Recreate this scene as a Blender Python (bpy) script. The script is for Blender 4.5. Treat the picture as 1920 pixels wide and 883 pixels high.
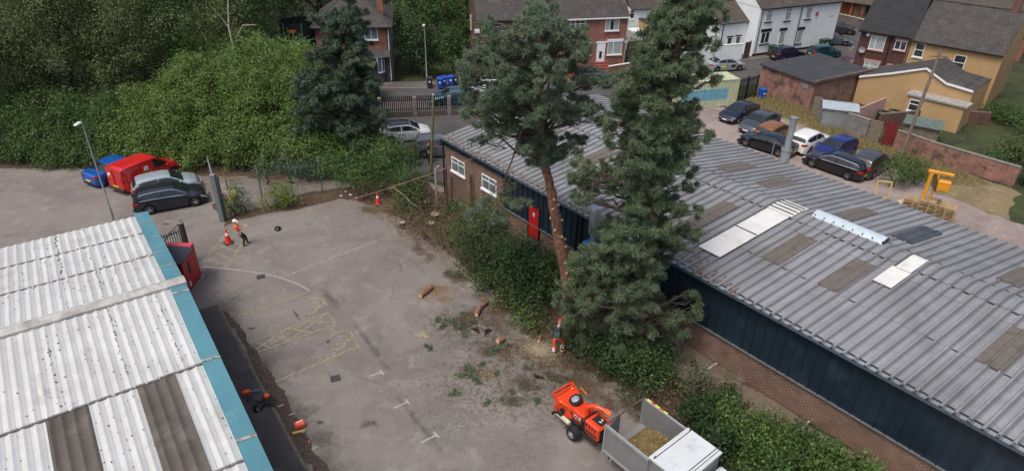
import bpy, bmesh, math, random
import numpy as np
from mathutils import Vector, Matrix
random.seed(7); rng = np.random.default_rng(11)
R = math.radians
scene = bpy.context.scene
for o in list(bpy.data.objects): bpy.data.objects.remove(o)

# ------------------------------------------------------------------ camera
FPX, CX, CY, CAMH = 1250.0, 960.0, 441.5, 21.0
PITCH = math.atan(730.0/FPX)
ROLL = math.atan2(45.0, 2158.5)
cam = bpy.data.cameras.new('camera'); camo = bpy.data.objects.new('camera', cam)
scene.collection.objects.link(camo); scene.camera = camo
cam.sensor_width = 36.0; cam.sensor_fit = 'HORIZONTAL'; cam.lens = 36.0*FPX/1920.0
cam.clip_start = 0.3; cam.clip_end = 3000
camo.location = (0, 0, CAMH)
_rt = Vector((1, 0, 0)); _up = Vector((0, math.sin(PITCH), math.cos(PITCH))); _bk = Vector((0, -math.cos(PITCH), math.sin(PITCH)))
M3 = Matrix((_rt, _up, _bk)).transposed()
camo.rotation_euler = (M3 @ Matrix.Rotation(ROLL, 3, 'Z')).to_euler()

# ------------------------------------------------------------------ world, sun, exposure
SUN_EL, SUN_AZ = 63.0, -140.0      # azimuth measured clockwise from +Y: light from behind the camera, to the left
w = bpy.data.worlds.new('World'); scene.world = w; w.use_nodes = True
nt = w.node_tree; bg = nt.nodes['Background']
sky = nt.nodes.new('ShaderNodeTexSky'); sky.sky_type = 'NISHITA'; sky.sun_disc = False
sky.sun_elevation = R(SUN_EL); sky.sun_rotation = R(SUN_AZ)
sky.air_density = 1.0; sky.dust_density = 6.0; sky.ozone_density = 1.0
nt.links.new(sky.outputs[0], bg.inputs[0]); bg.inputs[1].default_value = 0.12
sl = bpy.data.lights.new('sun', 'SUN'); sl.energy = 1.1; sl.angle = R(16); sl.color = (1.0, 0.96, 0.90)
so = bpy.data.objects.new('sun', sl); scene.collection.objects.link(so)
sd = Vector((math.sin(R(SUN_AZ))*math.cos(R(SUN_EL)), math.cos(R(SUN_AZ))*math.cos(R(SUN_EL)), math.sin(R(SUN_EL))))
so.rotation_euler = sd.to_track_quat('Z', 'Y').to_euler(); so.location = (0, -20, 60)
scene.view_settings.view_transform = 'Standard'; scene.view_settings.look = 'None'
scene.view_settings.gamma = 1; scene.view_settings.exposure = 0.56
scene.view_settings.use_curve_mapping = False
scene.render.resolution_x = 1024; scene.render.resolution_y = 470

# ------------------------------------------------------------------ survey helper: where the line of sight of a measured photo point meets height z
DN = np.array([-math.sin(ROLL), math.cos(ROLL)]); RT = np.array([DN[1], -DN[0]])
def ray(px, py):
    d = np.array([px-CX, py-CY]); u = d@RT; v = d@DN
    return np.array([u, FPX*math.cos(PITCH)-v*math.sin(PITCH), -FPX*math.sin(PITCH)-v*math.cos(PITCH)])
def G(px, py, z=0.0):
    r = ray(px, py); t = (z-CAMH)/r[2]
    return Vector((r[0]*t, r[1]*t, z))
def PY(px, py, yd):
    r = ray(px, py); t = yd/r[1]
    return Vector((r[0]*t, yd, CAMH+r[2]*t))
def mpp(p):      # metres per photo pixel at a world point
    return (p[1]*math.cos(PITCH)+(CAMH-p[2])*math.sin(PITCH))/FPX

# ------------------------------------------------------------------ object helpers
COL = scene.collection
def tag(o, label=None, cat=None, group=None, kind=None):
    if label: o['label'] = label
    if cat: o['category'] = cat
    if group: o['group'] = group
    if kind: o['kind'] = kind
    return o
def thing(name, label, cat, loc=(0, 0, 0), rz=0, group=None):
    o = bpy.data.objects.new(name, None); COL.objects.link(o); o.empty_display_size = .2
    o.location = loc; o.rotation_euler = (0, 0, rz)
    return tag(o, label, cat, group)
def copy_tree(o, parent=None):
    c = o.copy(); COL.objects.link(c); c.parent = parent
    for ch in list(o.children): copy_tree(ch, c)
    return c
class MB:
    def __init__(s): s.v = []; s.f = []; s.m = []; s.T = Matrix.Identity(4)
    def add(s, vs, fs, mi=0):
        b = len(s.v)
        s.v += [tuple(s.T @ Vector(p)) for p in vs]
        s.f += [tuple(b+i for i in f) for f in fs]; s.m += [mi]*len(fs)
        return s
    def box(s, x0, x1, y0, y1, z0, z1, mi=0):
        vs = [(x, y, z) for z in (z0, z1) for y in (y0, y1) for x in (x0, x1)]
        return s.add(vs, [(0, 2, 3, 1), (4, 5, 7, 6), (0, 1, 5, 4), (2, 6, 7, 3), (0, 4, 6, 2), (1, 3, 7, 5)], mi)
    def bbox(s, x0, x1, y0, y1, z0, z1, b=.02, mi=0):       # box with bevelled upright and top edges
        b = min(b, abs(x1-x0)*.45, abs(y1-y0)*.45, abs(z1-z0)*.45)
        def ring(i, z): return [(x0+i+(b if 0 else 0), y0+b+0*i, z), (x0+b, y0+i, z), (x1-b, y0+i, z), (x1-i, y0+b, z), (x1-i, y1-b, z), (x1-b, y1-i, z), (x0+b, y1-i, z), (x0+i, y1-b, z)]
        r0 = ring(0, z0+b); r1 = ring(0, z1-b)
        rt = [(min(max(x, x0+b), x1-b), min(max(y, y0+b), y1-b), z1) for x, y, z in r1]
        rb = [(min(max(x, x0+b), x1-b), min(max(y, y0+b), y1-b), z0) for x, y, z in r0]
        vs = rb+r0+r1+rt; fs = []
        for k in range(3):
            for i in range(8): j = (i+1) % 8; fs.append((k*8+i, k*8+j, (k+1)*8+j, (k+1)*8+i))
        fs.append((25, 26, 28, 30)); fs.append((6, 4, 2, 1))
        return s.add(vs, fs, mi)
    def prism(s, pts, z0, z1, mi=0):
        n = len(pts); vs = [(p[0], p[1], z0) for p in pts]+[(p[0], p[1], z1) for p in pts]
        fs = [tuple(range(n-1, -1, -1)), tuple(range(n, 2*n))]+[(i, (i+1) % n, n+(i+1) % n, n+i) for i in range(n)]
        return s.add(vs, fs, mi)
    def xprism(s, pts, y0, y1, mi=0):      # profile in x-z extruded along y
        n = len(pts); vs = [(p[0], y0, p[1]) for p in pts]+[(p[0], y1, p[1]) for p in pts]
        fs = [tuple(range(n)), tuple(range(2*n-1, n-1, -1))]+[(i, n+i, n+(i+1) % n, (i+1) % n) for i in range(n)]
        return s.add(vs, fs, mi)
    def tube(s, pts, rad, n=8, mi=0, cap=True):
        pts = [Vector(p) for p in pts]
        if not hasattr(rad, '__len__'): rad = [rad]*len(pts)
        vs = []; ref = None
        for i, p in enumerate(pts):
            d = (pts[min(i+1, len(pts)-1)]-pts[max(i-1, 0)]).normalized()
            if ref is None:
                ref = d.orthogonal().normalized()
            a = (ref-d*ref.dot(d)).normalized(); ref = a; b = d.cross(a)
            for k in range(n):
                t = 2*math.pi*k/n; vs.append(tuple(p+(a*math.cos(t)+b*math.sin(t))*rad[i]))
        fs = []
        for i in range(len(pts)-1):
            for k in range(n): j = (k+1) % n; fs.append((i*n+k, i*n+j, (i+1)*n+j, (i+1)*n+k))
        if cap: fs.append(tuple(range(n-1, -1, -1))); fs.append(tuple(range((len(pts)-1)*n, len(pts)*n)))
        return s.add(vs, fs, mi)
    def poly(s, pts, mi=0): return s.add(pts, [tuple(range(len(pts)))], mi)
    def build(s, name, mats, parent=None, loc=None, smooth=None):
        me = bpy.data.meshes.new(name); me.from_pydata(s.v, [], s.f)
        if not isinstance(mats, (list, tuple)): mats = [mats]
        for m in mats: me.materials.append(m)
        if len(mats) > 1: me.polygons.foreach_set('material_index', s.m)
        me.update()
        bm = bmesh.new(); bm.from_mesh(me); bmesh.ops.recalc_face_normals(bm, faces=bm.faces); bm.to_mesh(me); bm.free()
        if smooth:
            me.polygons.foreach_set('use_smooth', [True]*len(me.polygons)); me.set_sharp_from_angle(angle=R(smooth))
        o = bpy.data.objects.new(name, me); COL.objects.link(o)
        if parent: o.parent = parent
        if loc is not None: o.location = loc
        return o

# ------------------------------------------------------------------ materials
MC = {}
def mat(name, col, rough=.75, metal=0., var=.15, scale=3., bump=0., bscale=30., coat=0., dirt=None, dscale=.6, dthr=.5, spec=None):
    """plain paint/stone/metal with two scales of tonal variation, optional dirt patches and bump"""
    if name in MC: return MC[name]
    m = bpy.data.materials.new(name); m.use_nodes = True; n = m.node_tree.nodes; l = m.node_tree.links
    b = n['Principled BSDF']; b.inputs['Roughness'].default_value = rough; b.inputs['Metallic'].default_value = metal
    if coat: b.inputs['Coat Weight'].default_value = coat; b.inputs['Coat Roughness'].default_value = .08
    if spec is not None: b.inputs['Specular IOR Level'].default_value = spec
    tc = n.new('ShaderNodeTexCoord'); nz = n.new('ShaderNodeTexNoise'); nz.inputs['Scale'].default_value = scale; nz.inputs['Detail'].default_value = 6
    l.new(tc.outputs['Object'], nz.inputs['Vector'])
    mr = n.new('ShaderNodeMapRange'); mr.inputs[1].default_value = .3; mr.inputs[2].default_value = .7
    mr.inputs[3].default_value = 1-var; mr.inputs[4].default_value = 1+var; l.new(nz.outputs[0], mr.inputs[0])
    mx = n.new('ShaderNodeMix'); mx.data_type = 'RGBA'; mx.blend_type = 'MULTIPLY'; mx.inputs[0].default_value = 1
    mx.inputs[6].default_value = (*col, 1); l.new(mr.outputs[0], mx.inputs[7]); out = mx.outputs[2]
    if dirt:
        nd = n.new('ShaderNodeTexNoise'); nd.inputs['Scale'].default_value = dscale; nd.inputs['Detail'].default_value = 8; nd.inputs['Roughness'].default_value = .65
        l.new(tc.outputs['Object'], nd.inputs['Vector'])
        md = n.new('ShaderNodeMapRange'); md.inputs[1].default_value = dthr; md.inputs[2].default_value = dthr+.12; l.new(nd.outputs[0], md.inputs[0])
        m2 = n.new('ShaderNodeMix'); m2.data_type = 'RGBA'; l.new(md.outputs[0], m2.inputs[0]); l.new(out, m2.inputs[6]); m2.inputs[7].default_value = (*dirt, 1); out = m2.outputs[2]
    l.new(out, b.inputs['Base Color'])
    if bump:
        nb = n.new('ShaderNodeTexNoise'); nb.inputs['Scale'].default_value = bscale; nb.inputs['Detail'].default_value = 4; l.new(tc.outputs['Object'], nb.inputs['Vector'])
        bp = n.new('ShaderNodeBump'); bp.inputs['Strength'].default_value = bump; bp.inputs['Distance'].default_value = .03; l.new(nb.outputs[0], bp.inputs['Height']); l.new(bp.outputs[0], b.inputs['Normal'])
    MC[name] = m; return m
def brickmat(name, c1, c2, mortar, bw=.23, bh=.075, ms=.012, stain=None, rough=.85, dthr=.55, axis='xy'):
    if name in MC: return MC[name]
    m = bpy.data.materials.new(name); m.use_nodes = True; n = m.node_tree.nodes; l = m.node_tree.links
    b = n['Principled BSDF']; b.inputs['Roughness'].default_value = rough
    tc = n.new('ShaderNodeTexCoord'); sp = n.new('ShaderNodeSeparateXYZ'); l.new(tc.outputs['Object'], sp.inputs[0])
    ad = n.new('ShaderNodeMath'); l.new(sp.outputs[0], ad.inputs[0]); l.new(sp.outputs[1], ad.inputs[1])
    cb = n.new('ShaderNodeCombineXYZ'); l.new(ad.outputs[0], cb.inputs[0]); l.new(sp.outputs[2], cb.inputs[1])
    br = n.new('ShaderNodeTexBrick'); br.inputs['Scale'].default_value = 1; br.inputs['Brick Width'].default_value = bw; br.inputs['Row Height'].default_value = bh
    br.inputs['Mortar Size'].default_value = ms; br.inputs['Mortar Smooth'].default_value = .3
    br.inputs['Color1'].default_value = (*c1, 1); br.inputs['Color2'].default_value = (*c2, 1); br.inputs['Mortar'].default_value = (*mortar, 1)
    l.new(cb.outputs[0], br.inputs['Vector'])
    nz = n.new('ShaderNodeTexNoise'); nz.inputs['Scale'].default_value = 1.2; nz.inputs['Detail'].default_value = 8; nz.inputs['Roughness'].default_value = .7; l.new(tc.outputs['Object'], nz.inputs['Vector'])
    mr = n.new('ShaderNodeMapRange'); mr.inputs[1].default_value = .3; mr.inputs[2].default_value = .7; mr.inputs[3].default_value = .65; mr.inputs[4].default_value = 1.35; l.new(nz.outputs[0], mr.inputs[0])
    mx = n.new('ShaderNodeMix'); mx.data_type = 'RGBA'; mx.blend_type = 'MULTIPLY'; mx.inputs[0].default_value = 1; l.new(br.outputs[0], mx.inputs[6]); l.new(mr.outputs[0], mx.inputs[7]); out = mx.outputs[2]
    if stain:
        nd = n.new('ShaderNodeTexNoise'); nd.inputs['Scale'].default_value = .9; nd.inputs['Detail'].default_value = 9; nd.inputs['Roughness'].default_value = .75; l.new(tc.outputs['Object'], nd.inputs['Vector'])
        md = n.new('ShaderNodeMapRange'); md.inputs[1].default_value = dthr; md.inputs[2].default_value = dthr+.1; l.new(nd.outputs[0], md.inputs[0])
        m2 = n.new('ShaderNodeMix'); m2.data_type = 'RGBA'; l.new(md.outputs[0], m2.inputs[0]); l.new(out, m2.inputs[6]); m2.inputs[7].default_value = (*stain, 1); out = m2.outputs[2]
    l.new(out, b.inputs['Base Color'])
    bp = n.new('ShaderNodeBump'); bp.inputs['Strength'].default_value = .5; bp.inputs['Distance'].default_value = .02; l.new(br.outputs[1], bp.inputs['Height']); bp.invert = True; l.new(bp.outputs[0], b.inputs['Normal'])
    MC[name] = m; return m
def leafmat(name, cols, rough=.55, trans=.25):
    if name in MC: return MC[name]
    m = bpy.data.materials.new(name); m.use_nodes = True; n = m.node_tree.nodes; l = m.node_tree.links
    b = n['Principled BSDF']; b.inputs['Roughness'].default_value = rough; b.inputs['Specular IOR Level'].default_value = .35
    at = n.new('ShaderNodeAttribute'); at.attribute_name = 'rnd'
    cr = n.new('ShaderNodeValToRGB'); e = cr.color_ramp.elements
    while len(e) < len(cols): e.new(.5)
    for i, c in enumerate(cols): e[i].position = i/(len(cols)-1); e[i].color = (*c, 1)
    l.new(at.outputs['Fac'], cr.inputs[0]); l.new(cr.outputs[0], b.inputs['Base Color'])
    tr = n.new('ShaderNodeBsdfTranslucent'); l.new(cr.outputs[0], tr.inputs[0])
    ms = n.new('ShaderNodeMixShader'); ms.inputs[0].default_value = trans
    l.new(b.outputs[0], ms.inputs[1]); l.new(tr.outputs[0], ms.inputs[2]); l.new(ms.outputs[0], n['Material Output'].inputs[0])
    MC[name] = m; return m
def groundmat(name, base, dark, light, s1=.25, s2=2.5, rough=.9, crack=0., speck=.25, bump=.25, third=None):
    """worn ground: broad dark/pale drifts, mid scale mottling, aggregate speckle, tar cracks"""
    m = bpy.data.materials.new(name); m.use_nodes = True; n = m.node_tree.nodes; l = m.node_tree.links
    b = n['Principled BSDF']; b.inputs['Roughness'].default_value = rough; b.inputs['Specular IOR Level'].default_value = .25
    tc = n.new('ShaderNodeTexCoord')
    def noise(s, d=6, r=.6, dist=0):
        q = n.new('ShaderNodeTexNoise'); q.inputs['Scale'].default_value = s; q.inputs['Detail'].default_value = d; q.inputs['Roughness'].default_value = r; q.inputs['Distortion'].default_value = dist
        l.new(tc.outputs['Object'], q.inputs['Vector']); return q.outputs[0]
    def rng_(x, a, c, lo=0, hi=1):
        q = n.new('ShaderNodeMapRange'); q.inputs[1].default_value = a; q.inputs[2].default_value = c; q.inputs[3].default_value = lo; q.inputs[4].default_value = hi; l.new(x, q.inputs[0]); return q.outputs[0]
    def mixc(f, a, c, mode='MIX'):
        q = n.new('ShaderNodeMix'); q.data_type = 'RGBA'; q.blend_type = mode
        if isinstance(f, float): q.inputs[0].default_value = f
        else: l.new(f, q.inputs[0])
        for i, x in ((6, a), (7, c)):
            if isinstance(x, tuple): q.inputs[i].default_value = (*x, 1)
            else: l.new(x, q.inputs[i])
        return q.outputs[2]
    c = mixc(rng_(noise(s1, 8, .6, .6), .42, .62), base, dark)
    c = mixc(rng_(noise(s2*.4, 8, .7), .52, .68, 0, .75), c, light)
    c = mixc(rng_(noise(s2, 8, .7, .3), .55, .72, 0, .7), c, dark)
    if third: c = mixc(rng_(noise(.55, 8, .75, .4), .56, .66, 0, .8), c, third)
    c = mixc(1.0, c, rng_(noise(28, 3, .7), .3, .7, 1-speck, 1+speck), 'MULTIPLY')
    if crack:
        vo = n.new('ShaderNodeTexVoronoi'); vo.feature = 'DISTANCE_TO_EDGE'; vo.inputs['Scale'].default_value = .16
        mp = n.new('ShaderNodeVectorMath'); mp.operation = 'ADD'; nn = n.new('ShaderNodeTexNoise'); nn.inputs['Scale'].default_value = .8; nn.inputs['Detail'].default_value = 6
        l.new(tc.outputs['Object'], nn.inputs['Vector']); l.new(tc.outputs['Object'], mp.inputs[0]); l.new(nn.outputs[1], mp.inputs[1]); l.new(mp.outputs[0], vo.inputs['Vector'])
        gate = rng_(noise(.3, 4), .48, .6, 0, crack)
        line = rng_(vo.outputs[0], .001, .008, 1, 0)
        mu = n.new('ShaderNodeMath'); mu.operation = 'MULTIPLY'; l.new(gate, mu.inputs[0]); l.new(line, mu.inputs[1])
        c = mixc(mu.outputs[0], c, (.05, .048, .045))
    l.new(c, b.inputs['Base Color'])
    bp = n.new('ShaderNodeBump'); bp.inputs['Strength'].default_value = bump; bp.inputs['Distance'].default_value = .03; l.new(noise(40, 4), bp.inputs['Height']); l.new(bp.outputs[0], b.inputs['Normal'])
    MC[name] = m; return m
def paintmat(name, col, wear=.5):
    """road paint worn away in patches (the gaps are real holes in the paint film)"""
    m = bpy.data.materials.new(name); m.use_nodes = True; n = m.node_tree.nodes; l = m.node_tree.links
    b = n['Principled BSDF']; b.inputs['Roughness'].default_value = .8; b.inputs['Base Color'].default_value = (*col, 1)
    tc = n.new('ShaderNodeTexCoord'); nz = n.new('ShaderNodeTexNoise'); nz.inputs['Scale'].default_value = 6; nz.inputs['Detail'].default_value = 9; nz.inputs['Roughness'].default_value = .75
    l.new(tc.outputs['Object'], nz.inputs['Vector'])
    mr = n.new('ShaderNodeMapRange'); mr.inputs[1].default_value = wear-.06; mr.inputs[2].default_value = wear+.1; mr.inputs[3].default_value = .12; mr.inputs[4].default_value = .9; l.new(nz.outputs[0], mr.inputs[0])
    l.new(mr.outputs[0], b.inputs['Alpha']); MC[name] = m; return m
def rgb(r, g, b):       # photo colour 0-255 -> linear
    f = lambda c: (c/255/12.92 if c/255 <= .04045 else ((c/255+.055)/1.055)**2.4)
    return (f(r), f(g), f(b))

TYRE = mat('tyre_rubber', (.012, .012, .013), .85, var=.1)
RIM = mat('wheel_rim', (.42, .43, .45), .35, .8, var=.05)
GLASS = mat('car_glass', (.012, .016, .018), .08, var=.02, spec=.8)
CHROME = mat('chrome', (.6, .6, .62), .25, .9, var=.03)
TRIM = mat('black_trim', (.015, .015, .016), .5, var=.1)
LAMPC = mat('lamp_glass', (.55, .58, .6), .15, .3, var=.03)
LAMPR = mat('tail_lamp', (.35, .012, .012), .25, var=.05)
PLY = mat('plate_yellow', (.75, .5, .02), .5, var=.03); PLW = mat('plate_white', (.75, .75, .75), .5, var=.03)
WHITE = mat('white_frame', (.72, .74, .76), .5, var=.06, scale=8)
PANE = mat('window_pane', (.03, .036, .042), .08, var=.4, scale=1.5, spec=.9)
CURT = mat('net_curtain', (.30, .34, .34), .3, var=.2, scale=3)
WOOD = mat('weathered_wood', (.16, .13, .10), .85, var=.3, scale=6, bump=.3)
GALV = mat('galvanised_steel', (.34, .37, .39), .45, .6, var=.15, scale=2)
BARK = mat('pine_bark', (.20, .105, .068), .9, var=.5, scale=6, bump=1.0, bscale=12, dirt=(.09, .062, .048), dscale=3.5, dthr=.53)
BARKD = mat('dark_bark', (.07, .055, .042), .9, var=.35, scale=5, bump=.8, bscale=14)
CUTW = mat('fresh_cut_wood', (.55, .38, .2), .8, var=.15, scale=10)
CONC = mat('concrete', (.28, .27, .25), .9, var=.25, scale=3, bump=.3)
# ------------------------------------------------------------------ foliage
def _mesh_np(name, V, nper, rnd, mat_, parent):
    """V (n,nper,3) -> one mesh of n faces with a random value per face"""
    n = len(V); me = bpy.data.meshes.new(name)
    me.vertices.add(n*nper); me.vertices.foreach_set('co', V.reshape(-1).astype(np.float32))
    me.loops.add(n*nper); me.loops.foreach_set('vertex_index', np.arange(n*nper, dtype=np.int32))
    me.polygons.add(n); me.polygons.foreach_set('loop_start', np.arange(0, n*nper, nper, dtype=np.int32))
    me.polygons.foreach_set('loop_total', np.full(n, nper, dtype=np.int32))
    me.update(calc_edges=True)
    a = me.attributes.new('rnd', 'FLOAT', 'FACE'); a.data.foreach_set('value', np.clip(rnd, 0, 1).astype(np.float32))
    me.materials.append(mat_)
    o = bpy.data.objects.new(name, me); COL.objects.link(o)
    if parent: o.parent = parent
    return o
def norm(a): return a/np.maximum(np.linalg.norm(a, axis=-1, keepdims=True), 1e-6)
def leaf_points(lobes, dens, clump=.32, per=22, inner=.25, seed=0, lower=-.55):
    """lobes: (cx,cy,cz,rx,ry,rz). clump centres on uneven lobe shells, leaves round each centre"""
    g = np.random.default_rng(seed); P = []; N = []; K = []
    for L in lobes:
        c = np.array(L[:3]); r = np.array(L[3:6]); area = 4*math.pi*((r[0]*r[1])**1.6+(r[0]*r[2])**1.6+(r[1]*r[2])**1.6)**(1/1.6)/3**(1/1.6)
        k = max(3, int(area*dens/per))
        d = norm(g.normal(size=(k*2, 3))); d = d[d[:, 2] > lower][:k]; k = len(d)
        # bumpy shell
        ph = g.uniform(0, 6, 6); bump = 1+.10*np.sin(d[:, 0]*5+ph[0])*np.sin(d[:, 1]*5+ph[1])+.08*np.sin(d[:, 2]*7+ph[2]+d[:, 0]*4)
        rad = np.where(g.uniform(size=k) < inner, g.uniform(.55, .9, k), g.uniform(.88, 1.08, k))*bump
        cc = c+d*r*rad[:, None]; nn = norm(d/r)
        tone = g.uniform(0, 1, k)
        lp = cc[:, None, :]+g.normal(size=(k, per, 3))*clump*np.array([.9, .9, 1.0])
        P.append(lp.reshape(-1, 3)); N.append(np.repeat(nn, per, 0)); K.append(np.repeat(tone, per))
    return np.concatenate(P), np.concatenate(N), np.concatenate(K)
def leaves(name, P, N, K, size, mat_, parent, aspect=.5, jit=.6, seed=1, tone=.6):
    g = np.random.default_rng(seed); n = len(P)
    nn = norm(N*.8+np.array([0, 0, .5])+g.normal(size=(n, 3))*jit); t = norm(np.cross(nn, g.normal(size=(n, 3)))); b = np.cross(nn, t)
    s = size*g.uniform(.6, 1.3, n)[:, None]
    V = np.stack([P-t*s*.5, P+b*s*aspect*.5-t*s*.05, P+t*s*.5, P-b*s*aspect*.5-t*s*.05], 1)
    return _mesh_np(name, V, 4, K*tone+g.uniform(0, 1, n)*(1-tone), mat_, parent)
def tufts(name, C, D, K, mat_, parent, blades=14, ln=.3, wd=.05, seed=1, spread=.85):
    """bottle-brush needle tufts: thin triangles fanning out from each shoot tip"""
    g = np.random.default_rng(seed); n = len(C)
    d = norm(np.repeat(D, blades, 0)*(1-spread)*1.6+g.normal(size=(n*blades, 3))*spread); p = np.repeat(C, blades, 0)+np.repeat(D, blades, 0)*g.uniform(-.25, .05, (n*blades, 1))*ln
    s = norm(np.cross(d, g.normal(size=d.shape)))*wd*.5; L = ln*g.uniform(.6, 1.15, (n*blades, 1))
    V = np.stack([p-s, p+s, p+d*L], 1)
    k = np.repeat(K, blades)*.55+g.uniform(0, 1, n*blades)*.45
    return _mesh_np(name, V, 3, k, mat_, parent)
def pad_tufts(pads, dens, seed=0, cs=.24, per=13):
    """pads: (centre, rx, ry, rz). shoots gather in fist-sized clumps over each pad, tufts cover the clumps"""
    g = np.random.default_rng(seed); C = []; D = []; K = []
    for c, rx, ry, rz in pads:
        r = np.array([rx, ry, rz]); c = np.array(c); ns = max(4, int(dens*(rx*ry+rx*rz+ry*rz)/3/(cs*cs)))
        sd = norm(g.normal(size=(ns, 3))+np.array([0, 0, .3])); sc = c+sd*r*g.uniform(.4, 1.0, (ns, 1))*g.uniform(.85, 1.2, (ns, 1)); ti = g.uniform(0, 1, ns); rr = cs*g.uniform(.55, 1.25, ns)
        d = norm(g.normal(size=(ns, per, 3))+np.array([0, 0, .35])+sd[:, None, :]*.3); q = sc[:, None, :]+d*rr[:, None, None]*g.uniform(.35, 1.0, (ns, per, 1))*np.array([1.15, 1.15, .8])
        C.append(q.reshape(-1, 3)); D.append(norm(d*.8+np.array([0, 0, .35])).reshape(-1, 3)); K.append((ti[:, None]*.65+g.uniform(0, .35, (ns, per))).reshape(-1))
    return np.concatenate(C), np.concatenate(D), np.concatenate(K)
def limb(mb, a, b, r0, r1, sag=.0, n=6, wob=.12, sides=6):
    a = Vector(a); b = Vector(b); L = (b-a).length; pts = []; rad = []
    for i in range(n+1):
        t = i/n; p = a.lerp(b, t); p.z += sag*L*math.sin(math.pi*t)
        if 0 < i < n: p += Vector((random.uniform(-1, 1), random.uniform(-1, 1), random.uniform(-1, 1)))*wob*L/n
        pts.append(p); rad.append(r0+(r1-r0)*t)
    mb.tube(pts, rad, sides)
def broad_tree(label, name, cat, base, h, lobes, matl, leaf=.2, dens=60, trunk_r=.25, bark=None, seed=0, group=None, per=22, clump=.35, inner=.25, aspect=.55, lower=-.55, limbs=5):
    """lobes relative to base"""
    t = thing(name, label, cat, base, 0, group)
    mb = MB(); top = Vector((0, 0, h*.75)); limb(mb, (0, 0, -.3), top, trunk_r, trunk_r*.35, wob=.25, n=7, sides=8)
    mb.build('trunk', bark or BARKD, t, smooth=60)
    mb = MB(); ls = sorted(lobes, key=lambda q: -q[3]*q[5])[:limbs]
    for L in ls: limb(mb, (0, 0, min(max(.3, L[2]-L[5]*.9), h*.6)), (L[0]*.95, L[1]*.95, L[2]+L[5]*.3), trunk_r*.45, trunk_r*.12, wob=.3)
    if ls: mb.build('branch', bark or BARKD, t, smooth=60)
    P, N, K = leaf_points(lobes, dens, clump, per, inner, seed, lower)
    leaves('crown', P, N, K, leaf, matl, t, aspect=aspect, seed=seed+1)
    return t
def bush(label, name, cat, gpts, matl, leaf=.14, dens=90, seed=0, group=None, clump=.22, per=20, aspect=.6, inner=.2, twig=True, lower=-.4):
    """gpts: list of (x,y,z,rx,ry,rz) in world; base at the mean of x,y"""
    bx = sum(q[0] for q in gpts)/len(gpts); by = sum(q[1] for q in gpts)/len(gpts)
    t = thing(name, label, cat, (bx, by, 0), 0, group)
    lob = [(q[0]-bx, q[1]-by, q[2], q[3], q[4], q[5]) for q in gpts]
    mb = MB()
    for q in lob:
        for k in range(4 if twig else 2):
            a = random.uniform(0, 6.28); f = random.uniform(.4, .85)
            limb(mb, (q[0]+random.uniform(-.2, .2), q[1]+random.uniform(-.2, .2), 0), (q[0]+math.cos(a)*q[3]*f, q[1]+math.sin(a)*q[4]*f, q[2]+q[5]*random.uniform(.2, .8)), .045, .012, n=4, wob=.3, sides=5)
    mb.build('stem', BARKD, t, smooth=60)
    P, N, K = leaf_points(lob, dens, clump, per, inner, seed, lower)
    P[:, 2] = np.maximum(P[:, 2], .03)
    leaves('foliage', P, N, K, leaf, matl, t, aspect=aspect, seed=seed+1)
    return t

LAUREL = leafmat('laurel_leaf', [(.050, .090, .018), (.084, .148, .030), (.118, .196, .042), (.16, .24, .056)])
OLIVE = leafmat('olive_leaf', [(.054, .080, .028), (.072, .104, .036), (.094, .130, .044), (.125, .160, .054)])
DARKL = leafmat('dark_leaf', [(.010, .024, .008), (.022, .048, .014), (.035, .07, .02), (.05, .085, .024)])
MIDL = leafmat('mid_leaf', [(.02, .05, .012), (.04, .09, .02), (.07, .13, .03), (.10, .155, .035)])
YELL = leafmat('yellow_green_leaf', [(.05, .085, .015), (.09, .14, .022), (.15, .2, .03), (.2, .22, .04)])
BRIGHT = leafmat('bright_leaf', [(.03, .058, .014), (.055, .105, .022), (.09, .16, .034), (.15, .225, .05)])
DEAD = leafmat('dead_bramble_leaf', [(.05, .035, .022), (.10, .07, .042), (.16, .12, .07), (.22, .18, .12)])
GREYL = leafmat('grey_green_leaf', [(.03, .05, .03), (.06, .085, .05), (.12, .15, .10), (.2, .23, .17)])
PINEB = leafmat('blue_green_needle', [(.085, .125, .080), (.135, .19, .122), (.18, .245, .158), (.24, .31, .20)], trans=.38)
PINEG = leafmat('green_needle', [(.078, .112, .066), (.125, .175, .098), (.17, .23, .13), (.225, .285, .165)], trans=.38)
CEDAR = leafmat('dark_needle', [(.050, .080, .052), (.086, .132, .084), (.125, .182, .118), (.175, .235, .158)], trans=.38)
STRAW = leafmat('straw', [(.17, .135, .06), (.28, .22, .10), (.38, .31, .16), (.20, .20, .08)])

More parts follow.
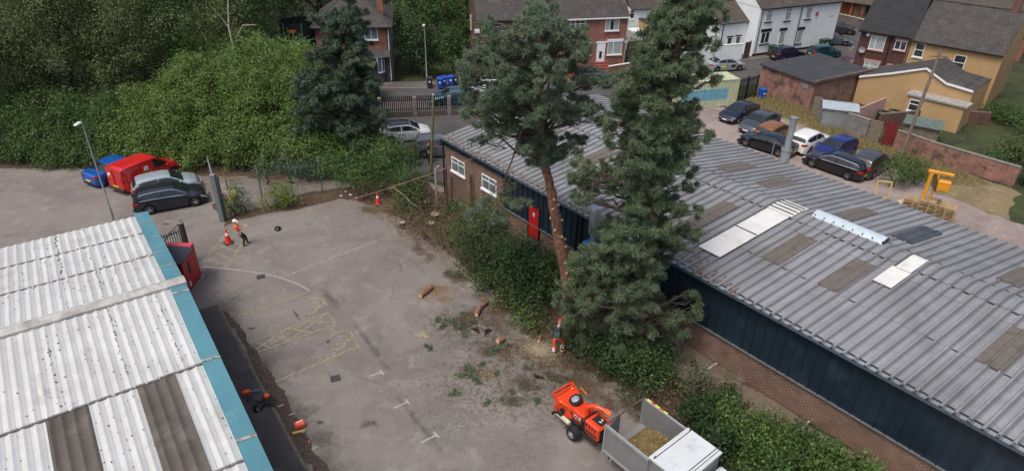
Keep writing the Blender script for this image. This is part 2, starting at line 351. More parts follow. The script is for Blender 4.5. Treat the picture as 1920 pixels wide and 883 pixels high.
# ------------------------------------------------------------------ cars
def ip(tab, x): return float(np.interp(x, [a for a, _ in tab], [b for _, b in tab]))
CARS = {
 'hatch': dict(L=4.25, W=1.78, ax=(-1.27, 1.35), rw=.32, belt=[(-2.12, .5), (-2.1, .82), (-2.0, .97), (-1, .97), (.8, .92), (1.5, .82), (1.9, .7), (2.08, .52), (2.12, .38)],
   top=[(-2.12, .52), (-2.1, .84), (-2.02, .99), (-1.72, 1.34), (-1.45, 1.42), (-.6, 1.48), (0, 1.48), (.3, 1.43), (1.12, 1.0), (1.5, .93), (1.9, .78), (2.08, .54), (2.12, .4)], ws=(.36, 1.08), rg=(-1.98, -1.74), sw=(-1.62, .88), cut=[-.42]),
 'suv': dict(L=4.5, W=1.86, ax=(-1.33, 1.38), rw=.36, belt=[(-2.25, .5), (-2.22, .9), (-2.15, 1.1), (-1, 1.1), (.8, 1.05), (1.5, .98), (2.0, .85), (2.2, .62), (2.25, .42)],
   top=[(-2.25, .52), (-2.22, .92), (-2.17, 1.12), (-1.92, 1.52), (-1.7, 1.62), (-.7, 1.68), (0, 1.68), (.3, 1.62), (1.05, 1.15), (1.5, 1.07), (2.0, .92), (2.2, .64), (2.25, .44)], ws=(.36, 1.0), rg=(-2.13, -1.95), sw=(-1.85, .82), cut=[-.45]),
 'saloon': dict(L=4.65, W=1.83, ax=(-1.4, 1.42), rw=.33, belt=[(-2.32, .5), (-2.3, .85), (-2.2, .98), (-1, .97), (.8, .92), (1.6, .82), (2.1, .7), (2.28, .5), (2.32, .38)],
   top=[(-2.32, .52), (-2.3, .87), (-2.2, 1.02), (-1.72, 1.06), (-1.0, 1.38), (-.5, 1.45), (0, 1.45), (.35, 1.39), (1.2, .98), (1.6, .92), (2.1, .76), (2.28, .52), (2.32, .4)], ws=(.42, 1.15), rg=(-1.66, -1.06), sw=(-1.35, .95), cut=[-.32]),
 'estate': dict(L=4.75, W=1.82, ax=(-1.42, 1.4), rw=.33, belt=[(-2.37, .5), (-2.35, .85), (-2.25, 1.0), (-1, .97), (.8, .92), (1.6, .82), (2.15, .7), (2.33, .5), (2.37, .38)],
   top=[(-2.37, .52), (-2.35, .87), (-2.28, 1.02), (-1.95, 1.36), (-1.7, 1.44), (-.6, 1.5), (0, 1.49), (.35, 1.43), (1.2, .99), (1.6, .92), (2.15, .76), (2.33, .52), (2.37, .4)], ws=(.42, 1.15), rg=(-2.23, -1.98), sw=(-2.0, .95), cut=[-1.35, -.35]),
 'van': dict(L=4.4, W=1.84, ax=(-1.4, 1.45), rw=.33, belt=[(-2.2, .5), (-2.19, 1.05), (-1, 1.05), (.9, 1.0), (1.5, .92), (1.95, .8), (2.15, .55), (2.2, .4)],
   top=[(-2.2, .52), (-2.19, 1.1), (-2.12, 1.76), (-1.9, 1.83), (-.6, 1.85), (.3, 1.82), (.55, 1.74), (1.3, 1.12), (1.5, 1.05), (1.95, .88), (2.15, .57), (2.2, .42)], ws=(.62, 1.27), rg=None, sw=(.15, 1.05), cut=[]),
}
def car(label, kind, pos, ang, col, group='cars', cat='car', name='parked_car', glass=None, trim=False, rimc=None, roofc=None, plates=True, sc=1.0, metal=.35):
    d = CARS[kind]; L, W = d['L'], d['W']; t = thing(name, label, cat, pos, ang, group)
    t.scale = (sc, sc, sc)
    paint = mat('paint_%.3f_%.3f_%.3f' % col, col, .28, metal, var=.04, coat=.7)
    belt, top = d['belt'], d['top']; rw = d['rw']; ra = rw+.07
    xs = sorted(set([round(x, 3) for x in np.arange(-L/2+.08, L/2-.05, .07)]+[round(a, 3) for a, _ in belt]+[round(a, 3) for a, _ in top]+[round(q, 3) for a in d['ax'] for q in (a-ra, a+ra, a-ra*.93, a+ra*.93)]))
    xs = [x for x in xs if -L/2-.001 <= x <= L/2+.001]
    def hw(x):
        e = max(0, (abs(x)-(L/2-.75))/.75); return W/2*(1-.24*e**2.3)
    def zs(x):
        z = .19+.10*max(0, (abs(x)-(L/2-.3))/.3)
        for a in d['ax']:
            if abs(x-a) < ra: z = max(z, rw+math.sqrt(ra*ra-(x-a)**2))
        return z
    def wt(x):
        zb, zt = ip(belt, x), ip(top, x); f = min(1, max(0, (zt-zb)/.42)); return hw(x)*.93*(1-f)+f*(W/2*(.74 if kind != 'van' else .84))
    rings = []
    for x in xs:
        w_, z0, zb, zt = hw(x), zs(x), ip(belt, x), ip(top, x)
        zb = max(zb, z0+.04); zt = max(zt, zb+.01); q = wt(x); dl = min(.05, (zt-zb)*.35)
        mid = max(z0+.02, min(.52, zb-.1))
        half = [(w_*.84, z0), (w_*.97, z0+.012), (w_, mid), (w_*.985, max(mid+.01, zb-.14)), (w_*.95, zb), (q, zt-dl), (q*.8, zt-dl*.1), (q*.4, zt+.012)]
        rings.append([(x, -y, z) for y, z in half]+[(x, 0, zt+.016)]+[(x, y, z) for y, z in reversed(half)])
    m = len(rings[0]); vs = [p for r_ in rings for p in r_]
    fs = [(i*m+j, i*m+j+1, (i+1)*m+j+1, (i+1)*m+j) for i in range(len(rings)-1) for j in range(m-1)]
    fs += [(i*m+m-1, i*m, (i+1)*m, (i+1)*m+m-1) for i in range(len(rings)-1)]
    fs += [tuple(range(m)), tuple(range((len(rings)-1)*m+m-1, (len(rings)-1)*m-1, -1))]
    mb = MB(); mb.add(vs, fs, 0)
    if roofc:
        rp = mat('paint_%.3f_%.3f_%.3f' % roofc, roofc, .25, .2, var=.04, coat=.6)
    # dark under-body inside the arches
    mb.box(-L/2+.35, L/2-.35, -W/2*.8, W/2*.8, .16, .62, 1)
    mb.xprism([(-L/2+.02, .2), (-L/2-.02, .28), (-L/2-.02, .38), (-L/2+.1, .4)], -W*.30, W*.30, 1)
    mb.xprism([(L/2+.015, .26), (L/2+.015, .46), (L/2-.1, .5), (L/2-.1, .24)], -W*.27, W*.27, 1)
    b = mb.build('body', [paint, TRIM], t, smooth=38)
    gl = glass or GLASS
    # windscreen / rear window follow the shell a few mm proud
    def slope_pane(nm, x0, x1, ins=.06):
        mb = MB(); n = 5; vs = []
        for i in range(n):
            x = x0+(x1-x0)*i/(n-1); z = ip(top, x); q = wt(x); dl = .05
            g0 = (ip(top, x+.02)-ip(top, x-.02))/.04; nv = Vector((-g0, 0, 1)).normalized()*.018
            for y, zz in ((-q*.95, z-dl*.7), (-q*.8, z-dl*.1), (-q*.4, z+.012), (0, z+.016), (q*.4, z+.012), (q*.8, z-dl*.1), (q*.95, z-dl*.7)): vs.append((x+nv.x, y, zz+nv.z))
        mb.add(vs, [(i*7+j, i*7+j+1, (i+1)*7+j+1, (i+1)*7+j) for i in range(n-1) for j in range(6)]); return mb.build(nm, gl, t, smooth=60)
    slope_pane('windscreen', *d['ws'])
    if d['rg']: slope_pane('rear_window', *d['rg'])
    if roofc:
        mb = MB(); vs = []; X = np.linspace(d['rg'][1]+.1, d['ws'][0]-.03, 6)
        for x in X:
            z = ip(top, x); q = wt(x)
            for y, zz in ((-q*.98, z-.03), (-q*.8, z), (0, z+.024), (q*.8, z), (q*.98, z-.03)): vs.append((x, y, zz+.012))
        mb.add(vs, [(i*5+j, i*5+j+1, (i+1)*5+j+1, (i+1)*5+j) for i in range(5) for j in range(4)]); mb.build('roof_panel', rp, t, smooth=60)
    cuts = [d['sw'][0]]+d['cut']+[d['sw'][1]]
    for s in (-1, 1):
        if trim:
            mb = MB(); X = np.linspace(d['sw'][0]-.08, d['sw'][1]+.1, 22); vs = []
            for x in X:
                zb, zt = max(ip(belt, x), 0), ip(top, x); w0 = hw(x)*.95; q = wt(x); up = max(.12, 1-(.06/(max(zt-zb, .1))))
                for f in (.03, .11, .88, .97): vs.append((x, s*(w0+(q-w0)*f+.012), zb+(zt-.05-zb)*f))
            mb.add(vs, [(4*i, 4*i+1, 4*i+5, 4*i+4) for i in range(len(X)-1)]+[(4*i+2, 4*i+3, 4*i+7, 4*i+6) for i in range(len(X)-1)]+[(0, 1, 2, 3)]); mb.build('window_trim', CHROME, t, smooth=60)
        for a, c in zip(cuts[:-1], cuts[1:]):
            mb = MB(); X = np.linspace(a+(.03 if a != cuts[0] else 0), c-(.03 if c != cuts[-1] else 0), 8); vs = []
            for x in X:
                zb, zt = ip(belt, x), ip(top, x); w0 = hw(x)*.95; q = wt(x)
                fl, fu = .12, .86
                if c == cuts[-1] and x > c-.5: fu = .86-.1*(x-(c-.5))
                if a == cuts[0] and kind != 'van': k = max(0, 1-(x-a)/.35); fl = .12+.32*k; fu = .86-.12*k
                for f in (fl, fu): vs.append((x, s*(w0+(q-w0)*f+.016), zb+(zt-.05-zb)*f))
            mb.add(vs, [(2*i, 2*i+1, 2*i+3, 2*i+2) for i in range(7)]); mb.build('side_window', gl, t, smooth=60)
        # door shut lines and handles
        mb = MB()
        for x in (d['cut'][-1] if d['cut'] else d['sw'][0], d['sw'][1]+.02):
            mb.box(x-.006, x+.006, s*(W/2+.001)-.004, s*(W/2+.001)+.004, .36, ip(belt, x)-.16)
        for x in [q-.14 for q in (d['cut'][-1:] or [1.0])]+[d['sw'][1]-1.15]:
            mb.box(x-.09, x+.03, s*(W/2)-.03, s*(W/2)+.018, ip(belt, x)-.2, ip(belt, x)-.165)
        mb.build('door_trim', TRIM, t)
        mb = MB(); x = d['sw'][1]-.02; mb.T = Matrix.Translation((x, s*(hw(x)+.07), ip(belt, x)+.08)); mb.bbox(-.07, .05, -.1, .1, -.07, .06, .03); mb.build('wing_mirror', paint, t, smooth=50)
        # lamps
        xe = L/2-.16; mb = MB(); zt = ip(top, L/2-.22)
        vs = []
        for x, f in ((L/2-.42, .9), (L/2-.2, .9), (L/2-.07, .86)):
            for z in (ip(belt, x)-.13, ip(belt, x)-.0): vs.append((x+.012, s*(hw(x)+.012), z))
        mb.add(vs, [(0, 1, 3, 2), (2, 3, 5, 4)]); e = L/2+.01
        mb.add([(L/2-.055, s*(hw(L/2-.07)+.01), ip(belt, L/2-.07)-.13), (L/2-.055, s*(hw(L/2-.07)+.01), ip(belt, L/2-.07)), (e-.02, s*W*.24, ip(belt, L/2-.06)-.0), (e, s*W*.24, ip(belt, L/2-.06)-.13)], [(0, 1, 2, 3)])
        mb.build('headlight', LAMPC, t)
        mb = MB(); xr = -L/2; zb = ip(belt, xr+.1)
        mb.add([(xr+.34, s*(hw(xr+.34)+.012), zb-.03), (xr+.34, s*(hw(xr+.34)+.012), zb-.14), (xr+.03, s*(hw(xr+.03)+.014), zb-.2), (xr+.05, s*(hw(xr+.05)+.01), zb+.0), (xr-.014, s*W*.26, zb-.2), (xr+.0, s*W*.26, zb-.03)], [(0, 1, 2, 3), (3, 2, 4, 5)])
        mb.build('taillight', LAMPR, t)
    if plates:
        mb = MB(); mb.box(-L/2-.035, -L/2-.02, -.26, .26, .5, .61); mb.build('number_plate', PLY, t)
        mb = MB(); mb.box(L/2+.02, L/2+.032, -.26, .26, .36, .47); mb.build('number_plate', PLW, t)
    for a in d['ax']:
        for s in (-1, 1):
            mb = MB(); y0 = s*(W/2-.22); y1 = s*(W/2-.01)
            prof = [(.0, rw-.03), (.03, rw), (.18, rw), (.21, rw-.03)]
            mb.tube([(a, y0+s*p, rw) for p, _ in prof], [q for _, q in prof], 20); wh = mb.build('wheel', TYRE, t, smooth=50)
            mb = MB(); mb.tube([(a, y1-s*.01, rw), (a, y1+s*.006, rw)], [rw*.66, rw*.62], 16)
            for k in range(5):
                an = k*2*math.pi/5+.3; c_, s_ = math.cos(an), math.sin(an); mb.tube([(a+c_*.05, y1+s*.012, rw+s_*.05), (a+c_*rw*.6, y1+s*.012, rw+s_*rw*.6)], .022, 4, 1)
            mb.tube([(a, y1, rw), (a, y1+s*.02, rw)], [.055, .05], 8, 1)
            mb.build('rim', [TRIM, rimc or RIM], wh)
    return t
def at_wheels(rear, front, side, kind, sc=1.0):
    """ground spot and heading of a car from the ground points under its two visible wheels; side -1 = its right side faces the camera"""
    a = G(*rear); b = G(*front); dd = (b-a).normalized(); n = Vector((-dd.y, dd.x, 0)); d = CARS[kind]
    mid = (a+b)/2-dd*sc*(d['ax'][0]+d['ax'][1])/2; p = mid-n*side*(d['W']/2-.1)*sc
    return (p.x, p.y, 0), math.atan2(dd.y, dd.x)

# ------------------------------------------------------------------ houses
def wall_box(name, w_, d_, h_, m, parent, z0=0, y0=0, x0=0):
    return MB().box(x0, x0+w_, y0, y0+d_, z0, h_).build(name, m, parent)
def window(parent, x, z, w_, h_, split=(.5,), top=.28, pane=None, frame=None, sill=True, y=0, side=None, hood=None, t=.06, curtain=False, hoodm=None, sillm=None):
    """casement on the front face (y=0, facing -y) or on a side face ('L' x=const facing -x, 'R')"""
    T = Matrix.Identity(4)
    if side: T = Matrix.Translation((side[1], 0, 0)) @ Matrix.Rotation(R(-90 if side[0] == 'L' else 90), 4, 'Z')
    mb = MB(); mb.T = T; y0, y1 = y-.05, y+.02
    mb.box(x, x+w_, y0, y1, z, z+t); mb.box(x, x+w_, y0, y1, z+h_-t, z+h_); mb.box(x, x+t, y0, y1, z+t, z+h_-t); mb.box(x+w_-t, x+w_, y0, y1, z+t, z+h_-t)
    for s in split: mb.box(x+w_*s-t/2, x+w_*s+t/2, y0+.004, y1, z+t, z+h_-t)
    if top: mb.box(x+t, x+w_-t, y0+.008, y1, z+h_*(1-top)-t/2, z+h_*(1-top)+t/2)
    f = mb.build('window', frame or WHITE, parent)
    mb = MB(); mb.T = T; mb.box(x+.02, x+w_-.02, y-.02, y+.01, z+.02, z+h_-.02); mb.build('pane', pane or PANE, f)
    if curtain:
        mb = MB(); mb.T = T; mb.box(x+t, x+w_*.36, y-.026, y-.021, z+t, z+h_-t); mb.box(x+w_*.6, x+w_-t, y-.026, y-.021, z+t, z+h_-t); mb.build('curtain', CURT, f)
    if sill: mb = MB(); mb.T = T; mb.box(x-.08, x+w_+.08, y-.12, y+.01, z-.12, z-.01); mb.build('sill', sillm or frame or WHITE, f)
    if hood: mb = MB(); mb.T = T; mb.box(x-.12, x+w_+.12, y-.07, y+.01, z+h_+.01, z+h_+hood); mb.build('lintel', hoodm or CONC, f)
    return f
def gable_roof(parent, w_, d_, eave, rise, m, over=.25, th=.12, wallm=None, x0=0, y0=0, verge=.1, name='roof'):
    """ridge parallel to the front (x)"""
    mb = MB(); ym = y0+d_/2; sl_ = rise/(d_/2)
    for s in (-1, 1):
        ye = ym+s*(d_/2+over); ze = eave-sl_*over
        prof = [(ye, ze), (ym, eave+rise), (ym, eave+rise+th), (ye, ze+th)]
        if s > 0: prof = prof[::-1]
        n = 4; a, b = x0-verge, x0+w_+verge
        vs = [(a, p[0], p[1]) for p in prof]+[(b, p[0], p[1]) for p in prof]
        mb.add(vs, [(0, 1, 2, 3), (7, 6, 5, 4)]+[(i, 4+i, 4+(i+1) % 4, (i+1) % 4) for i in range(4)])
    mb.box(x0-verge, x0+w_+verge, ym-.12, ym+.12, eave+rise+th-.05, eave+rise+th+.06)
    r_ = mb.build(name, m, parent)
    if wallm:
        for xx, e in ((x0, .0), (x0+w_, 0)):
            mb = MB()
            sgn = 1 if xx == x0 else -1
            vs = [(xx, y0, eave), (xx, y0+d_, eave), (xx, ym, eave+rise-.02), (xx+sgn*.2, y0, eave), (xx+sgn*.2, y0+d_, eave), (xx+sgn*.2, ym, eave+rise-.02)]
            mb.add(vs, [(0, 1, 2), (5, 4, 3), (0, 3, 4, 1), (1, 4, 5, 2), (2, 5, 3, 0)])
            mb.build('gable_wall', wallm, parent)
    return r_
def tilemat(name, c, c2, row=.33, rough=.8, line=.5):
    if name in MC: return MC[name]
    m = brickmat(name, c, c2, tuple(q*line for q in c), bw=.3, bh=row, ms=.02, rough=rough)
    return m
def pipe(parent, x, z0, z1, m, y=-.08, r=.045, name='drainpipe'):
    return MB().tube([(x, y, z0), (x, y, z1)], r, 8).build(name, m, parent, smooth=50)
def chimney(parent, x, y, z0, z1, m, w_=.7, d_=.5, pots=2):
    o = MB().bbox(x-w_/2, x+w_/2, y-d_/2, y+d_/2, z0, z1, .02).build('chimney', m, parent)
    mb = MB()
    for k in range(pots): px = x+(k-(pots-1)/2)*.32; mb.tube([(px, y, z1), (px, y, z1+.35)], [.11, .09], 10)
    mb.build('chimney_pot', mat('terracotta', (.3, .12, .07), .85), o, smooth=50)
    return o
# ================================================================== SETTING
def sheet(name, pts, z, m, jag=0, step=.5, kind='structure', seed=1, label=None):
    g = random.Random(seed); out = []; acc = 0
    n = len(pts)
    for i in range(n):
        a = Vector((pts[i][0], pts[i][1])); b = Vector((pts[(i+1) % n][0], pts[(i+1) % n][1])); L = (b-a).length
        k = max(1, int(L/step)) if jag else 1
        for j in range(k):
            p = a.lerp(b, j/k)
            if jag: nrm = Vector((-(b-a).y, (b-a).x)).normalized(); acc = acc*.72+g.gauss(0, jag); p = p+nrm*acc+(b-a).normalized()*g.gauss(0, step*.15)
            out.append((p.x, p.y, z))
    mb = MB(); mb.poly(out); o = mb.build(name, m)
    return tag(o, kind=kind)
GRASSG = groundmat('rough_grass_ground', (.045, .06, .022), (.03, .035, .018), (.09, .085, .045))
YARD = groundmat('worn_asphalt', (.190, .171, .158), (.145, .130, .120), (.25, .232, .214), crack=.45, speck=.38, third=(.165, .138, .12))
ROAD = groundmat('road_asphalt', (.085, .080, .080), (.06, .058, .058), (.11, .104, .10), crack=.3, speck=.25)
PAVE = groundmat('pavement_tarmac', (.075, .068, .066), (.058, .053, .052), (.095, .088, .084), speck=.2)
FOOT = groundmat('footway', (.115, .105, .10), (.085, .078, .074), (.16, .15, .14))
SOIL = groundmat('soil_and_mulch', (.085, .058, .040), (.045, .032, .024), (.15, .112, .075), speck=.5, s2=5, bump=.8, third=(.11, .06, .035))
GRAV = groundmat('gravel_strip', (.15, .118, .10), (.10, .078, .066), (.20, .165, .14), speck=.55, s2=6, bump=.8)
LOT = groundmat('lot_gravel', (.27, .222, .205), (.2, .16, .148), (.34, .29, .27), speck=.3)
VERGE = groundmat('dry_verge', (.21, .165, .095), (.13, .11, .055), (.30, .25, .16), speck=.5, s2=4, bump=.8)
KERB = mat('kerb_stone', (.2, .185, .17), .9, var=.25, scale=3, bump=.3)

sheet('ground', [(-700, -300), (700, -300), (700, 1200), (-700, 1200)], -.03, GRASSG)
sheet('yard', [(-90, -20), (40, -20), (20, 8), (9.2, 26.2), (-4.4, 42.2), (-10, 46), (-20, 47), (-90, 47)], 0, YARD)
u_ = Vector((.641, -.767, 0)); v_ = Vector((.767, .641, 0)); A_ = Vector((-4.79, 41.6, 0))
def U(x, y, z=0): p = A_+u_*x+v_*y; return Vector((p.x, p.y, z))
# soil and mulch under the trees and bushes, ragged where it spills on the asphalt
edge = [(655, 362), (700, 385), (742, 408), (800, 455), (862, 500), (920, 548), (975, 600), (1010, 640), (1080, 690), (1150, 722), (1215, 752), (1290, 800), (1400, 870), (1500, 960)]
pts = [tuple(G(*e))[:2] for e in edge]
sheet('soil_bank', pts+[tuple(U(48, .1))[:2], tuple(U(0, .1))[:2], (-6, 43.5), (-11.5, 44)], .008, SOIL, jag=.16, step=.45)
sheet('gravel_strip', [tuple(U(x, y))[:2] for x, y in [(17, -2.2), (22, -2.1), (30, -2.0), (48, -1.8), (48, .12), (17, .12)]], .014, GRAV, jag=.10, seed=4)
e2 = [(418, 425), (470, 408), (560, 388), (640, 372), (700, 385), (720, 350), (640, 352), (540, 372), (470, 392), (425, 405)]
sheet('soil_margin', [tuple(G(*e))[:2] for e in e2], .010, SOIL, jag=.10, step=.4, seed=9)
e3 = [(395, 385), (420, 372), (436, 395), (420, 416)]
sheet('soil_margin', [tuple(G(*e))[:2] for e in e3], .012, SOIL, jag=.08, seed=3)
sheet('hedge_soil', [(-60, 44.6), (-30, 44.2), (-22, 43.8), (-14, 43.3), (-11, 43.2), (-10.5, 50), (-13, 57.5), (-60, 52)], .0085, SOIL, jag=.15, seed=5)
# driveway / near street
sheet('side_road', [(-14.5, 46.8), (-4.2, 43.0), (4, 45), (14, 50)]+[tuple(G(*q))[:2] for q in [(1100, 208), (1010, 210), (870, 215), (760, 220), (640, 223)]], .004, ROAD)
sd_ = Vector((.990, .141, 0)); sn_ = Vector((-.141, .990, 0))
def ST(x, y, z=0): p = Vector((-4.8, 61.0, 0))+sd_*x+sn_*y; return Vector((p.x, p.y, z))     # street frame, y=0 is the near kerb
FK = [(500, 174), (600, 171), (720, 168.5), (870, 165), (1000, 160), (1150, 152), (1290, 124), (1388, 114), (1412, 113), (1556, 94), (1572, 78), (1600, 20), (1612, 0)]
NK = [(1700, 0), (1668, 52), (1640, 108), (1560, 130), (1420, 158), (1300, 170), (1210, 178), (1010, 184), (870, 188), (720, 194), (600, 200), (500, 206)]
sheet('street', [tuple(G(*q))[:2] for q in FK+NK], .006, ROAD)
# footways with kerbs
def ribbon(name, pxs, w0, w1, z0, z1, m, kerb=True, world=None):
    P = world or [G(*q) for q in pxs]; mb = MB(); L = []; Rr = []
    for i, p in enumerate(P):
        d = (P[min(i+1, len(P)-1)]-P[max(i-1, 0)]).normalized(); n = Vector((-d.y, d.x, 0)); L.append(p+n*w0); Rr.append(p+n*w1)
    for i in range(len(P)-1):
        a, b, c, e = L[i], L[i+1], Rr[i+1], Rr[i]
        mb.add([(q.x, q.y, z) for z in (z0, z1) for q in (a, b, c, e)], [(4, 5, 6, 7), (0, 1, 5, 4), (3, 2, 6, 7), (0, 3, 7, 4), (1, 2, 6, 5)])
    return tag(mb.build(name, m), kind='structure')
ribbon('footway', FK[:6], .14, 2.1, 0, .11, FOOT); ribbon('kerb', FK[:6], 0, .14, 0, .125, KERB)
ribbon('footway', FK[6:10], .14, 1.7, 0, .11, FOOT); ribbon('kerb', FK[6:10], 0, .14, 0, .125, KERB)
ribbon('footway', NK[7:], .14, 3.2, 0, .11, FOOT); ribbon('kerb', NK[7:], 0, .14, 0, .125, KERB)
# car park gravel and the dry verge behind the warehouse
lotp = [U(8.5, 14.9), U(50, 14.9), U(50, 24)]+[G(*q) for q in [(1760, 352), (1640, 300), (1560, 250), (1440, 205), (1400, 190), (1300, 205), (1180, 215)]]
sheet('car_park', [(p.x, p.y) for p in lotp], .003, LOT, jag=.12, seed=6)
vg = [G(*q) for q in [(1380, 205), (1402, 186), (1440, 178), (1520, 208), (1580, 240), (1645, 270), (1760, 300), (1900, 360), (1900, 420), (1745, 350), (1660, 315), (1590, 272), (1470, 222), (1420, 205)]]
sheet('verge', [(p.x, p.y) for p in vg], .009, VERGE, jag=.18, seed=8)
sheet('garden_ground', [(24.5, 66), (28, 60), (33, 50), (60, 30), (75, 60), (44, 66), (36, 66.5), (33, 70)], -.01, GRASSG)

# stains, drifted dust and damp patches lying on the tarmac (thin films with ragged, fading edges)
def filmmat(name, col, amax, ns=1.2, hard=2.0):
    m = bpy.data.materials.new(name); m.use_nodes = True; n = m.node_tree.nodes; l = m.node_tree.links; b = n['Principled BSDF']; b.inputs['Roughness'].default_value = .95; b.inputs['Specular IOR Level'].default_value = .2
    tc = n.new('ShaderNodeTexCoord'); ln = n.new('ShaderNodeVectorMath'); ln.operation = 'LENGTH'; l.new(tc.outputs['Object'], ln.inputs[0])
    ge = n.new('ShaderNodeNewGeometry'); nz = n.new('ShaderNodeTexNoise'); nz.inputs['Scale'].default_value = ns; nz.inputs['Detail'].default_value = 9; nz.inputs['Roughness'].default_value = .72; l.new(ge.outputs['Position'], nz.inputs['Vector'])
    def mth(op, *v):
        q = n.new('ShaderNodeMath'); q.operation = op; q.use_clamp = op == 'MINIMUM'
        for i, x in enumerate(v):
            if isinstance(x, (int, float)): q.inputs[i].default_value = x
            else: l.new(x, q.inputs[i])
        return q.outputs[0]
    edge_ = mth('SUBTRACT', 1.0, ln.outputs['Value'])
    a = mth('MINIMUM', mth('MAXIMUM', mth('MULTIPLY', mth('ADD', mth('MULTIPLY', mth('SUBTRACT', nz.outputs[0], .5), 2.6), mth('SUBTRACT', edge_, .42)), hard), 0), 1)
    gate = mth('MINIMUM', mth('MAXIMUM', mth('MULTIPLY', edge_, 5), 0), 1)
    l.new(mth('MULTIPLY', mth('MULTIPLY', a, gate), amax), b.inputs['Alpha'])
    n2 = n.new('ShaderNodeTexNoise'); n2.inputs['Scale'].default_value = 9; n2.inputs['Detail'].default_value = 6; l.new(ge.outputs['Position'], n2.inputs['Vector']); mr = n.new('ShaderNodeMapRange'); mr.inputs[1].default_value = .3; mr.inputs[2].default_value = .7; mr.inputs[3].default_value = .6; mr.inputs[4].default_value = 1.4; l.new(n2.outputs[0], mr.inputs[0])
    mx = n.new('ShaderNodeMix'); mx.data_type = 'RGBA'; mx.blend_type = 'MULTIPLY'; mx.inputs[0].default_value = 1; mx.inputs[6].default_value = (*col, 1); l.new(mr.outputs[0], mx.inputs[7]); l.new(mx.outputs[2], b.inputs['Base Color']); return m
nf = [0]
def film(name, px, py, rx, ry, rot, m, z0=.001):
    c = G(px, py); nf[0] += 1; n = 32; mb = MB(); mb.poly([(math.cos(2*math.pi*i/n), math.sin(2*math.pi*i/n), 0) for i in range(n)]); o = mb.build(name, m); o.location = (c.x, c.y, z0+.00012*nf[0]); o.scale = (rx, ry, 1); o.rotation_euler = (0, 0, R(rot)); return tag(o, kind='structure')
FBR = filmmat('brown_dirt_film', (.105, .068, .042), .8, 1.1, 1.6); FDK = filmmat('damp_film', (.095, .086, .083), .5, .9, 1.2); FLT = filmmat('pale_dust_film', (.26, .24, .215), .55, .6, 1.3); FOIL = filmmat('oil_film', (.05, .046, .045), .6, 2.5, 2); FGD = filmmat('golden_dust_film', (.22, .15, .075), .8, 1.6, 1.8); FGN = filmmat('needle_litter_film', (.045, .052, .028), .65, 1.8, 2.2)
for q in [(930, 590, 3.2, 1.7, -50), (1010, 665, 3.4, 2.0, -50), (1100, 725, 3.2, 1.8, -50), (1180, 760, 2.6, 1.5, -48), (860, 520, 2.4, 1.1, -52), (790, 470, 2.2, .8, -52), (700, 392, 2.2, 1.0, -10), (950, 660, 3.4, 1.5, -20), (880, 600, 2.6, 1.2, -10), (1230, 800, 2.2, 1.0, -50)]: film('dirt_film', *q, FBR)
for q in [(430, 580, 2.8, 1.6, -54), (500, 680, 3.5, 2.0, -54), (560, 790, 3.4, 1.8, -54), (620, 870, 3.0, 1.8, -54), (400, 510, 1.6, 1.2, 0), (690, 640, 4.5, .35, -56), (790, 800, 4.5, .3, -54), (620, 560, 2.0, .5, -54), (330, 470, 2.5, 1.0, 20)]: film('damp_patch', *q, FDK)
for q in [(700, 470, 4.5, 2.6, 20), (560, 440, 3.2, 1.5, 10), (800, 600, 3.2, 2.0, -40), (680, 560, 1.6, 1.2, -30), (860, 800, 4.0, 2.2, -40), (300, 440, 4, 1.2, 20), (640, 420, 3, 1.0, 5), (960, 850, 3, 2, -20)]: film('pale_dust', *q, FLT)
for q in [(556, 590, .9, .16, -52), (587, 622, .7, .12, -54), (692, 795, .6, .4, 20), (547, 832, .35, .25, 0), (602, 791, .4, .25, 0), (471, 616, .3, .2, 0), (615, 640, .2, .3, 0), (430, 527, .5, .12, 20), (745, 560, .2, .15, 0), (700, 300, .6, .3, 0), (255, 395, .6, .4, 0), (310, 420, .5, .25, 10)]: film('oil_stain', *q, FOIL)
for q in [(820, 545, 1.3, .8, 0), (835, 562, 1.0, .4, 10), (1012, 655, 1.7, 1.0, -20), (905, 702, 1.2, .7, 0), (793, 628, .45, .28, 0)]: film('sawdust_film', *q, FGD)
for q in [(868, 615, 1.5, .8, 0), (930, 655, 1.2, .6, 0), (885, 700, 1.2, .7, 0), (985, 720, 1.5, .8, -20), (1040, 705, 1.4, .7, -30), (850, 515, 1.0, .4, 0), (960, 750, 1.6, .7, 0)]: film('needle_litter', *q, FGN)
# ------------------------------------------------------------------ painted markings
YP = paintmat('yellow_road_paint', (.29, .255, .15), .40); WP = paintmat('white_road_paint', (.33, .315, .295), .38); WPF = paintmat('faded_white_paint', (.30, .28, .265), .42)
def strip(name, a, b, w_, m, z=.006):
    a = Vector(a[:2]); b = Vector(b[:2]); d = (b-a).normalized(); n = Vector((-d.y, d.x))*w_/2
    k = max(1, int((b-a).length/.5)); return [((a+n).x, (a+n).y, z), ((b+n).x, (b+n).y, z), ((b-n).x, (b-n).y, z), ((a-n).x, (a-n).y, z)]
def marks(name, segs, w_, m, z=.006, label=None):
    mb = MB()
    for i, s in enumerate(segs): mb.poly(strip('', G(*s[0]), G(*s[1]), w_, m, z+.0011*i))
    return tag(mb.build(name, m), kind='structure')
marks('bay_line', [((446, 593), (581, 546))], .09, YP); marks('bay_line', [((506, 720), (673, 648)), ((668, 643), (676, 655))], .09, YP)
marks('hatched_bay_marking', [((462, 645), (614, 586)), ((472, 664), (630, 607)), ((614, 586), (630, 607)), ((480, 655), (538, 616)), ((507, 645), (576, 602)), ((547, 634), (612, 588)), ((480, 642), (508, 652)), ((506, 630), (548, 636)), ((540, 616), (590, 624)), ((576, 602), (628, 605))], .075, YP)
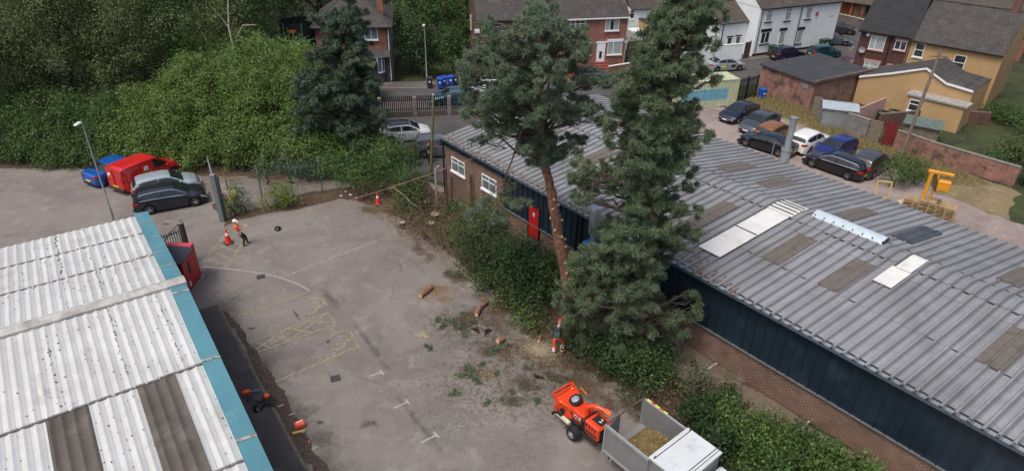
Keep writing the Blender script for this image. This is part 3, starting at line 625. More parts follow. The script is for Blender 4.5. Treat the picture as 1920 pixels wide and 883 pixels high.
def wheelchair(cx_, cy_, name='wheelchair_symbol'):
    c = G(cx_, cy_); mb = MB(); ax = Vector((.78, .62, 0)); ay = Vector((-.62, .78, 0)); pp = []
    for k in range(22):
        a = R(-150+k*13.5); pp.append(c+ax*math.cos(a)*.55+ay*math.sin(a)*.5)
    for i in range(21): mb.poly(strip('', pp[i], pp[i+1], .085, YP, .006+.0003*i))
    for a, b in [((.0, -.5), (.35, -.15)), ((.0, -.5), (-.35, -.85)), ((-.35, -.85), (-.75, -.75)), ((.35, -.15), (.55, -.5)), ((-.75, -.95), (-.65, -.6)), ((-.05, .1), (.35, -.2))]:
        mb.poly(strip('', c+ax*a[0]+ay*a[1], c+ax*b[0]+ay*b[1], .09, YP, .013))
    return tag(mb.build(name, YP), kind='structure')
wheelchair(588, 569); wheelchair(640, 632)
for a, b, c_, d_ in [((692, 705), (718, 697), (712, 693), (719, 702)), ((738, 765), (766, 752), (760, 748), (768, 758)), ((790, 829), (820, 814), (813, 809), (823, 820))]:
    marks('bay_tick', [(a, b), (c_, d_)], .10, WP)
arc = [(380, 500), (420, 503), (460, 508), (500, 514), (530, 522), (556, 532), (572, 540), (582, 546)]
marks('curved_white_line', [(arc[i], arc[i+1]) for i in range(len(arc)-1)], .10, WP)
marks('faded_line', [((540, 516), (600, 491)), ((600, 491), (706, 452))], .12, WPF)
marks('crossing_hatch', [((432, 428), (376, 496)), ((464, 440), (426, 502)), ((436, 427), (466, 432)), ((423, 448), (456, 462)), ((410, 460), (447, 473)), ((399, 472), (438, 487)), ((386, 484), (428, 500))], .085, YP)
marks('bay_line', [((328, 399), (430, 382))], .08, WPF)
marks('road_line', [((1500, 118), (1555, 106)), ((1592, 95), (1602, 88))], .12, WPF, z=.012); marks('road_line', [((700, 166), (722, 172))], .08, WPF, z=.118)

# ------------------------------------------------------------------ warehouse (right)
PANEL = mat('navy_cladding', (.012, .023, .036), .35, .0, var=.15, scale=.8, dirt=(.022, .038, .052), dscale=.7, dthr=.54)
WBRICK = brickmat('warehouse_brick', (.155, .07, .045), (.09, .045, .032), (.27, .22, .18), bw=.26, bh=.088, ms=.014, stain=(.105, .085, .07), dthr=.6)
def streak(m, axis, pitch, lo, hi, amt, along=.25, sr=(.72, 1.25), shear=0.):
    """shade of the rib grooves painted into the colour, and long weather streaks running down the sheets"""
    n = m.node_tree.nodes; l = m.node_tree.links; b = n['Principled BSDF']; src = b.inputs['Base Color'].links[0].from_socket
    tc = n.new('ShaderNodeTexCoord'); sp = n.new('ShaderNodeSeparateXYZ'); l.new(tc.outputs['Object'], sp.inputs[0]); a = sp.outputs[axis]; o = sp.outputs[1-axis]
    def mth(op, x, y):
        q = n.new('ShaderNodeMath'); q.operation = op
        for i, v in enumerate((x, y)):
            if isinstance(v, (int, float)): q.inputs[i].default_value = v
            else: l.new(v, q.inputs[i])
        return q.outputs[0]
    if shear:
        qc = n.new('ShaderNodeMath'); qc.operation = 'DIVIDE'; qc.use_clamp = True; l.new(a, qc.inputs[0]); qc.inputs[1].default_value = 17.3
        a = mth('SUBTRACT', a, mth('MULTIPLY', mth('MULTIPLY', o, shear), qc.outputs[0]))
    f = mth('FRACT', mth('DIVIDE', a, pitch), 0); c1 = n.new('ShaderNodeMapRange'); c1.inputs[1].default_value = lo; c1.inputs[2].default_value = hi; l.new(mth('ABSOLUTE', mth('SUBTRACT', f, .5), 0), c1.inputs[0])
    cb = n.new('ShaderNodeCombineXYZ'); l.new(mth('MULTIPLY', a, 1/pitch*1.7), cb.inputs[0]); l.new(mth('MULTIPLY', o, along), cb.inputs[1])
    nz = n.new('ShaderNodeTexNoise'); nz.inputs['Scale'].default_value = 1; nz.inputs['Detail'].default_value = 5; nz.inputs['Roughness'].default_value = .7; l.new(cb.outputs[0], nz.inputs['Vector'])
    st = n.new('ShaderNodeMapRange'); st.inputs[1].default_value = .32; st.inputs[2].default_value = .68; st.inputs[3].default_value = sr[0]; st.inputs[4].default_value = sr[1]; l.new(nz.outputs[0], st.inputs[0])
    groove_shade = mth('SUBTRACT', 1, mth('MULTIPLY', mth('MULTIPLY', c1.outputs[0], amt), mth('ADD', .5, nz.outputs[0])))  # darkens the colour along each groove to stand in for rib shading
    mx = n.new('ShaderNodeMix'); mx.data_type = 'RGBA'; mx.blend_type = 'MULTIPLY'; mx.inputs[0].default_value = 1; l.new(src, mx.inputs[6]); l.new(mth('MULTIPLY', groove_shade, st.outputs[0]), mx.inputs[7]); l.new(mx.outputs[2], b.inputs['Base Color']); return m
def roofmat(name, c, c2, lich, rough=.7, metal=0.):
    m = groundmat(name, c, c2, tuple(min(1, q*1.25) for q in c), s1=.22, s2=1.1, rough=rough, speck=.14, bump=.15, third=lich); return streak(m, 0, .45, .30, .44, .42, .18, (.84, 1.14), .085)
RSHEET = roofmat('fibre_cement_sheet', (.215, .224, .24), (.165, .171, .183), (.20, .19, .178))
RWHITE = mat('new_white_sheet', (.60, .60, .58), .5, var=.07, scale=1.5, dirt=(.46, .45, .42), dscale=1.1, dthr=.58)
RBROWN = mat('brown_rooflight', (.125, .108, .092), .6, var=.25, scale=2, dirt=(.09, .077, .065), dscale=2)
RDARK = mat('dark_roof_moss', (.05, .048, .045), .95, var=.4, scale=4, bump=.5)
LICH = mat('brown_moss', (.13, .09, .058), .95, var=.4, scale=5, bump=.6, dirt=(.2, .18, .15), dscale=5)
wh = thing('warehouse', 'long low brick warehouse with navy cladding and a grey ribbed roof', 'warehouse', A_, math.atan2(u_.y, u_.x))
WL, WD = 50.0, 14.7
def rz(y): return 4.2+.13*min(y, WD-y)
def SH(x, y): return x+.085*y*min(1, max(0, x/16))
def corr(name, x0, x1, y0, y1, m, off=0., parent=None, pitch=.45, rib=.06, ys=None, zf=rz, flat=False, steps=()):
    """ribbed sheet: raised ribs every 'pitch', laps stepped where sheets overlap; has thickness at the edges"""
    X = []; k = math.floor(x0/pitch)
    while k*pitch < x1+.001:
        for dx, h in ((0, 0), (.27, 0), (.31, rib*.9), (.345, rib), (.385, rib*.9), (.425, 0)):
            x = k*pitch+dx
            if x0-1e-6 <= x <= x1+1e-6: X.append((x, 0 if flat else h))
        k += 1
    if not X or X[0][0] > x0+.01: X.insert(0, (x0, 0))
    if X[-1][0] < x1-.01: X.append((x1, 0))
    Y = [y0, y1]
    if y0 < WD/2 < y1: Y.append(WD/2)
    for s in steps:
        if y0 < s < y1: Y += [s-.001, s+.001]
    Y = sorted(Y); vs = []; n = len(X)
    for y in Y:
        st = sum(.03 for s in steps if (y > s if y <= WD/2 else y < s) and ((s < WD/2) == (y <= WD/2)))
        for x, h in X: vs.append((SH(x, y), y, zf(y)+off+h+(0.03*sum(1 for s in steps if s < WD/2 and y > s) if y <= WD/2 else .03*sum(1 for s in steps if s > WD/2 and y < s))))
    fs = [(j*n+i, j*n+i+1, (j+1)*n+i+1, (j+1)*n+i) for j in range(len(Y)-1) for i in range(n-1)]
    b = len(vs); vs += [(x, y, z-.035) for x, y, z in vs]
    fs += [tuple(b+q for q in reversed(f)) for f in fs]
    for i in range(n-1): fs.append((i, i+1, b+i+1, b+i)); e = (len(Y)-1)*n; fs.append((e+i+1, e+i, b+e+i, b+e+i+1))
    for j in range(len(Y)-1): fs.append((j*n, (j+1)*n, b+(j+1)*n, b+j*n)); fs.append((j*n+n-1, (j+1)*n+n-1, b+(j+1)*n+n-1, b+j*n+n-1))
    return MB().add(vs, fs).build(name, m, parent or wh)
mb = MB(); mb.box(.1, 6.4, .15, .45, 0, 3.6); mb.box(6.4, WL, .15, .45, 0, 1.6); mb.box(.1, .4, .45, WD-.15, 0, 4.15); mb.box(.4, WL, WD-.45, WD-.15, 0, 4.1)
mb.add([(.1, .3, 4.15), (.1, WD-.3, 4.15), (.1, WD/2, 5.05), (.4, .3, 4.15), (.4, WD-.3, 4.15), (.4, WD/2, 5.05)], [(0, 1, 2), (5, 4, 3), (0, 3, 4, 1), (1, 4, 5, 2), (2, 5, 3, 0)])
mb.build('wall', WBRICK, wh)
mb = MB(); mb.box(.0, 6.4, .06, .2, 3.6, 4.22); mb.box(0.0, .09, .2, WD, 3.6, 4.18)
mb.build('fascia', PANEL, wh)
mb = MB(); x = 6.4
while x < WL:
    mb.box(x, x+.425, .11, .2, 1.6, 4.12)
    mb.box(x+.425, x+.465, .06, .2, 1.6, 4.12); x += .465
mb.box(6.4, WL, .05, .2, 4.12, 4.22)
mb.build('cladding', PANEL, wh)
mb = MB(); mb.box(6.4, WL, .03, .19, 1.55, 1.6); mb.build('drip_trim', mat('grey_trim', (.12, .13, .14), .5), wh)
mb = MB(); mb.box(13.15, 13.3, -.02, .1, 0, 4.1); mb.tube([(13.0, -.08, 0), (13.0, -.08, 4.1)], .06, 8); mb.build('drainpipe', mat('black_pipe', (.01, .011, .013), .5), wh)
MB().tube([(.05, .02, 0), (.05, .02, 4.1)], .06, 8).build('drainpipe', MC['black_pipe'], wh)
mb = MB()
for a, b in ((0, WL),):
    prof = [(-.19, 4.19), (-.22, 4.10), (-.17, 4.04), (-.07, 4.04), (-.02, 4.10), (-.02, 4.19), (-.05, 4.19), (-.06, 4.12), (-.09, 4.08), (-.15, 4.08), (-.18, 4.12), (-.165, 4.19)]
    n = len(prof); vs = [(a, y, z) for y, z in prof]+[(b, y, z) for y, z in prof]
    mb.add(vs, [(i, n+i, n+(i+1) % n, (i+1) % n) for i in range(n)])
mb.build('gutter', mat('navy_gutter', (.035, .055, .075), .4, var=.15), wh)
mb = MB(); mb.box(0, WL, WD+.02, WD+.16, 4.02, 4.14); mb.build('gutter', MC['navy_gutter'], wh)
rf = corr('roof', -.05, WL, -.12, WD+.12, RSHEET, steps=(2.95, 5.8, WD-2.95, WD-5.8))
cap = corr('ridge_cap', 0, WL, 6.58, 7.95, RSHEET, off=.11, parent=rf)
rf_p = [rf]
def moss(name, spots, m, parent):
    mb = MB()
    for (x, y, dx, dy, z, h) in spots:
        k = 7; ph = random.uniform(0, 6); x = SH(x, y) if y > -.6 and parent is rf_p[0] else x; pts = [(x+math.cos(2*math.pi*i/k+ph)*dx*random.uniform(.6, 1.1), y+math.sin(2*math.pi*i/k+ph)*dy*random.uniform(.6, 1.1)) for i in range(k)]
        vs = [(p[0], p[1], z-.02) for p in pts]+[(x+(p[0]-x)*.7, y+(p[1]-y)*.7, z+h) for p in pts]
        mb.add(vs, [tuple(range(k, 2*k))]+[(i, (i+1) % k, k+(i+1) % k, k+i) for i in range(k)])
    return tag(mb.build(name, m, parent), kind='stuff')
sp = []
for k in range(int(WL/.45)):
    x = k*.45+.36
    for yy in (6.52, 8.0):
        if random.random() < .8: sp.append((x-.2+random.uniform(-.1, .1), yy+random.uniform(-.03, .03), random.uniform(.07, .2), .05, rz(yy)+.10, .03))
    if random.random() < .6: sp.append((x, random.uniform(-.1, 0), .05, .07, 4.24, .04))
    if random.random() < .25: sp.append((x-.2, 2.95, .18, .03, rz(2.95)+.03, .02))
moss('moss', sp, RDARK, rf)
sp = []
for k in range(70):
    x = k*.45+.15; 
    n_ = 5 if 15.5 < x < 20.5 else (3 if x < 23 else 0)
    for q in range(n_):
        y = random.uniform(0, 2.2 if n_ == 5 else .8)*random.uniform(.4, 1); sp.append((x+random.uniform(-.06, .06), y, random.uniform(.05, .13), random.uniform(.10, .38), rz(y)+.008, .015))
moss('lichen', sp, LICH, rf)
def patch(x0, x1, y0, y1, m, name='rooflight', flat=False, off=.05): return corr(name, x0, x1, y0, y1, m, off=off, parent=rf, flat=flat, rib=.05)
patch(19.5, 20.72, 1.55, 6.56, RWHITE, 'white_roof_panel', True, .15); patch(19.5, 20.82, 6.57, 7.35, RWHITE, 'white_roof_panel', True, .19); patch(19.5, 20.82, 7.36, 8.0, RWHITE, 'white_roof_panel', True, .19)
for yy in (6.72, 7.02, 7.3, 7.62): MB().box(SH(19.5, yy), SH(20.82, yy), yy, yy+.022, rz(yy)+.222, rz(yy)+.262).build('panel_seam', RDARK, rf)
MB().box(SH(19.5, 4.1), SH(20.72, 4.1), 4.1, 4.13, rz(4.1)+.18, rz(4.1)+.212).build('panel_seam', RDARK, rf)
patch(26.05, 26.85, 4.7, 6.2, RWHITE, 'white_roof_panel', True, .15); patch(26.2, 26.85, 6.15, 7.6, RWHITE, 'white_roof_panel', True, .21)
for x in (4.5, 9.0, 13.5, 17.5, 21.85, 24.65, 31.0, 35.5, 40):
    patch(x, x+.93, 2.97, 5.75, RBROWN, off=.085 if 0 else .08)
for x in (6.0, 10.5, 14.3, 16.9, 21.6, 29.0, 33.0): patch(x, x+.93, 9.1, 11.7, RBROWN, off=.08)
patch(24.4, 25.4, 9.2, 12.4, mat('dark_slate_patch', (.045, .05, .06), .4, var=.3, scale=2), off=.08)
# ridge vent
vt = MB(); n = 9; vs = []
for x in (22.0, 25.5):
    for i in range(n): a = R(25+130*i/(n-1)); vs.append((x, 7.78-math.cos(a)*.46, 5.14+math.sin(a)*.36))
vt.add(vs, [(i, i+1, n+i+1, n+i) for i in range(n-1)]); vt.add([(x, y, z-.02) for x, y, z in vs], [(i, i+1, n+i+1, n+i) for i in range(n-1)])
vo = vt.build('ridge_vent', mat('pale_blue_sheet', (.42, .50, .56), .45, var=.1), rf, smooth=50)
mb = MB()
for x in np.arange(22.1, 25.5, .48): mb.box(x, x+.04, 7.4, 8.1, 5.1, 5.42)
mb.box(22.05, 25.45, 7.62, 7.9, 5.1, 5.25); mb.build('vent_bracket', TRIM, vo)
# brick end windows, door
for x in (.85, 4.22):
    f = window(wh, x, 2.08, 1.5, .98, split=(.5,), top=.34, y=.15, pane=mat('warehouse_pane', (.12, .15, .15), .2, var=.5, scale=3))
    mb = MB()
    for k in range(1, 10): mb.box(x+.08+k*.135, x+.09+k*.135, .075, .085, 2.14, 2.7)
    mb.build('window_bars', mat('bar_paint', (.35, .37, .38), .5), f)
MB().box(8.95, 9.8, .05, .14, .75, 2.8).build('door', mat('red_door', (.38, .012, .014), .4, var=.06), wh)
f = MB().box(8.87, 9.88, .03, .12, .67, 2.88); 
mb = MB(); mb.box(8.87, 8.95, .03, .13, .67, 2.88); mb.box(9.8, 9.88, .03, .13, .67, 2.88); mb.box(8.95, 9.8, .03, .13, 2.8, 2.88); mb.build('door_frame', TRIM, wh)
MB().box(9.28, 9.46, .035, .052, 2.2, 2.45).build('door_sign', mat('sign_blue_white', (.35, .42, .6), .5), wh)
MB().bbox(8.85, 9.9, -.5, .1, 0, .67, .03).build('door_step', mat('dark_step', (.06, .055, .05), .9, var=.3), wh)
for xx in (22.6, 27.3): MB().box(xx, xx+.1, -.75, .1, 0, .10).build('kerb_block', CONC, wh)
# extractor beside the wall, second flue behind
p = U(14.75, -.55); t = thing('dust_extractor', 'grey cylindrical extractor on a blue unit against the navy wall behind the pine', 'extractor', p, math.atan2(u_.y, u_.x))
BLUEP = mat('blue_machine_paint', (.02, .12, .35), .5, var=.15)
MB().tube([(0, 0, 3.75), (0, 0, 3.85), (0, 0, 5.25), (0, 0, 5.3)], [.24, .3, .3, .27], 18).build('cylinder', GALV, t, smooth=40)
MB().tube([(0, 0, 3.2), (0, 0, 3.75)], [.12, .24], 14).build('cone', GALV, t, smooth=40)
MB().bbox(-.45, .45, -.35, .3, 2.1, 3.2, .04).build('blue_unit', BLUEP, t)
mb = MB(); [mb.box(a*.4-.03, a*.4+.03, b*.28-.03, b*.28+.03, 0, 2.1) for a in (-1, 1) for b in (-1, 1)]; mb.build('leg', GALV, t)
MB().tube([(.7, .1, 3.6), (.7, .1, 5.3)], .035, 8).build('stack_pipe', GALV, t)
p = U(16.1, 15.05); t = thing('flue', 'tall galvanised steel flue standing at the rear edge of the warehouse roof', 'flue', p, 0)
MB().tube([(0, 0, 0), (0, 0, 4.9), (0, 0, 5.2), (0, 0, 7.0)], [.31, .31, .2, .2], 18).build('pipe', GALV, t, smooth=40)
MB().tube([(0, 0, 6.95), (0, 0, 7.03)], [.23, .23], 18).build('collar', GALV, t); MB().tube([(0, 0, 4.85), (0, 0, 4.95)], [.34, .34], 18).build('collar', GALV, t)
MB().tube([(-.9, -.1, 3.9), (-.9, -.1, 5.4)], .03, 8).build('conduit', GALV, t)

# ------------------------------------------------------------------ workshop (left) with white ribbed roof and blue verge
ang2 = math.atan2(-.811, .585)
ws_ = thing('workshop_building', 'workshop with a dirty white corrugated roof and turquoise verge flashing', 'building', (-14.04, 23.65, 0), ang2)
def lz(x): return 4.5-.088*abs(x)
RW2 = groundmat('white_corrugated_sheet', (.47, .485, .48), (.42, .43, .425), (.52, .535, .53), s1=.4, s2=2.2, rough=.6, speck=.10, bump=.15, third=(.33, .32, .30))
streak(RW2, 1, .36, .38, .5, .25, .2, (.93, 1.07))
RB2 = groundmat('brown_translucent_sheet', (.10, .086, .072), (.075, .064, .054), (.14, .125, .11), s1=.5, s2=3, rough=.5, speck=.15, bump=.2)
TURQ = groundmat('turquoise_flashing', (.085, .225, .275), (.07, .19, .235), (.12, .265, .31), s1=.4, s2=2.4, rough=.5, speck=.08, bump=.1)
def corr2(name, x0, x1, y0, y1, m, off=0., parent=None, pitch=.36):
    Y = []; k = math.floor(y0/pitch)
    while k*pitch <= y1+.001:
        for dy, h in ((0, 0), (.10, .008), (.15, .04), (.19, .052), (.23, .04), (.28, .008)):
            y = k*pitch+dy
            if y0 <= y <= y1: Y.append((y, h))
        k += 1
    X = [x0, x1]+([0] if x0 < 0 < x1 else []); X.sort(); n = len(Y)
    vs = [(x, y, lz(x)+off+h) for x in X for y, h in Y]
    fs = [(j*n+i, j*n+i+1, (j+1)*n+i+1, (j+1)*n+i) for j in range(len(X)-1) for i in range(n-1)]
    b = len(vs); vs += [(x, y, z-.03) for x, y, z in vs]; fs += [tuple(b+q for q in reversed(f)) for f in fs]
    e = (len(X)-1)*n
    for i in range(n-1): fs.append((i, i+1, b+i+1, b+i)); fs.append((e+i+1, e+i, b+e+i, b+e+i+1))
    for j in range(len(X)-1): fs.append((j*n, (j+1)*n, b+(j+1)*n, b+j*n)); fs.append((j*n+n-1, (j+1)*n+n-1, b+(j+1)*n+n-1, b+j*n+n-1))
    return MB().add(vs, fs).build(name, m, parent or ws_, smooth=30)
XE = -9.3; YW = -26
mb = MB(); mb.box(XE+.25, 20, -.45, -.2, 0, 3.0); mb.box(XE+.25, XE+.5, YW, -.45, 0, 3.5); mb.build('wall', brickmat('workshop_brick', (.10, .055, .04), (.07, .04, .03), (.12, .1, .085)), ws_)
mb = MB(); mb.add([(XE, -.02, lz(XE)-.5), (0, -.02, lz(0)-.5), (20, -.02, lz(20)-.5), (20, -.02, lz(20)), (0, -.02, lz(0)), (XE, -.02, lz(XE)), (XE, -.12, lz(XE)-.5), (0, -.12, lz(0)-.5), (20, -.12, lz(20)-.5), (20, -.12, lz(20)), (0, -.12, lz(0)), (XE, -.12, lz(XE))], [(0, 1, 4, 5), (1, 2, 3, 4), (11, 10, 7, 6), (10, 9, 8, 7), (0, 6, 7, 1), (1, 7, 8, 2), (0, 5, 11, 6)])
mb.build('barge_board', mat('turquoise_board', (.05, .2, .26), .5, var=.15), ws_)
corr_r = None
laps = [XE, -6.6, -3.6, 0, 5.35, 10.3, 15.5, 20]
for i in range(len(laps)-1):
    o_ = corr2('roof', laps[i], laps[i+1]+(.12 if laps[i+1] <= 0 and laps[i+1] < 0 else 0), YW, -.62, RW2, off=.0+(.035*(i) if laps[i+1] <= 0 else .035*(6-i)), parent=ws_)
    if i == 0: wroof = o_
def lzo(x):
    i = max(k for k in range(len(laps)-1) if laps[k] <= x+1e-6); return .035*i if laps[i+1] <= 0 else .035*(6-i)
# brown rooflights
def loc2(px, py):
    z = 4.1
    for _ in range(15):
        g = G(px, py, z)-Vector((-14.04, 23.65, z)); x = g.x*.585-g.y*.811; y = g.x*.811+g.y*.585; z = lz(x)+.1
    return x, y
ya = loc2(262, 760)[1]; yb = loc2(338, 726)[1]
corr2('rooflight', 5.36, 10.28, ya, yb, RB2, off=.035*2+.02+.0, parent=ws_)
yc = loc2(180, 800)[1]
corr2('rooflight', 5.36, 10.28, yc-1.35, yc, RB2, off=.035*2+.02, parent=ws_)
corr2('rooflight', 10.32, 15.4, ya-.05, yb, RB2, off=.035*1+.02, parent=ws_)
# turquoise verge with lap straps
for i, (a, b) in enumerate([(XE, -7.6), (-7.57, -5.6), (-5.57, -3.6), (-3.57, -1.9), (-1.87, -.02), (.02, .75), (.78, 5.3), (5.33, 9.55), (9.58, 13.9), (13.93, 20)]):
    mb = MB(); zo = .16
    mb.add([(a, -.66, lz(a)+zo+.03), (b, -.66, lz(b)+zo+.03), (b, .0, lz(b)+zo-.03), (a, 0, lz(a)+zo-.03), (b, .0, lz(b)-.2), (a, 0, lz(a)-.2), (a, -.66, lz(a)), (b, -.66, lz(b)), (a, -.05, lz(a)-.2), (b, -.05, lz(b)-.2)], [(0, 1, 2, 3), (3, 2, 4, 5), (1, 0, 6, 7), (0, 3, 5, 6), (2, 1, 7, 4)])
    mb.build('verge_flashing', TURQ, ws_)
for x in (-7.58, -5.58, -3.58, -1.88, .76, 5.3, 9.56, 13.9):
    m_ = MC['turquoise_board'] if False else mat('lap_strap', (.30, .30, .27), .8, var=.35, scale=9, dirt=(.14, .10, .07), dscale=6)
    w0 = .03 if x < 0 else .07
    MB().add([(x-w0, -.67, lz(x)+.205), (x+w0, -.67, lz(x)+.205), (x+w0, .005, lz(x)+.145), (x-w0, .005, lz(x)+.145)], [(0, 1, 2, 3)]).build('lap_strap', m_, ws_)
# ridge capping
mb = MB(); mb.add([(-.32, YW, lz(.32)+.22), (0, YW, lz(0)+.30), (.32, YW, lz(.32)+.24), (-.32, .02, lz(.32)+.22), (0, .02, lz(0)+.30), (.32, .02, lz(.32)+.24)], [(0, 1, 4, 3), (1, 2, 5, 4)])
mb.add([(-.32, YW, lz(.32)+.10), (-.32, .02, lz(.32)+.10), (-.32, .02, lz(.32)+.22), (-.32, YW, lz(.32)+.22), (.32, YW, lz(.32)+.10), (.32, .02, lz(.32)+.10), (.32, .02, lz(.32)+.24), (.32, YW, lz(.32)+.24), (0, .02, lz(0)+.30)], [(0, 1, 2, 3), (4, 5, 6, 7), (1, 5, 6, 8, 2)])
mb.build('ridge_cap', groundmat('dirty_white_cap', (.42, .42, .40), (.26, .26, .245), (.52, .52, .5), s1=1.2, s2=4, speck=.2), ws_)
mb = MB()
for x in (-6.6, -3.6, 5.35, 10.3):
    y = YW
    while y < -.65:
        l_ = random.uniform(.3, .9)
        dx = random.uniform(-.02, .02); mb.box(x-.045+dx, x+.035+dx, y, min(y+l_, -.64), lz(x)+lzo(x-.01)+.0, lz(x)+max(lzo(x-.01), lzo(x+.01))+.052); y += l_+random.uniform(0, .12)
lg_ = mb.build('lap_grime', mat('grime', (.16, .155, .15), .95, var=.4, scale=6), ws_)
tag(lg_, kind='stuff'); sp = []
for k in range(420):
    x = random.uniform(XE, 14); y = -.7-abs(random.gauss(0, 5)); r_ = random.uniform(.014, .038)*(1.5 if random.random() < .12 else 1)
    yy = math.floor(y/.36)*.36+.18+random.choice([-.16, 0, .16]); sp.append((x, yy, r_, r_, lz(x)+lzo(x)+(.07 if abs((yy/.36) % 1-.5) < .1 else .012), .014))
moss('moss', sp, mat('grey_moss', (.13, .135, .12), .95, var=.3), ws_)
sp = []
for yy, xa, xb in ((-3.05, -5.5, 4.6), (-1.25, .4, 5.0), (-5.2, 1, 5), (-4.3, -9, -4)):
    x = xa
    while x < xb:
        r_ = random.uniform(.03, .09); sp.append((x, yy+random.uniform(-.05, .05), r_, r_*.6, lz(x)+lzo(x)+.03, .03)); x += random.uniform(.06, .45)
moss('moss', sp, MC['grey_moss'], ws_)
# raised tarmac path along the workshop, kerb and drifted soil
def U2(x, y, z=0): a = Vector((-14.04, 23.65, 0))+Vector((.585, -.811, 0))*x+Vector((.811, .585, 0))*y; return Vector((a.x, a.y, z))
mb = MB(); P = [U2(-4.3, -.3), U2(20, -.3), U2(20, 1.5), U2(-4.3, 1.5)]
mb.prism([(p.x, p.y) for p in P], -.02, .10); tag(mb.build('path', PAVE), kind='structure')
P = [U2(-4.3, 1.5), U2(20, 1.5), U2(20, 1.62), U2(-4.3, 1.62)]; tag(MB().prism([(p.x, p.y) for p in P], -.02, .115).build('kerb', mat('mossy_kerb', (.10, .09, .07), .9, var=.35, scale=3)), kind='structure')
sheet('drifted_soil', [tuple(U2(x, y))[:2] for x, y in [(-3.9, 1.62), (20, 1.62), (20, 2.5), (12, 2.35), (8, 2.2), (4, 2.25), (1, 2.1), (-2, 2.0), (-3.5, 1.8)]], .009, mat('dark_soil', (.055, .040, .03), .95, var=.5, scale=6, bump=.8), jag=.05, step=.25, seed=12)
# ================================================================== HOUSES
ROOFT = brickmat('dark_roof_tiles', (.062, .055, .052), (.048, .044, .042), (.030, .028, .027), bw=.3, bh=.17, ms=.018, stain=(.085, .078, .068), dthr=.56)
ROOFB = brickmat('black_roof_tiles', (.022, .023, .026), (.018, .019, .021), (.006, .006, .007), bw=.33, bh=.21, ms=.02)
ROOFN = brickmat('brown_roof_tiles', (.075, .06, .05), (.06, .05, .042), (.04, .034, .03), bw=.3, bh=.15, ms=.015, stain=(.09, .085, .07))
REDB = brickmat('red_brick', (.30, .080, .045), (.20, .058, .038), (.24, .18, .15), stain=(.12, .055, .04), dthr=.56)
OLDB = brickmat('old_brick', (.15, .052, .038), (.095, .042, .034), (.13, .11, .095), stain=(.07, .045, .038), dthr=.5)
DKB = brickmat('dark_brick', (.055, .040, .038), (.04, .033, .032), (.10, .09, .085), dthr=.6)
MAROON = brickmat('maroon_brick', (.095, .030, .026), (.07, .026, .023), (.075, .045, .04))
GARB = brickmat('garage_brick', (.34, .125, .078), (.15, .065, .048), (.24, .19, .16), bw=.27, bh=.1, ms=.02, stain=(.085, .055, .045), dthr=.5)
WREND = mat('white_render', (.66, .70, .71), .8, var=.05, scale=.8, bump=.1)
BEIGE = mat('ochre_render', (.40, .265, .13), .85, var=.08, scale=.7, bump=.15, dirt=(.34, .22, .11), dscale=.5, dthr=.58)
CREAM = mat('cream_render', (.5, .38, .22), .85, var=.06)
BLACKP = mat('black_paint', (.012, .013, .015), .5)
PINK = mat('pink_lintel', (.42, .24, .2), .8, var=.1)
FELT = mat('roof_felt', (.030, .033, .038), .8, var=.18, scale=1.2, dirt=(.045, .047, .05), dscale=.8)

class HF:            # a house frame on the ground: origin, direction of its front wall
    def __init__(s, a, b):
        s.o = Vector((a[0], a[1], 0)); d = Vector((b[0]-a[0], b[1]-a[1], 0)); s.w = d.length; s.d = d.normalized(); s.ang = math.atan2(d.y, d.x); s.n = Vector((-s.d.y, s.d.x, 0))
    def px(s, px, py, y=0.):      # photo point on the front wall plane -> local x, z
        r = ray(px, py); nn = np.array(s.n)[:2]; o = np.array(s.o)[:2]
        t = (o@nn+y)/(r[:2]@nn); q = r*t
        return float((q[:2]-o)@np.array(s.d)[:2]), CAMH+q[2]
def winpx(h, f, x0, y0, x1, y1, y=0., **k):
    a = f.px(x0, y1, y); b = f.px(x1, y0, y); c = f.px(x0, y0, y)
    xx = (a[0]+c[0])/2; return window(h, xx, a[1], max(.4, b[0]-xx), max(.4, b[1]-a[1]), y=y, **k)

# hipped house with bay window
f = HF((-19.5, 65.4), (-12.5, 66.4)); h = thing('hipped_house', 'hipped roof house with white bow window and dark brick below red brick', 'house', f.o, f.ang)
wall_box('wall', 7.1, 8, 2.9, DKB, h); wall_box('wall', 7.06, 7.96, 5.6, REDB, h, z0=2.9, x0=.02, y0=.02)
mb = MB(); mb.box(6.75, 7.13, -.02, .3, 0, 5.5); mb.box(7.08, 7.14, .3, 8.0, 0, 5.6); mb.build('quoin', DKB, h)
MB().box(7.14, 7.17, .35, 7.9, .1, 5.55).build('side_render', mat('grey_side_render', (.24, .22, .18), .9, var=.15), h)
ov = .35; mb = MB(); e = 5.55; r1 = 8.2
vs = [(-ov, -ov, e), (7.1+ov, -ov, e), (7.1+ov, 8+ov, e), (-ov, 8+ov, e), (3.1, 4, r1), (4.0, 4, r1)]
mb.add(vs+[(x, y, z-.12) for x, y, z in vs[:4]], [(0, 1, 5, 4), (1, 2, 5), (2, 3, 4, 5), (3, 0, 4), (0, 6, 7, 1), (1, 7, 8, 2), (2, 8, 9, 3), (3, 9, 6, 0), (6, 9, 8, 7)])
rr = mb.build('roof', ROOFT, h)
mb = MB()
for a, b in (((-ov, -ov, e), (3.1, 4, r1)), ((7.1+ov, -ov, e), (4.0, 4, r1)), ((3.1, 4, r1), (4, 4, r1))): mb.tube([a, b], .11, 6)
mb.build('hip_tiles', ROOFT, rr)
chimney(h, 6.3, 2.2, 5.6, 8.6, REDB, .62, .5, 0)
MB().box(-ov, 7.1+ov, -ov-.08, -ov, 5.44, 5.55).build('gutter', BLACKP, h)
pipe(h, 7.0, 2.6, 5.3, WHITE, y=-.1); pipe(h, 7.0, .2, 2.5, WHITE, y=-.1)
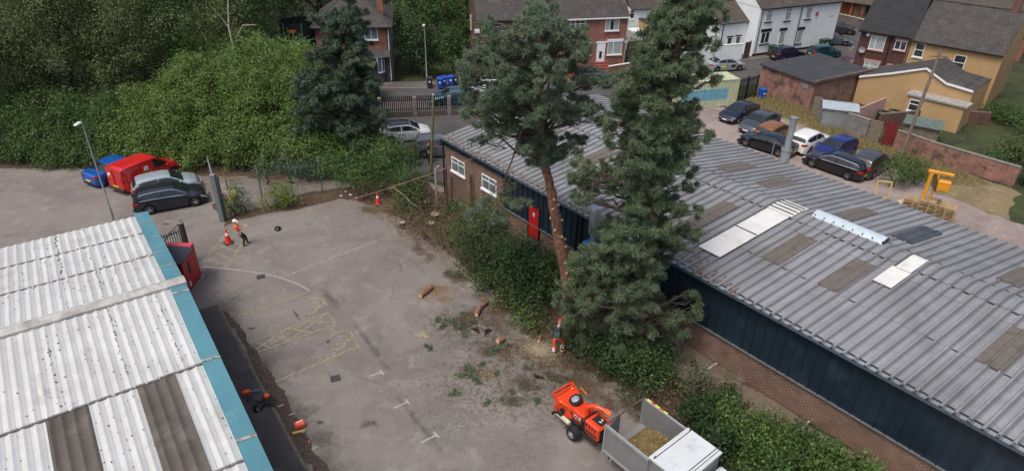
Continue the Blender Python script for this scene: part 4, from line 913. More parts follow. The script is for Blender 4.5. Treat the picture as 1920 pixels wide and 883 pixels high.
winpx(h, f, 672, 51, 707, 75, split=(.33, .66), top=0, pane=mat('curtained_pane', (.16, .19, .24), .2, var=.5, scale=4))
BC = f.px(697, 105, -.4)[0]; print('BC', BC)
mb = MB(); mb.box(3.2, 6.95, -.75, 0, 2.75, 2.83); mb.build('bay_fascia', WHITE, h)
mb = MB(); mb.add([(3.1, -.8, 2.83), (7.0, -.8, 2.83), (7.0, 0, 3.35), (3.1, 0, 3.35)], [(0, 1, 2, 3)]); mb.add([(3.1, -.8, 2.83), (3.1, 0, 3.35), (3.1, 0, 2.83), (7, -.8, 2.83), (7, 0, 3.35), (7, 0, 2.83)], [(0, 1, 2), (5, 4, 3)]); mb.build('bay_roof', ROOFT, h)
bw = MB(); gp = MB()
for i in range(6):
    a0, a1 = R(195+25*i), R(195+25*(i+1)); c0 = (BC+1.22*math.cos(a0), .02+.8*math.sin(a0)); c1 = (BC+1.22*math.cos(a1), .02+.8*math.sin(a1))
    def seg(m, za, zb, k0=0, k1=1, th=.05):
        p0 = (c0[0]+(c1[0]-c0[0])*k0, c0[1]+(c1[1]-c0[1])*k0); p1 = (c0[0]+(c1[0]-c0[0])*k1, c0[1]+(c1[1]-c0[1])*k1); nx = (p0[0]-BC)*.04; ny = p0[1]*.06
        m.prism([p0, p1, (p1[0]-(p1[0]-BC)*.08, p1[1]*.92), (p0[0]-(p0[0]-BC)*.08, p0[1]*.92)], za, zb)
    seg(bw, 1.1, 1.25); seg(bw, 2.65, 2.75); seg(bw, 2.25, 2.32); seg(bw, 1.25, 2.65, 0, .12); seg(bw, 1.25, 2.65, .88, 1); seg(gp, 1.25, 2.65, .12, .88)
bo = bw.build('bow_window', WHITE, h); gp.build('pane', mat('bow_pane', (.10, .11, .13), .15, var=.5, scale=5), bo)
mb = MB(); mb.prism([(BC-1.16, .05)]+[(BC+1.15*math.cos(R(195+15*i)), .75*math.sin(R(195+15*i))) for i in range(11)]+[(BC+1.16, .05)], 0, 1.1); mb.build('bay_wall', DKB, h)

# brick houses A and B
f = HF((-4.0, 69.6), (3.3, 71.1)); h = thing('brick_house', 'red brick house with an old brick gable wall behind the tall bare-trunked pine', 'house', f.o, f.ang)
wall_box('wall', f.w, 8.4, 5.6, REDB, h); gable_roof(h, f.w, 8.4, 5.6, 3.1, ROOFT, wallm=OLDB, over=.2, verge=.06)
MB().box(-.03, 0, .02, 8.38, 0, 5.6).build('side_wall', OLDB, h)
MB().box(-.06, f.w+.06, -.3, -.2, 5.42, 5.53).build('gutter', BLACKP, h)
pipe(h, .2, .3, 5.4, mat('grey_pipe', (.1, .1, .1), .5)); 
winpx(h, f, 912, 44, 942, 70, split=(.45,), top=.25); winpx(h, f, 902, 88, 932, 100, split=(.5,), top=.4); winpx(h, f, 997, 45, 1013, 67, split=(.5,)); winpx(h, f, 985, 84, 1010, 104, split=(.5,)); 
MB().box(5.9, 6.8, -.04, .02, .6, 2.7).build('door', WHITE, h)
window(h, -4.6, 3.6, .5, 1.6, split=(), top=0, side=('L', -.03), sill=False)
MB().box(-.3, .2, -.35, -.15, 4.4, 4.75).build('wall_lamp', WHITE, h)
f = HF((4.75, 71.3), (11.95, 73.1)); h = thing('brick_house', 'bright red brick house with a white front door and white lintels above steps', 'house', f.o, f.ang)
wall_box('wall', f.w, 8.4, 5.6, REDB, h); gable_roof(h, f.w, 8.4, 5.6, 3.2, ROOFT, wallm=OLDB, over=.2, verge=.08)
MB().box(-.08, f.w+.08, -.3, -.2, 5.42, 5.53).build('gutter', WHITE, h); pipe(h, f.w-.1, .3, 5.4, mat('pale_pipe', (.4, .38, .36), .5)); pipe(h, .1, .3, 5.4, MC['pale_pipe'])
winpx(h, f, 1069, 38, 1098, 62, split=(.33, .66), top=.3, hood=.18, hoodm=WHITE); winpx(h, f, 1135, 35, 1162, 58, split=(.33,), top=0, hood=.12, hoodm=WHITE, curtain=True)
winpx(h, f, 1139, 78, 1167, 103, split=(.4,), top=0, hood=.28, hoodm=WHITE, pane=CURT); winpx(h, f, 1085, 84, 1108, 104, split=(.5,), top=0, hood=.2, hoodm=WHITE)
a = f.px(1117, 116); b = f.px(1131, 82)
dr = MB().box(a[0], a[0]+.95, -.06, .02, a[1], b[1]).build('door', WHITE, h); MB().box(a[0]+.3, a[0]+.6, -.07, -.055, a[1]+.35, a[1]+1.1).build('letter_plate', BLACKP, dr)
MB().box(a[0]-.1, a[0]+1.1, -.08, .02, b[1]+.03, b[1]+.22).build('lintel', WHITE, h)
mb = MB(); [mb.box(a[0]-.3, a[0]+1.3, -.4*(k+1), -.4*k, 0, max(.12, a[1]-.18*k)) for k in range(4)]; mb.build('door_steps', mat('red_step', (.22, .06, .045), .8, var=.2), h)
# satellite dish
def dish(parent, x, y, z, r_=.32, m=None, rz_=0):
    mb = MB(); n = 14; vs = [(x, y-.12, z)]+[(x+r_*math.cos(2*math.pi*i/n), y-.22, z+r_*math.sin(2*math.pi*i/n)) for i in range(n)]
    mb.add(vs, [(0, 1+i, 1+(i+1) % n) for i in range(n)]); mb.tube([(x, y, z), (x, y-.12, z)], .03, 6); mb.tube([(x, y-.15, z-.2), (x, y-.5, z-.1)], .015, 5)
    return mb.build('satellite_dish', m or mat('dish_grey', (.3, .3, .3), .5), parent)
dish(h, f.w-.15, -.02, 3.1)
# low front garden wall of B
def wall_run(name, label, cat, P, hh, th, m, cope=None, group=None, z0=0):
    c = P[0]; a = (P[1]-P[0]); t = thing(name, label, cat, (c.x, c.y, z0), math.atan2(a.y, a.x), group)
    inv = Matrix.Rotation(-math.atan2(a.y, a.x), 3, 'Z'); L = [inv @ (p-c) for p in P]; mb = MB(); mc = MB()
    H_ = hh if hasattr(hh, '__len__') else [hh]*len(P)
    for i in range(len(L)-1):
        d = (L[i+1]-L[i]).normalized(); n = Vector((-d.y, d.x, 0))*th/2; p, q = L[i], L[i+1]
        base = [p-n, q-n, q+n, p+n]; mb.add([(v.x, v.y, 0) for v in base]+[(base[j].x, base[j].y, H_[i] if j in (0, 3) else H_[i+1]) for j in range(4)], [(0, 3, 2, 1), (4, 5, 6, 7), (0, 1, 5, 4), (1, 2, 6, 5), (2, 3, 7, 6), (3, 0, 4, 7)])
        if cope:
            n2 = n*1.25; base = [p-n2, q-n2, q+n2, p+n2]; hz = [H_[i], H_[i+1], H_[i+1], H_[i]]
            mc.add([(v.x, v.y, z+.002) for v, z in zip(base, hz)]+[(v.x, v.y, z+.07) for v, z in zip(base, hz)], [(0, 3, 2, 1), (4, 5, 6, 7), (0, 1, 5, 4), (1, 2, 6, 5), (2, 3, 7, 6), (3, 0, 4, 7)])
    mb.build('wall', m, t)
    if cope: mc.build('coping', cope, t)
    return t
wall_run('garden_wall', 'low brick garden wall in front of the bright red brick house', 'wall', [G(1050, 148), G(1115, 144)], .8, .22, REDB, KERB); wall_run('garden_wall', 'low brick garden wall right of the front steps of the brick house', 'wall', [G(1140, 141), G(1195, 132)], .9, .22, REDB, mat('white_cope', (.6, .6, .6), .7))
# terraced house behind, ochre extension
f = HF((13.6, 82), (21, 84.5)); h = thing('terraced_house', 'brown tiled house with an ochre flat roofed extension beside the brick houses', 'house', f.o, f.ang)
wall_box('wall', f.w, 8, 4.6, WREND, h); gable_roof(h, f.w, 8, 4.6, 3.0, ROOFN, wallm=OLDB)
wall_box('extension_wall', 5.4, 4.0, 3.3, BEIGE, h, x0=1.2, y0=-4.0); MB().box(1.1, 6.7, -4.1, 0, 3.3, 3.42).build('extension_roof', FELT, h)
winpx(h, f, 1223, 31, 1238, 40, y=-4.0, split=(.5,), top=.0); winpx(h, f, 1180, 20, 1190, 36, y=-.02, split=(), top=.3); MB().tube([(2.7, -4.08, 0), (2.7, -4.08, 3.2)], .05, 8).build('drainpipe', BLACKP, h)
MB().box(-.6, 1.1, -2.2, -.3, 0, 2.4).build('white_porch', WHITE, h)
f = HF((12.8, 77.2), (17.6, 79.0)); h = thing('timber_fence', 'grey timber fence with a red gate behind the pines', 'fence', f.o, f.ang)
MB().box(0, 2.2, 0, .08, 0, 1.9).build('panel', WOOD, h); MB().box(2.3, 3.4, .0, .07, 0, 1.9).build('gate', mat('faded_red_gate', (.25, .03, .03), .6, var=.2), h); MB().box(3.5, 5.1, 0, .08, 0, 1.9).build('panel', WOOD, h)
for x in (0, 2.2, 3.42): MB().box(x, x+.1, -.02, .1, 0, 2.05).build('post', WOOD, h)

# white rendered house with annexe
f = HF((27.76, 78.65), (39.4, 84.45)); h = thing('white_house', 'long white rendered house with black lintels and sills along the street', 'house', f.o, f.ang)
wall_box('wall', f.w, 7.5, 5.5, WREND, h); gable_roof(h, f.w, 7.5, 5.55, 2.8, ROOFN, wallm=WREND, verge=.05)
MB().box(-.02, f.w+.02, -.035, 0, 0, .38).build('plinth', BLACKP, h)
mb = MB(); x = .1
while x < f.w-.1: mb.box(x, x+.13, -.16, 0, 5.22, 5.42); x += .29
mb.build('dentil_course', WREND, h); MB().box(0, f.w, -.28, -.18, 5.40, 5.5).build('gutter', BLACKP, h)
for q in ((1427, 15), (1501, 9)): x = f.px(*q)[0]+.35; pipe(h, x, .1, 5.4, BLACKP, y=-.09)
wk = dict(hoodm=BLACKP, sillm=BLACKP, frame=WHITE)
c3 = lambda a, b: (1380+a/7.36, b/7.36)
for (x0, y0, x1, y1, sp_, tp, hd, pn) in [(428, 138, 512, 300, (), .3, .22, CURT), (690, 122, 760, 285, (), .3, .22, CURT), (975, 108, 1040, 262, (), 0, .24, CURT), (350, 452, 465, 600, (.5,), 0, .36, PANE), (600, 436, 660, 618, (), 0, .34, CURT), (845, 425, 905, 600, (), 0, .36, CURT)]:
    p0 = c3(x0, y0); p1 = c3(x1, y1); a = f.px(p0[0], p1[1]); top_ = f.px(*p0); bt = f.px(p1[0]-6, p1[1]); xl = (top_[0]+f.px(p0[0]-3, p1[1])[0])/2
    window(h, xl, bt[1], .95 if not sp_ else 1.35, top_[1]-bt[1], split=sp_, top=tp, hood=hd, pane=pn, **wk)
mb = MB(); x, z = f.px(1531, 27); mb.box(x-.15, x+.2, -.12, 0, z-.15, z+.25); mb.build('alarm_box', mat('alarm_red', (.4, .05, .05), .5), h)
MB().box(f.w-1.6, f.w-.8, -.03, 0, f.px(1565, 29)[1]-.1, f.px(1565, 29)[1]+.08).build('street_sign', mat('street_sign', (.55, .57, .58), .6), h)
wall_box('annexe_wall', 4.2, 5.5, 3.9, WREND, h, x0=-4.2, y0=1.6); gable_roof(h, 4.1, 5.5, 3.9, 1.7, ROOFN, wallm=WREND, x0=-4.2, y0=1.6, name='annexe_roof')
winpx(h, f, 1363, 70, 1373, 85, y=1.6, split=(), top=0, hood=.15, **wk); winpx(h, f, 1379, 68, 1389, 84, y=1.6, split=(), top=0, hood=.15, **wk)
MB().tube([(-3.7, 1.5, 0), (-3.7, 1.5, 3.8)], .05, 8).build('drainpipe', BLACKP, h)
wall_run('boundary_wall', 'white rendered boundary wall behind the silver taxi', 'wall', [G(1255, 125), G(1295, 120), G(1388, 113)], 1.85, .22, WREND, WREND)
p = G(1397, 112); t = thing('gate_pier', 'dark brown timber gate between the white boundary wall and white house', 'gate', p, R(26)); MB().box(-.35, .35, -.06, .06, .02, 2.0).build('board_panel', mat('brown_gate', (.05, .035, .03), .7, var=.3), t); MB().box(.36, .46, -.07, .07, 0, 2.1).build('post', WOOD, t)
# house far behind the white one
f = HF(tuple(G(1566, 34))[:2], tuple(G(1640, 44))[:2]); h = thing('porch_house', 'ochre house with an orange timber porch behind a stone wall at the road end', 'house', f.o, f.ang)
wall_box('wall', f.w+2, 7, 5.2, BEIGE, h); gable_roof(h, f.w+2, 7, 5.2, 2.8, ROOFN, wallm=BEIGE)
OR = mat('orange_timber', (.28, .09, .03), .6, var=.2)
mb = MB(); [mb.box(.4+1.5*k, .62+1.5*k, -1.2, -1.0, 0, 2.6) for k in range(4)]; mb.box(.3, 5.3, -1.25, -.95, 2.45, 2.65); mb.box(.5, 2.2, -.05, .02, .3, 2.4); mb.build('porch_frame', OR, h)
mb = MB(); mb.add([(0, -1.6, 2.65), (6.0, -1.6, 2.65), (6.0, 0, 3.4), (0, 0, 3.4), (0, -1.6, 2.55), (6, -1.6, 2.55), (6, 0, 3.3), (0, 0, 3.3)], [(0, 1, 2, 3), (4, 7, 6, 5), (0, 4, 5, 1), (1, 5, 6, 2), (3, 7, 4, 0)]); mb.build('porch_roof', ROOFN, h)
window(h, 3.0, .9, 2.2, 1.5, split=(.33, .66), top=0, frame=OR, curtain=True, y=-.02)
wall_run('stone_wall', 'rough stone garden wall behind the dark parked cars at the road end', 'wall', [G(1560, 42), G(1592, 50), G(1640, 62)], 1.3, .35, brickmat('rubble_stone', (.2, .16, .14), (.12, .10, .09), (.09, .08, .07), bw=.35, bh=.18, ms=.03), CONC)
# maroon brick house and ochre neighbour on the right
f = HF((35.5, 70.1), (39.1, 67.3)); h = thing('maroon_brick_house', 'dark maroon brick house with pink lintels under a black tiled roof', 'house', f.o, f.ang)
wall_box('wall', f.w, 8.5, 5.4, MAROON, h); gable_roof(h, f.w, 8.5, 5.4, 3.3, ROOFB, wallm=MAROON, over=.3, verge=.25)
MB().box(-.2, f.w, -.42, -.3, 5.25, 5.36).build('gutter', BLACKP, h)
c6 = lambda a, b: (1560+a/5.52, b/5.52)
def W6(h, f, x0, y0, x1, y1, **k):
    # measured box corners: top-left and bottom-right of a sheared outline
    p0 = c6(x0, y0); p1 = c6(x1, y1); tl = f.px(*p0); br_ = f.px(*p1); return window(h, tl[0], br_[1], max(.5, br_[0]-tl[0]), max(.5, tl[1]-br_[1]), **k)
W6(h, f, 410, 370, 525, 530, split=(.38,), top=.0, hood=.22, hoodm=PINK, pane=CURT, sillm=PINK); W6(h, f, 665, 415, 755, 530, split=(.5,), top=0, hood=.25, hoodm=PINK, sillm=PINK)
W6(h, f, 340, 630, 450, 800, split=(.38,), top=.3, hood=.22, hoodm=PINK, pane=CURT); W6(h, f, 580, 685, 650, 790, split=(.5,), top=.3, hood=.25, hoodm=PINK)
x = f.px(*c6(625, 370))[0]; pipe(h, x, .1, 5.2, BLACKP); dish(h, f.px(*c6(305, 512))[0]+.1, -.02, f.px(*c6(305, 512))[1]); x, z = f.px(*c6(380, 350)); MB().box(x-.15, x+.15, -.1, 0, z-.25, z+.2).build('alarm_box', WHITE, h)
f2 = HF((39.12, 67.28), (39.12+8*math.cos(f.ang-.09), 67.28+8*math.sin(f.ang-.09))); h = thing('ochre_house', 'ochre rendered house with a grey tiled roof right of the maroon brick house', 'house', f2.o, f2.ang)
wall_box('wall', 8, 8.5, 5.2, BEIGE, h); gable_roof(h, 8, 8.5, 5.2, 3.1, ROOFT, wallm=BEIGE, verge=0.02)
pipe(h, .12, .1, 5.0, BLACKP); W6(h, f2, 880, 440, 930, 600, split=(), top=.5); window(h, 4.2, 3.1, 1.0, 1.4, split=(), top=.5); window(h, 4.0, .9, 1.6, 1.3); MB().box(0, 8, -.32, -.2, 5.02, 5.14).build('gutter', BLACKP, h); chimney(h, 7.0, 4.2, 7.8, 9.5, OLDB)
# brick garage with felt roof
f = HF((27.6, 60.35), (34.9, 64.75)); h = thing('brick_garage', 'weathered brick garage with a flat black felt roof beside the car park', 'garage', f.o, f.ang)
gd = 6.2
wall_box('wall', f.w, gd, 2.55, GARB, h)
mb = MB(); mb.add([(-.2, -.2, 2.55), (f.w+.2, -.2, 2.55), (f.w+.2, gd+.2, 2.7), (-.2, gd+.2, 2.7), (-.2, -.2, 2.68), (f.w+.2, -.2, 2.68), (f.w+.2, gd+.2, 2.84), (-.2, gd+.2, 2.84)], [(0, 3, 2, 1), (4, 5, 6, 7), (0, 1, 5, 4), (1, 2, 6, 5), (2, 3, 7, 6), (3, 0, 4, 7)]); mb.build('roof', FELT, h)
MB().box(0, f.w+.1, -.16, .1, 2.68, 2.86).build('parapet', OLDB, h)
MB().box(-.04, 0, .6, 1.25, 1.9, 2.35).build('air_vent', GALV, h)
# ochre outbuilding
f = HF((33.0, 63.2), (38.0, 58.0)); h = thing('ochre_outbuilding', 'low ochre outbuilding with a sloping gable wall and small flat roofed lean-to', 'outbuilding', f.o, f.ang)
prof = [(0, 0), (9.5, 0), (9.5, 3.4), (7.3, 3.6), (5.4, 4.5), (2.6, 3.4), (0, 2.5)]
MB().xprism(prof, 0, 5).build('wall', BEIGE, h)
mb = MB()
for (xa, za), (xb, zb) in zip(prof[2:-1], prof[3:]):
    mb.add([(xa, -.12, za+.0), (xb, -.12, zb+.0), (xb, 5.1, zb+.0), (xa, 5.1, za), (xa, -.12, za+.1), (xb, -.12, zb+.1), (xb, 5.1, zb+.1), (xa, 5.1, za+.1)], [(4, 5, 6, 7), (0, 3, 2, 1), (0, 1, 5, 4), (2, 3, 7, 6)])
mb.build('roof', ROOFT, h)
mb = MB()
for (xa, za), (xb, zb) in zip(prof[2:-1], prof[3:]): mb.add([(xa, -.15, za-.08), (xb, -.15, zb-.08), (xb, -.15, zb+.1), (xa, -.15, za+.1), (xa, -.0, za+.1), (xb, -.0, zb+.1)], [(0, 1, 2, 3), (3, 2, 5, 4)])
mb.build('barge_board', WHITE, h)
wall_box('lean_to_wall', 4.6, 1.5, 2.3, BEIGE, h, x0=5.0, y0=-1.5); MB().box(4.85, 9.8, -1.65, 0, 2.3, 2.45).build('lean_to_roof', CONC, h)
window(h, 5.3, 1.0, .95, 1.0, split=(), top=.4, y=-1.5)
# garden sheds, walls, gate, tanks
f = HF(tuple(G(1560, 215))[:2], tuple(G(1600, 222))[:2]); p = G(1575, 196, 1.9)
t = thing('metal_shed', 'small shed with a pale ribbed metal roof between the brick garage and ochre outbuilding', 'shed', (p.x, p.y, 0), R(-18))
MB().box(-1.3, 1.4, -1.0, 1.2, 0, 1.75).build('wall', mat('shed_grey', (.2, .22, .23), .6, var=.15), t)
mb = MB(); n = 12; vs = []
for y, z in ((-1.15, 1.72), (0.1, 2.05), (1.35, 1.75)):
    for i in range(n*2+1): vs.append((-1.45+3.0*i/(2*n), y, z+.03*(i % 2)))
k = 2*n+1; mb.add(vs, [(j*k+i, j*k+i+1, (j+1)*k+i+1, (j+1)*k+i) for j in range(2) for i in range(k-1)]); mb.add([(x, y, z-.05) for x, y, z in vs], [(j*k+i, j*k+i+1, (j+1)*k+i+1, (j+1)*k+i) for j in range(2) for i in range(k-1)])
mb.build('roof', mat('pale_metal_roof', (.36, .41, .44), .45, .2, var=.15), t); MB().box(-.4, .4, -1.03, -1.0, .1, 1.6).build('door', GALV, t)
BLOCK = brickmat('grey_block', (.2, .19, .18), (.15, .145, .14), (.11, .105, .10), bw=.45, bh=.225, ms=.015, stain=(.12, .115, .10))
wall_run('block_wall', 'grey concrete block wall in front of the pale roofed shed', 'wall', [G(1531, 224), G(1583, 240)], 1.6, .2, BLOCK, KERB)
wall_run('block_wall', 'second grey block wall, stepped forward beside the timber gate', 'wall', [G(1582, 248), G(1622, 262)], 1.7, .2, BLOCK, KERB)
wall_run('board_gate', 'grey weathered board gate at the end of the block wall', 'gate', [G(1623, 262), G(1646, 267)], 1.8, .06, WOOD)
wall_run('board_gate', 'grey leaning board gate beside the brick garage corner', 'gate', [G(1519, 218), G(1534, 222)], 1.9, .06, WOOD)
wall_run('rendered_wall', 'pinkish sloping rendered wall between shed and ochre outbuilding', 'wall', [G(1594, 228), G(1650, 222)], [1.0, 2.0], .2, mat('pink_render', (.3, .2, .17), .9, var=.15))
wall_run('red_gate', 'dark red sheet gate in the garden wall facing the dry verge', 'gate', [G(1651, 269), G(1673, 275)], 2.0, .06, mat('dark_red_gate', (.14, .014, .016), .5, var=.15))
wall_run('brick_wall', 'low red brick garden wall right of the dark red gate', 'wall', [G(1674, 277), G(1748, 303), G(1900, 350)], 1.5, .22, GARB, KERB)
wall_run('stone_wall', 'dark old brick wall behind the water tanks', 'wall', [G(1645, 238), G(1745, 228), G(1850, 235)], 1.2, .3, OLDB)
for i, (px, py, l_) in enumerate([(1652, 228, 'black water tank nearest the ochre outbuilding corner, left of two'), (1672, 226, 'black water tank beside its twin under the small window, right of two')]):
    p = G(px, py); t = thing('water_tank', l_, 'tank', p, R(-30), 'black tanks'); MB().bbox(-.5, .5, -.4, .4, 0, .95, .08).build('tank', mat('black_tank', (.015, .017, .02), .5), t); MB().tube([(0, 0, .95), (0, 0, 1.02)], .2, 12).build('lid', TRIM, t)
p = G(1722, 262); t = thing('garden_shed', 'green felt roofed garden shed behind the brick garden wall', 'shed', p, R(-35)); MB().box(-1.3, 1.3, -.8, .9, 0, 1.5).build('wall', WOOD, t)
mb = MB(); mb.add([(-1.45, -1.0, 1.45), (1.45, -1.0, 1.45), (1.45, .05, 1.95), (-1.45, .05, 1.95), (1.45, 1.05, 1.5), (-1.45, 1.05, 1.5)], [(0, 1, 2, 3), (3, 2, 4, 5)]); mb.add([(-1.45, -1.0, 1.38), (1.45, -1.0, 1.38), (1.45, .05, 1.88), (-1.45, .05, 1.88), (1.45, 1.05, 1.43), (-1.45, 1.05, 1.43)], [(3, 2, 1, 0), (5, 4, 2, 3)]); mb.build('roof', mat('green_felt', (.08, .11, .10), .8, var=.2), t); MB().box(-.35, .35, -.83, -.8, .05, 1.4).build('door', WOOD, t)
# outer houses past the right edge
for (x, y, a, l_, m1, m2) in [(47, 55, -42, 'cream rendered house at the far right beyond the ochre house', CREAM, ROOFT), (52, 84, -35, 'brown roofed brick house far behind the black tiled roof', REDB, ROOFN), (33, 98, 24, 'brick house behind the white rendered house', REDB, ROOFN), (20, 96, 18, 'distant brick house behind the terraced house', REDB, ROOFT), (-1, 90, 12, 'distant brick house behind the first brick house', OLDB, ROOFN), (62, 70, -42, 'white rendered house furthest right in the side street', WREND, ROOFT)]:
    h = thing('far_house', l_, 'house', (x, y, 0), R(a)); wall_box('wall', 9, 8, 5.2, m1, h); gable_roof(h, 9, 8, 5.2, 3, m2, wallm=m1); window(h, 1.2, 3.2, 1.5, 1.3); window(h, 5.8, 3.2, 1.5, 1.3); window(h, 1.2, .8, 1.7, 1.4); window(h, 5.8, .8, 1.7, 1.4); MB().box(3.9, 4.8, -.04, .02, 0, 2.1).build('door', WHITE, h); chimney(h, 4.5, 4, 7.6, 9.3, OLDB)

# ------------------------------------------------------------------ street furniture, fences
def post_fence(name, label, P, hh, m, pale=None, posts=2.6, cat='fence'):
    pass
PAL = mat('black_railing', (.008, .009, .011), .6, spec=.2)
# railings on a low concrete wall between the two roads
a = G(640, 222); b = G(1010, 210); d = (b-a); L = d.length; t = thing('railing_fence', 'black steel railings with concrete piers on a low wall between the roads', 'fence', a, math.atan2(d.y, d.x))
MB().box(0, L, -.15, .15, 0, .45).build('base_wall', brickmat('sooty_brick', (.10, .075, .065), (.07, .055, .05), (.09, .08, .075)), t)
px0 = (G(714, 219)-a).length; bays = [0]; x = px0 % 3.05
pier = []
while x < L: pier.append(x); x += 3.05
for x in pier: MB().bbox(x-.17, x+.17, -.19, .19, 0, 1.75, .03).build('pier', mat('old_pier_concrete', (.17, .16, .145), .9, var=.3), t)
ed = [0]+pier+[L]
for i in range(len(ed)-1):
    x0, x1 = ed[i]+.2, ed[i+1]-.2
    if x1-x0 < .4: continue
    mb = MB(); mb.box(x0-.05, x1+.05, -.02, .02, .62, .67); mb.box(x0-.05, x1+.05, -.02, .02, 1.4, 1.45); x = x0
    while x < x1: mb.box(x, x+.085, -.045, -.02, .5, 1.85); x += .17
    mb.build('railing_panel', PAL, t)
# iron gate beside the container
a = G(1379, 190); b = G(1416, 182); d = b-a; t = thing('iron_gate', 'tall dark palisade gate between the container and the brick garage', 'gate', a, math.atan2(d.y, d.x)); L = d.length
mb = MB(); mb.box(0, L, -.02, .02, .3, .36); mb.box(0, L, -.02, .02, 1.9, 1.96); x = 0
while x < L: mb.box(x, x+.06, -.04, -.02, .05, 2.2); x += .14
mb.build('palisade_panel', PAL, t)
for x in (0, L*.5, L): MB().bbox(x-.05, x+.05, .0, .1, 0, 2.25, .01).build('post', PAL, t)
# container
fC = G(1379, 198); fA = G(1284, 206); d = (fC-fA).normalized(); L = 6.06; o = fC-d*L
t = thing('shipping_container', 'pale cream shipping container with a large worn blue panel on its side', 'container', (o.x, o.y, 0), math.atan2(d.y, d.x))
CCR = mat('container_cream', (.42, .45, .30), .6, var=.12, scale=2, dirt=(.28, .27, .18), dscale=2.2, dthr=.6); CBL = mat('container_blue', (.12, .33, .42), .6, var=.25, scale=4, dirt=(.40, .45, .36), dscale=3, dthr=.54)
W_ = 2.44; mb = MB()
prof = []; x = .12
while x < L-.15: prof += [(x, 0), (x+.08, 0), (x+.13, .04), (x+.23, .04), (x+.28, 0)]; x += .28
def cside(zz0, zz1, yb, sg, mi, xa=.1, xb=L-.1):
    pr = [(x, yb+sg*h) for x, h in prof if xa <= x <= xb]; n = len(pr); mb.add([(x, y, zz0) for x, y in pr]+[(x, y, zz1) for x, y in pr], [(i, i+1, n+i+1, n+i) for i in range(n-1)], mi)
cside(.15, .7, 0.02, 1, 0); cside(.7, 1.75, 0.02, 1, 1, .1, L-1.0); cside(.7, 1.75, .02, 1, 0, L-1.15, L-.05); cside(1.75, 2.5, .02, 1, 0); cside(.15, 2.5, W_-.02, -1, 0)
mb.box(.05, L-.05, .03, W_-.03, 2.46, 2.52)
mb.box(0.05, .1, .05, W_-.05, .1, 2.5); mb.box(L-.1, L-.05, .05, W_-.05, .1, 2.5); mb.box(.06, L-.06, .08, W_-.08, .1, .2)
mb.build('shell', [CCR, CBL], t)
mb = MB(); [mb.box(x, x+.12, y, y+.12, 0, 2.59) for x in (0, L-.12) for y in (0, W_-.12)]; mb.box(.12, L-.12, 0, .06, 0.02, .15); mb.box(.12, L-.12, 0, .06, 2.5, 2.58); mb.box(.12, L-.12, W_-.06, W_, 2.5, 2.58); mb.box(L-.06, L, .12, W_-.12, 2.5, 2.58); mb.build('corner_frame', CCR, t)
mb = MB(); [mb.tube([(L+.01, y, .2), (L+.01, y, 2.45)], .025, 6) for y in (.5, 1.0, 1.45, 1.95)]; mb.build('lock_rods', GALV, t)

def wheelie(label, p, rz_, col, nm, group):
    t = thing('wheelie_bin', label, 'bin', p, rz_, group); m = mat('bin_'+nm, col, .5, var=.08)
    mb = MB(); b0, b1 = .22, .29; vs = [(-b0, -.24, .08), (b0, -.24, .08), (b0, .2, .08), (-b0, .2, .08), (-b1, -.33, .95), (b1, -.33, .95), (b1, .3, .95), (-b1, .3, .95)]
    mb.add(vs, [(0, 3, 2, 1), (4, 5, 6, 7), (0, 1, 5, 4), (1, 2, 6, 5), (2, 3, 7, 6), (3, 0, 4, 7)]); mb.build('body', m, t)
    mb = MB(); mb.bbox(-.31, .31, -.37, .32, .955, 1.03, .03); mb.tube([(-.28, .36, 1.0), (.28, .36, 1.0)], .025, 6); mb.build('lid', m, t)
    for s in (-1, 1): MB().tube([(s*.2, .24, .1), (s*.26, .24, .1)], .1, 12).build('wheel', TYRE, t)
    MB().box(-.09, .09, -.315, -.295, .55, .72).build('house_number', WHITE, t)
    return t
wheelie('charcoal wheelie bin beside the street lamp', G(806, 164, .11), .1, (.03, .03, .035), 'black', 'wheelie bins by the street lamp')
wheelie('front left blue wheelie bin of the three on the footway', G(825.5, 165.5, .11), .05, (.01, .07, .42), 'blue', 'wheelie bins by the street lamp')
wheelie('blue wheelie bin tucked just behind the front left one', G(833, 162.5, .11), .2, (.01, .07, .42), 'blue', 'wheelie bins by the street lamp')
wheelie('right hand blue wheelie bin standing a little apart', G(846, 161, .11), -.05, (.01, .07, .42), 'blue', 'wheelie bins by the street lamp')
wheelie('dark wheelie bin right of the blue ones', G(855, 160, .11), 0, (.03, .03, .035), 'black', 'wheelie bins by the street lamp')
wheelie('blue wheelie bin at the corner of the brick garage', G(1427, 186), R(20), (.01, .07, .42), 'blue', None)
def bulk(label, p, rz_, w_=1.3):
    t = thing('street_cabinet', label, 'cabinet', p, rz_); m = mat('dark_green', (.018, .055, .04), .5, var=.1)
    MB().bbox(-w_/2, w_/2, -.35, .35, .05, 1.15, .03).build('body', m, t); MB().bbox(-w_/2-.04, w_/2+.04, -.4, .4, 1.15, 1.24, .03).build('lid', m, t); MB().box(-.1, .1, -.37, -.35, .7, .9).build('label', WHITE, t)
bulk('tall dark green bin against the left end of the white house', G(1447, 105, .11), R(26), .9); bulk('low dark green cabinet by the white house, behind the teal hatchback', G(1544, 93, .11), R(26), 1.4)
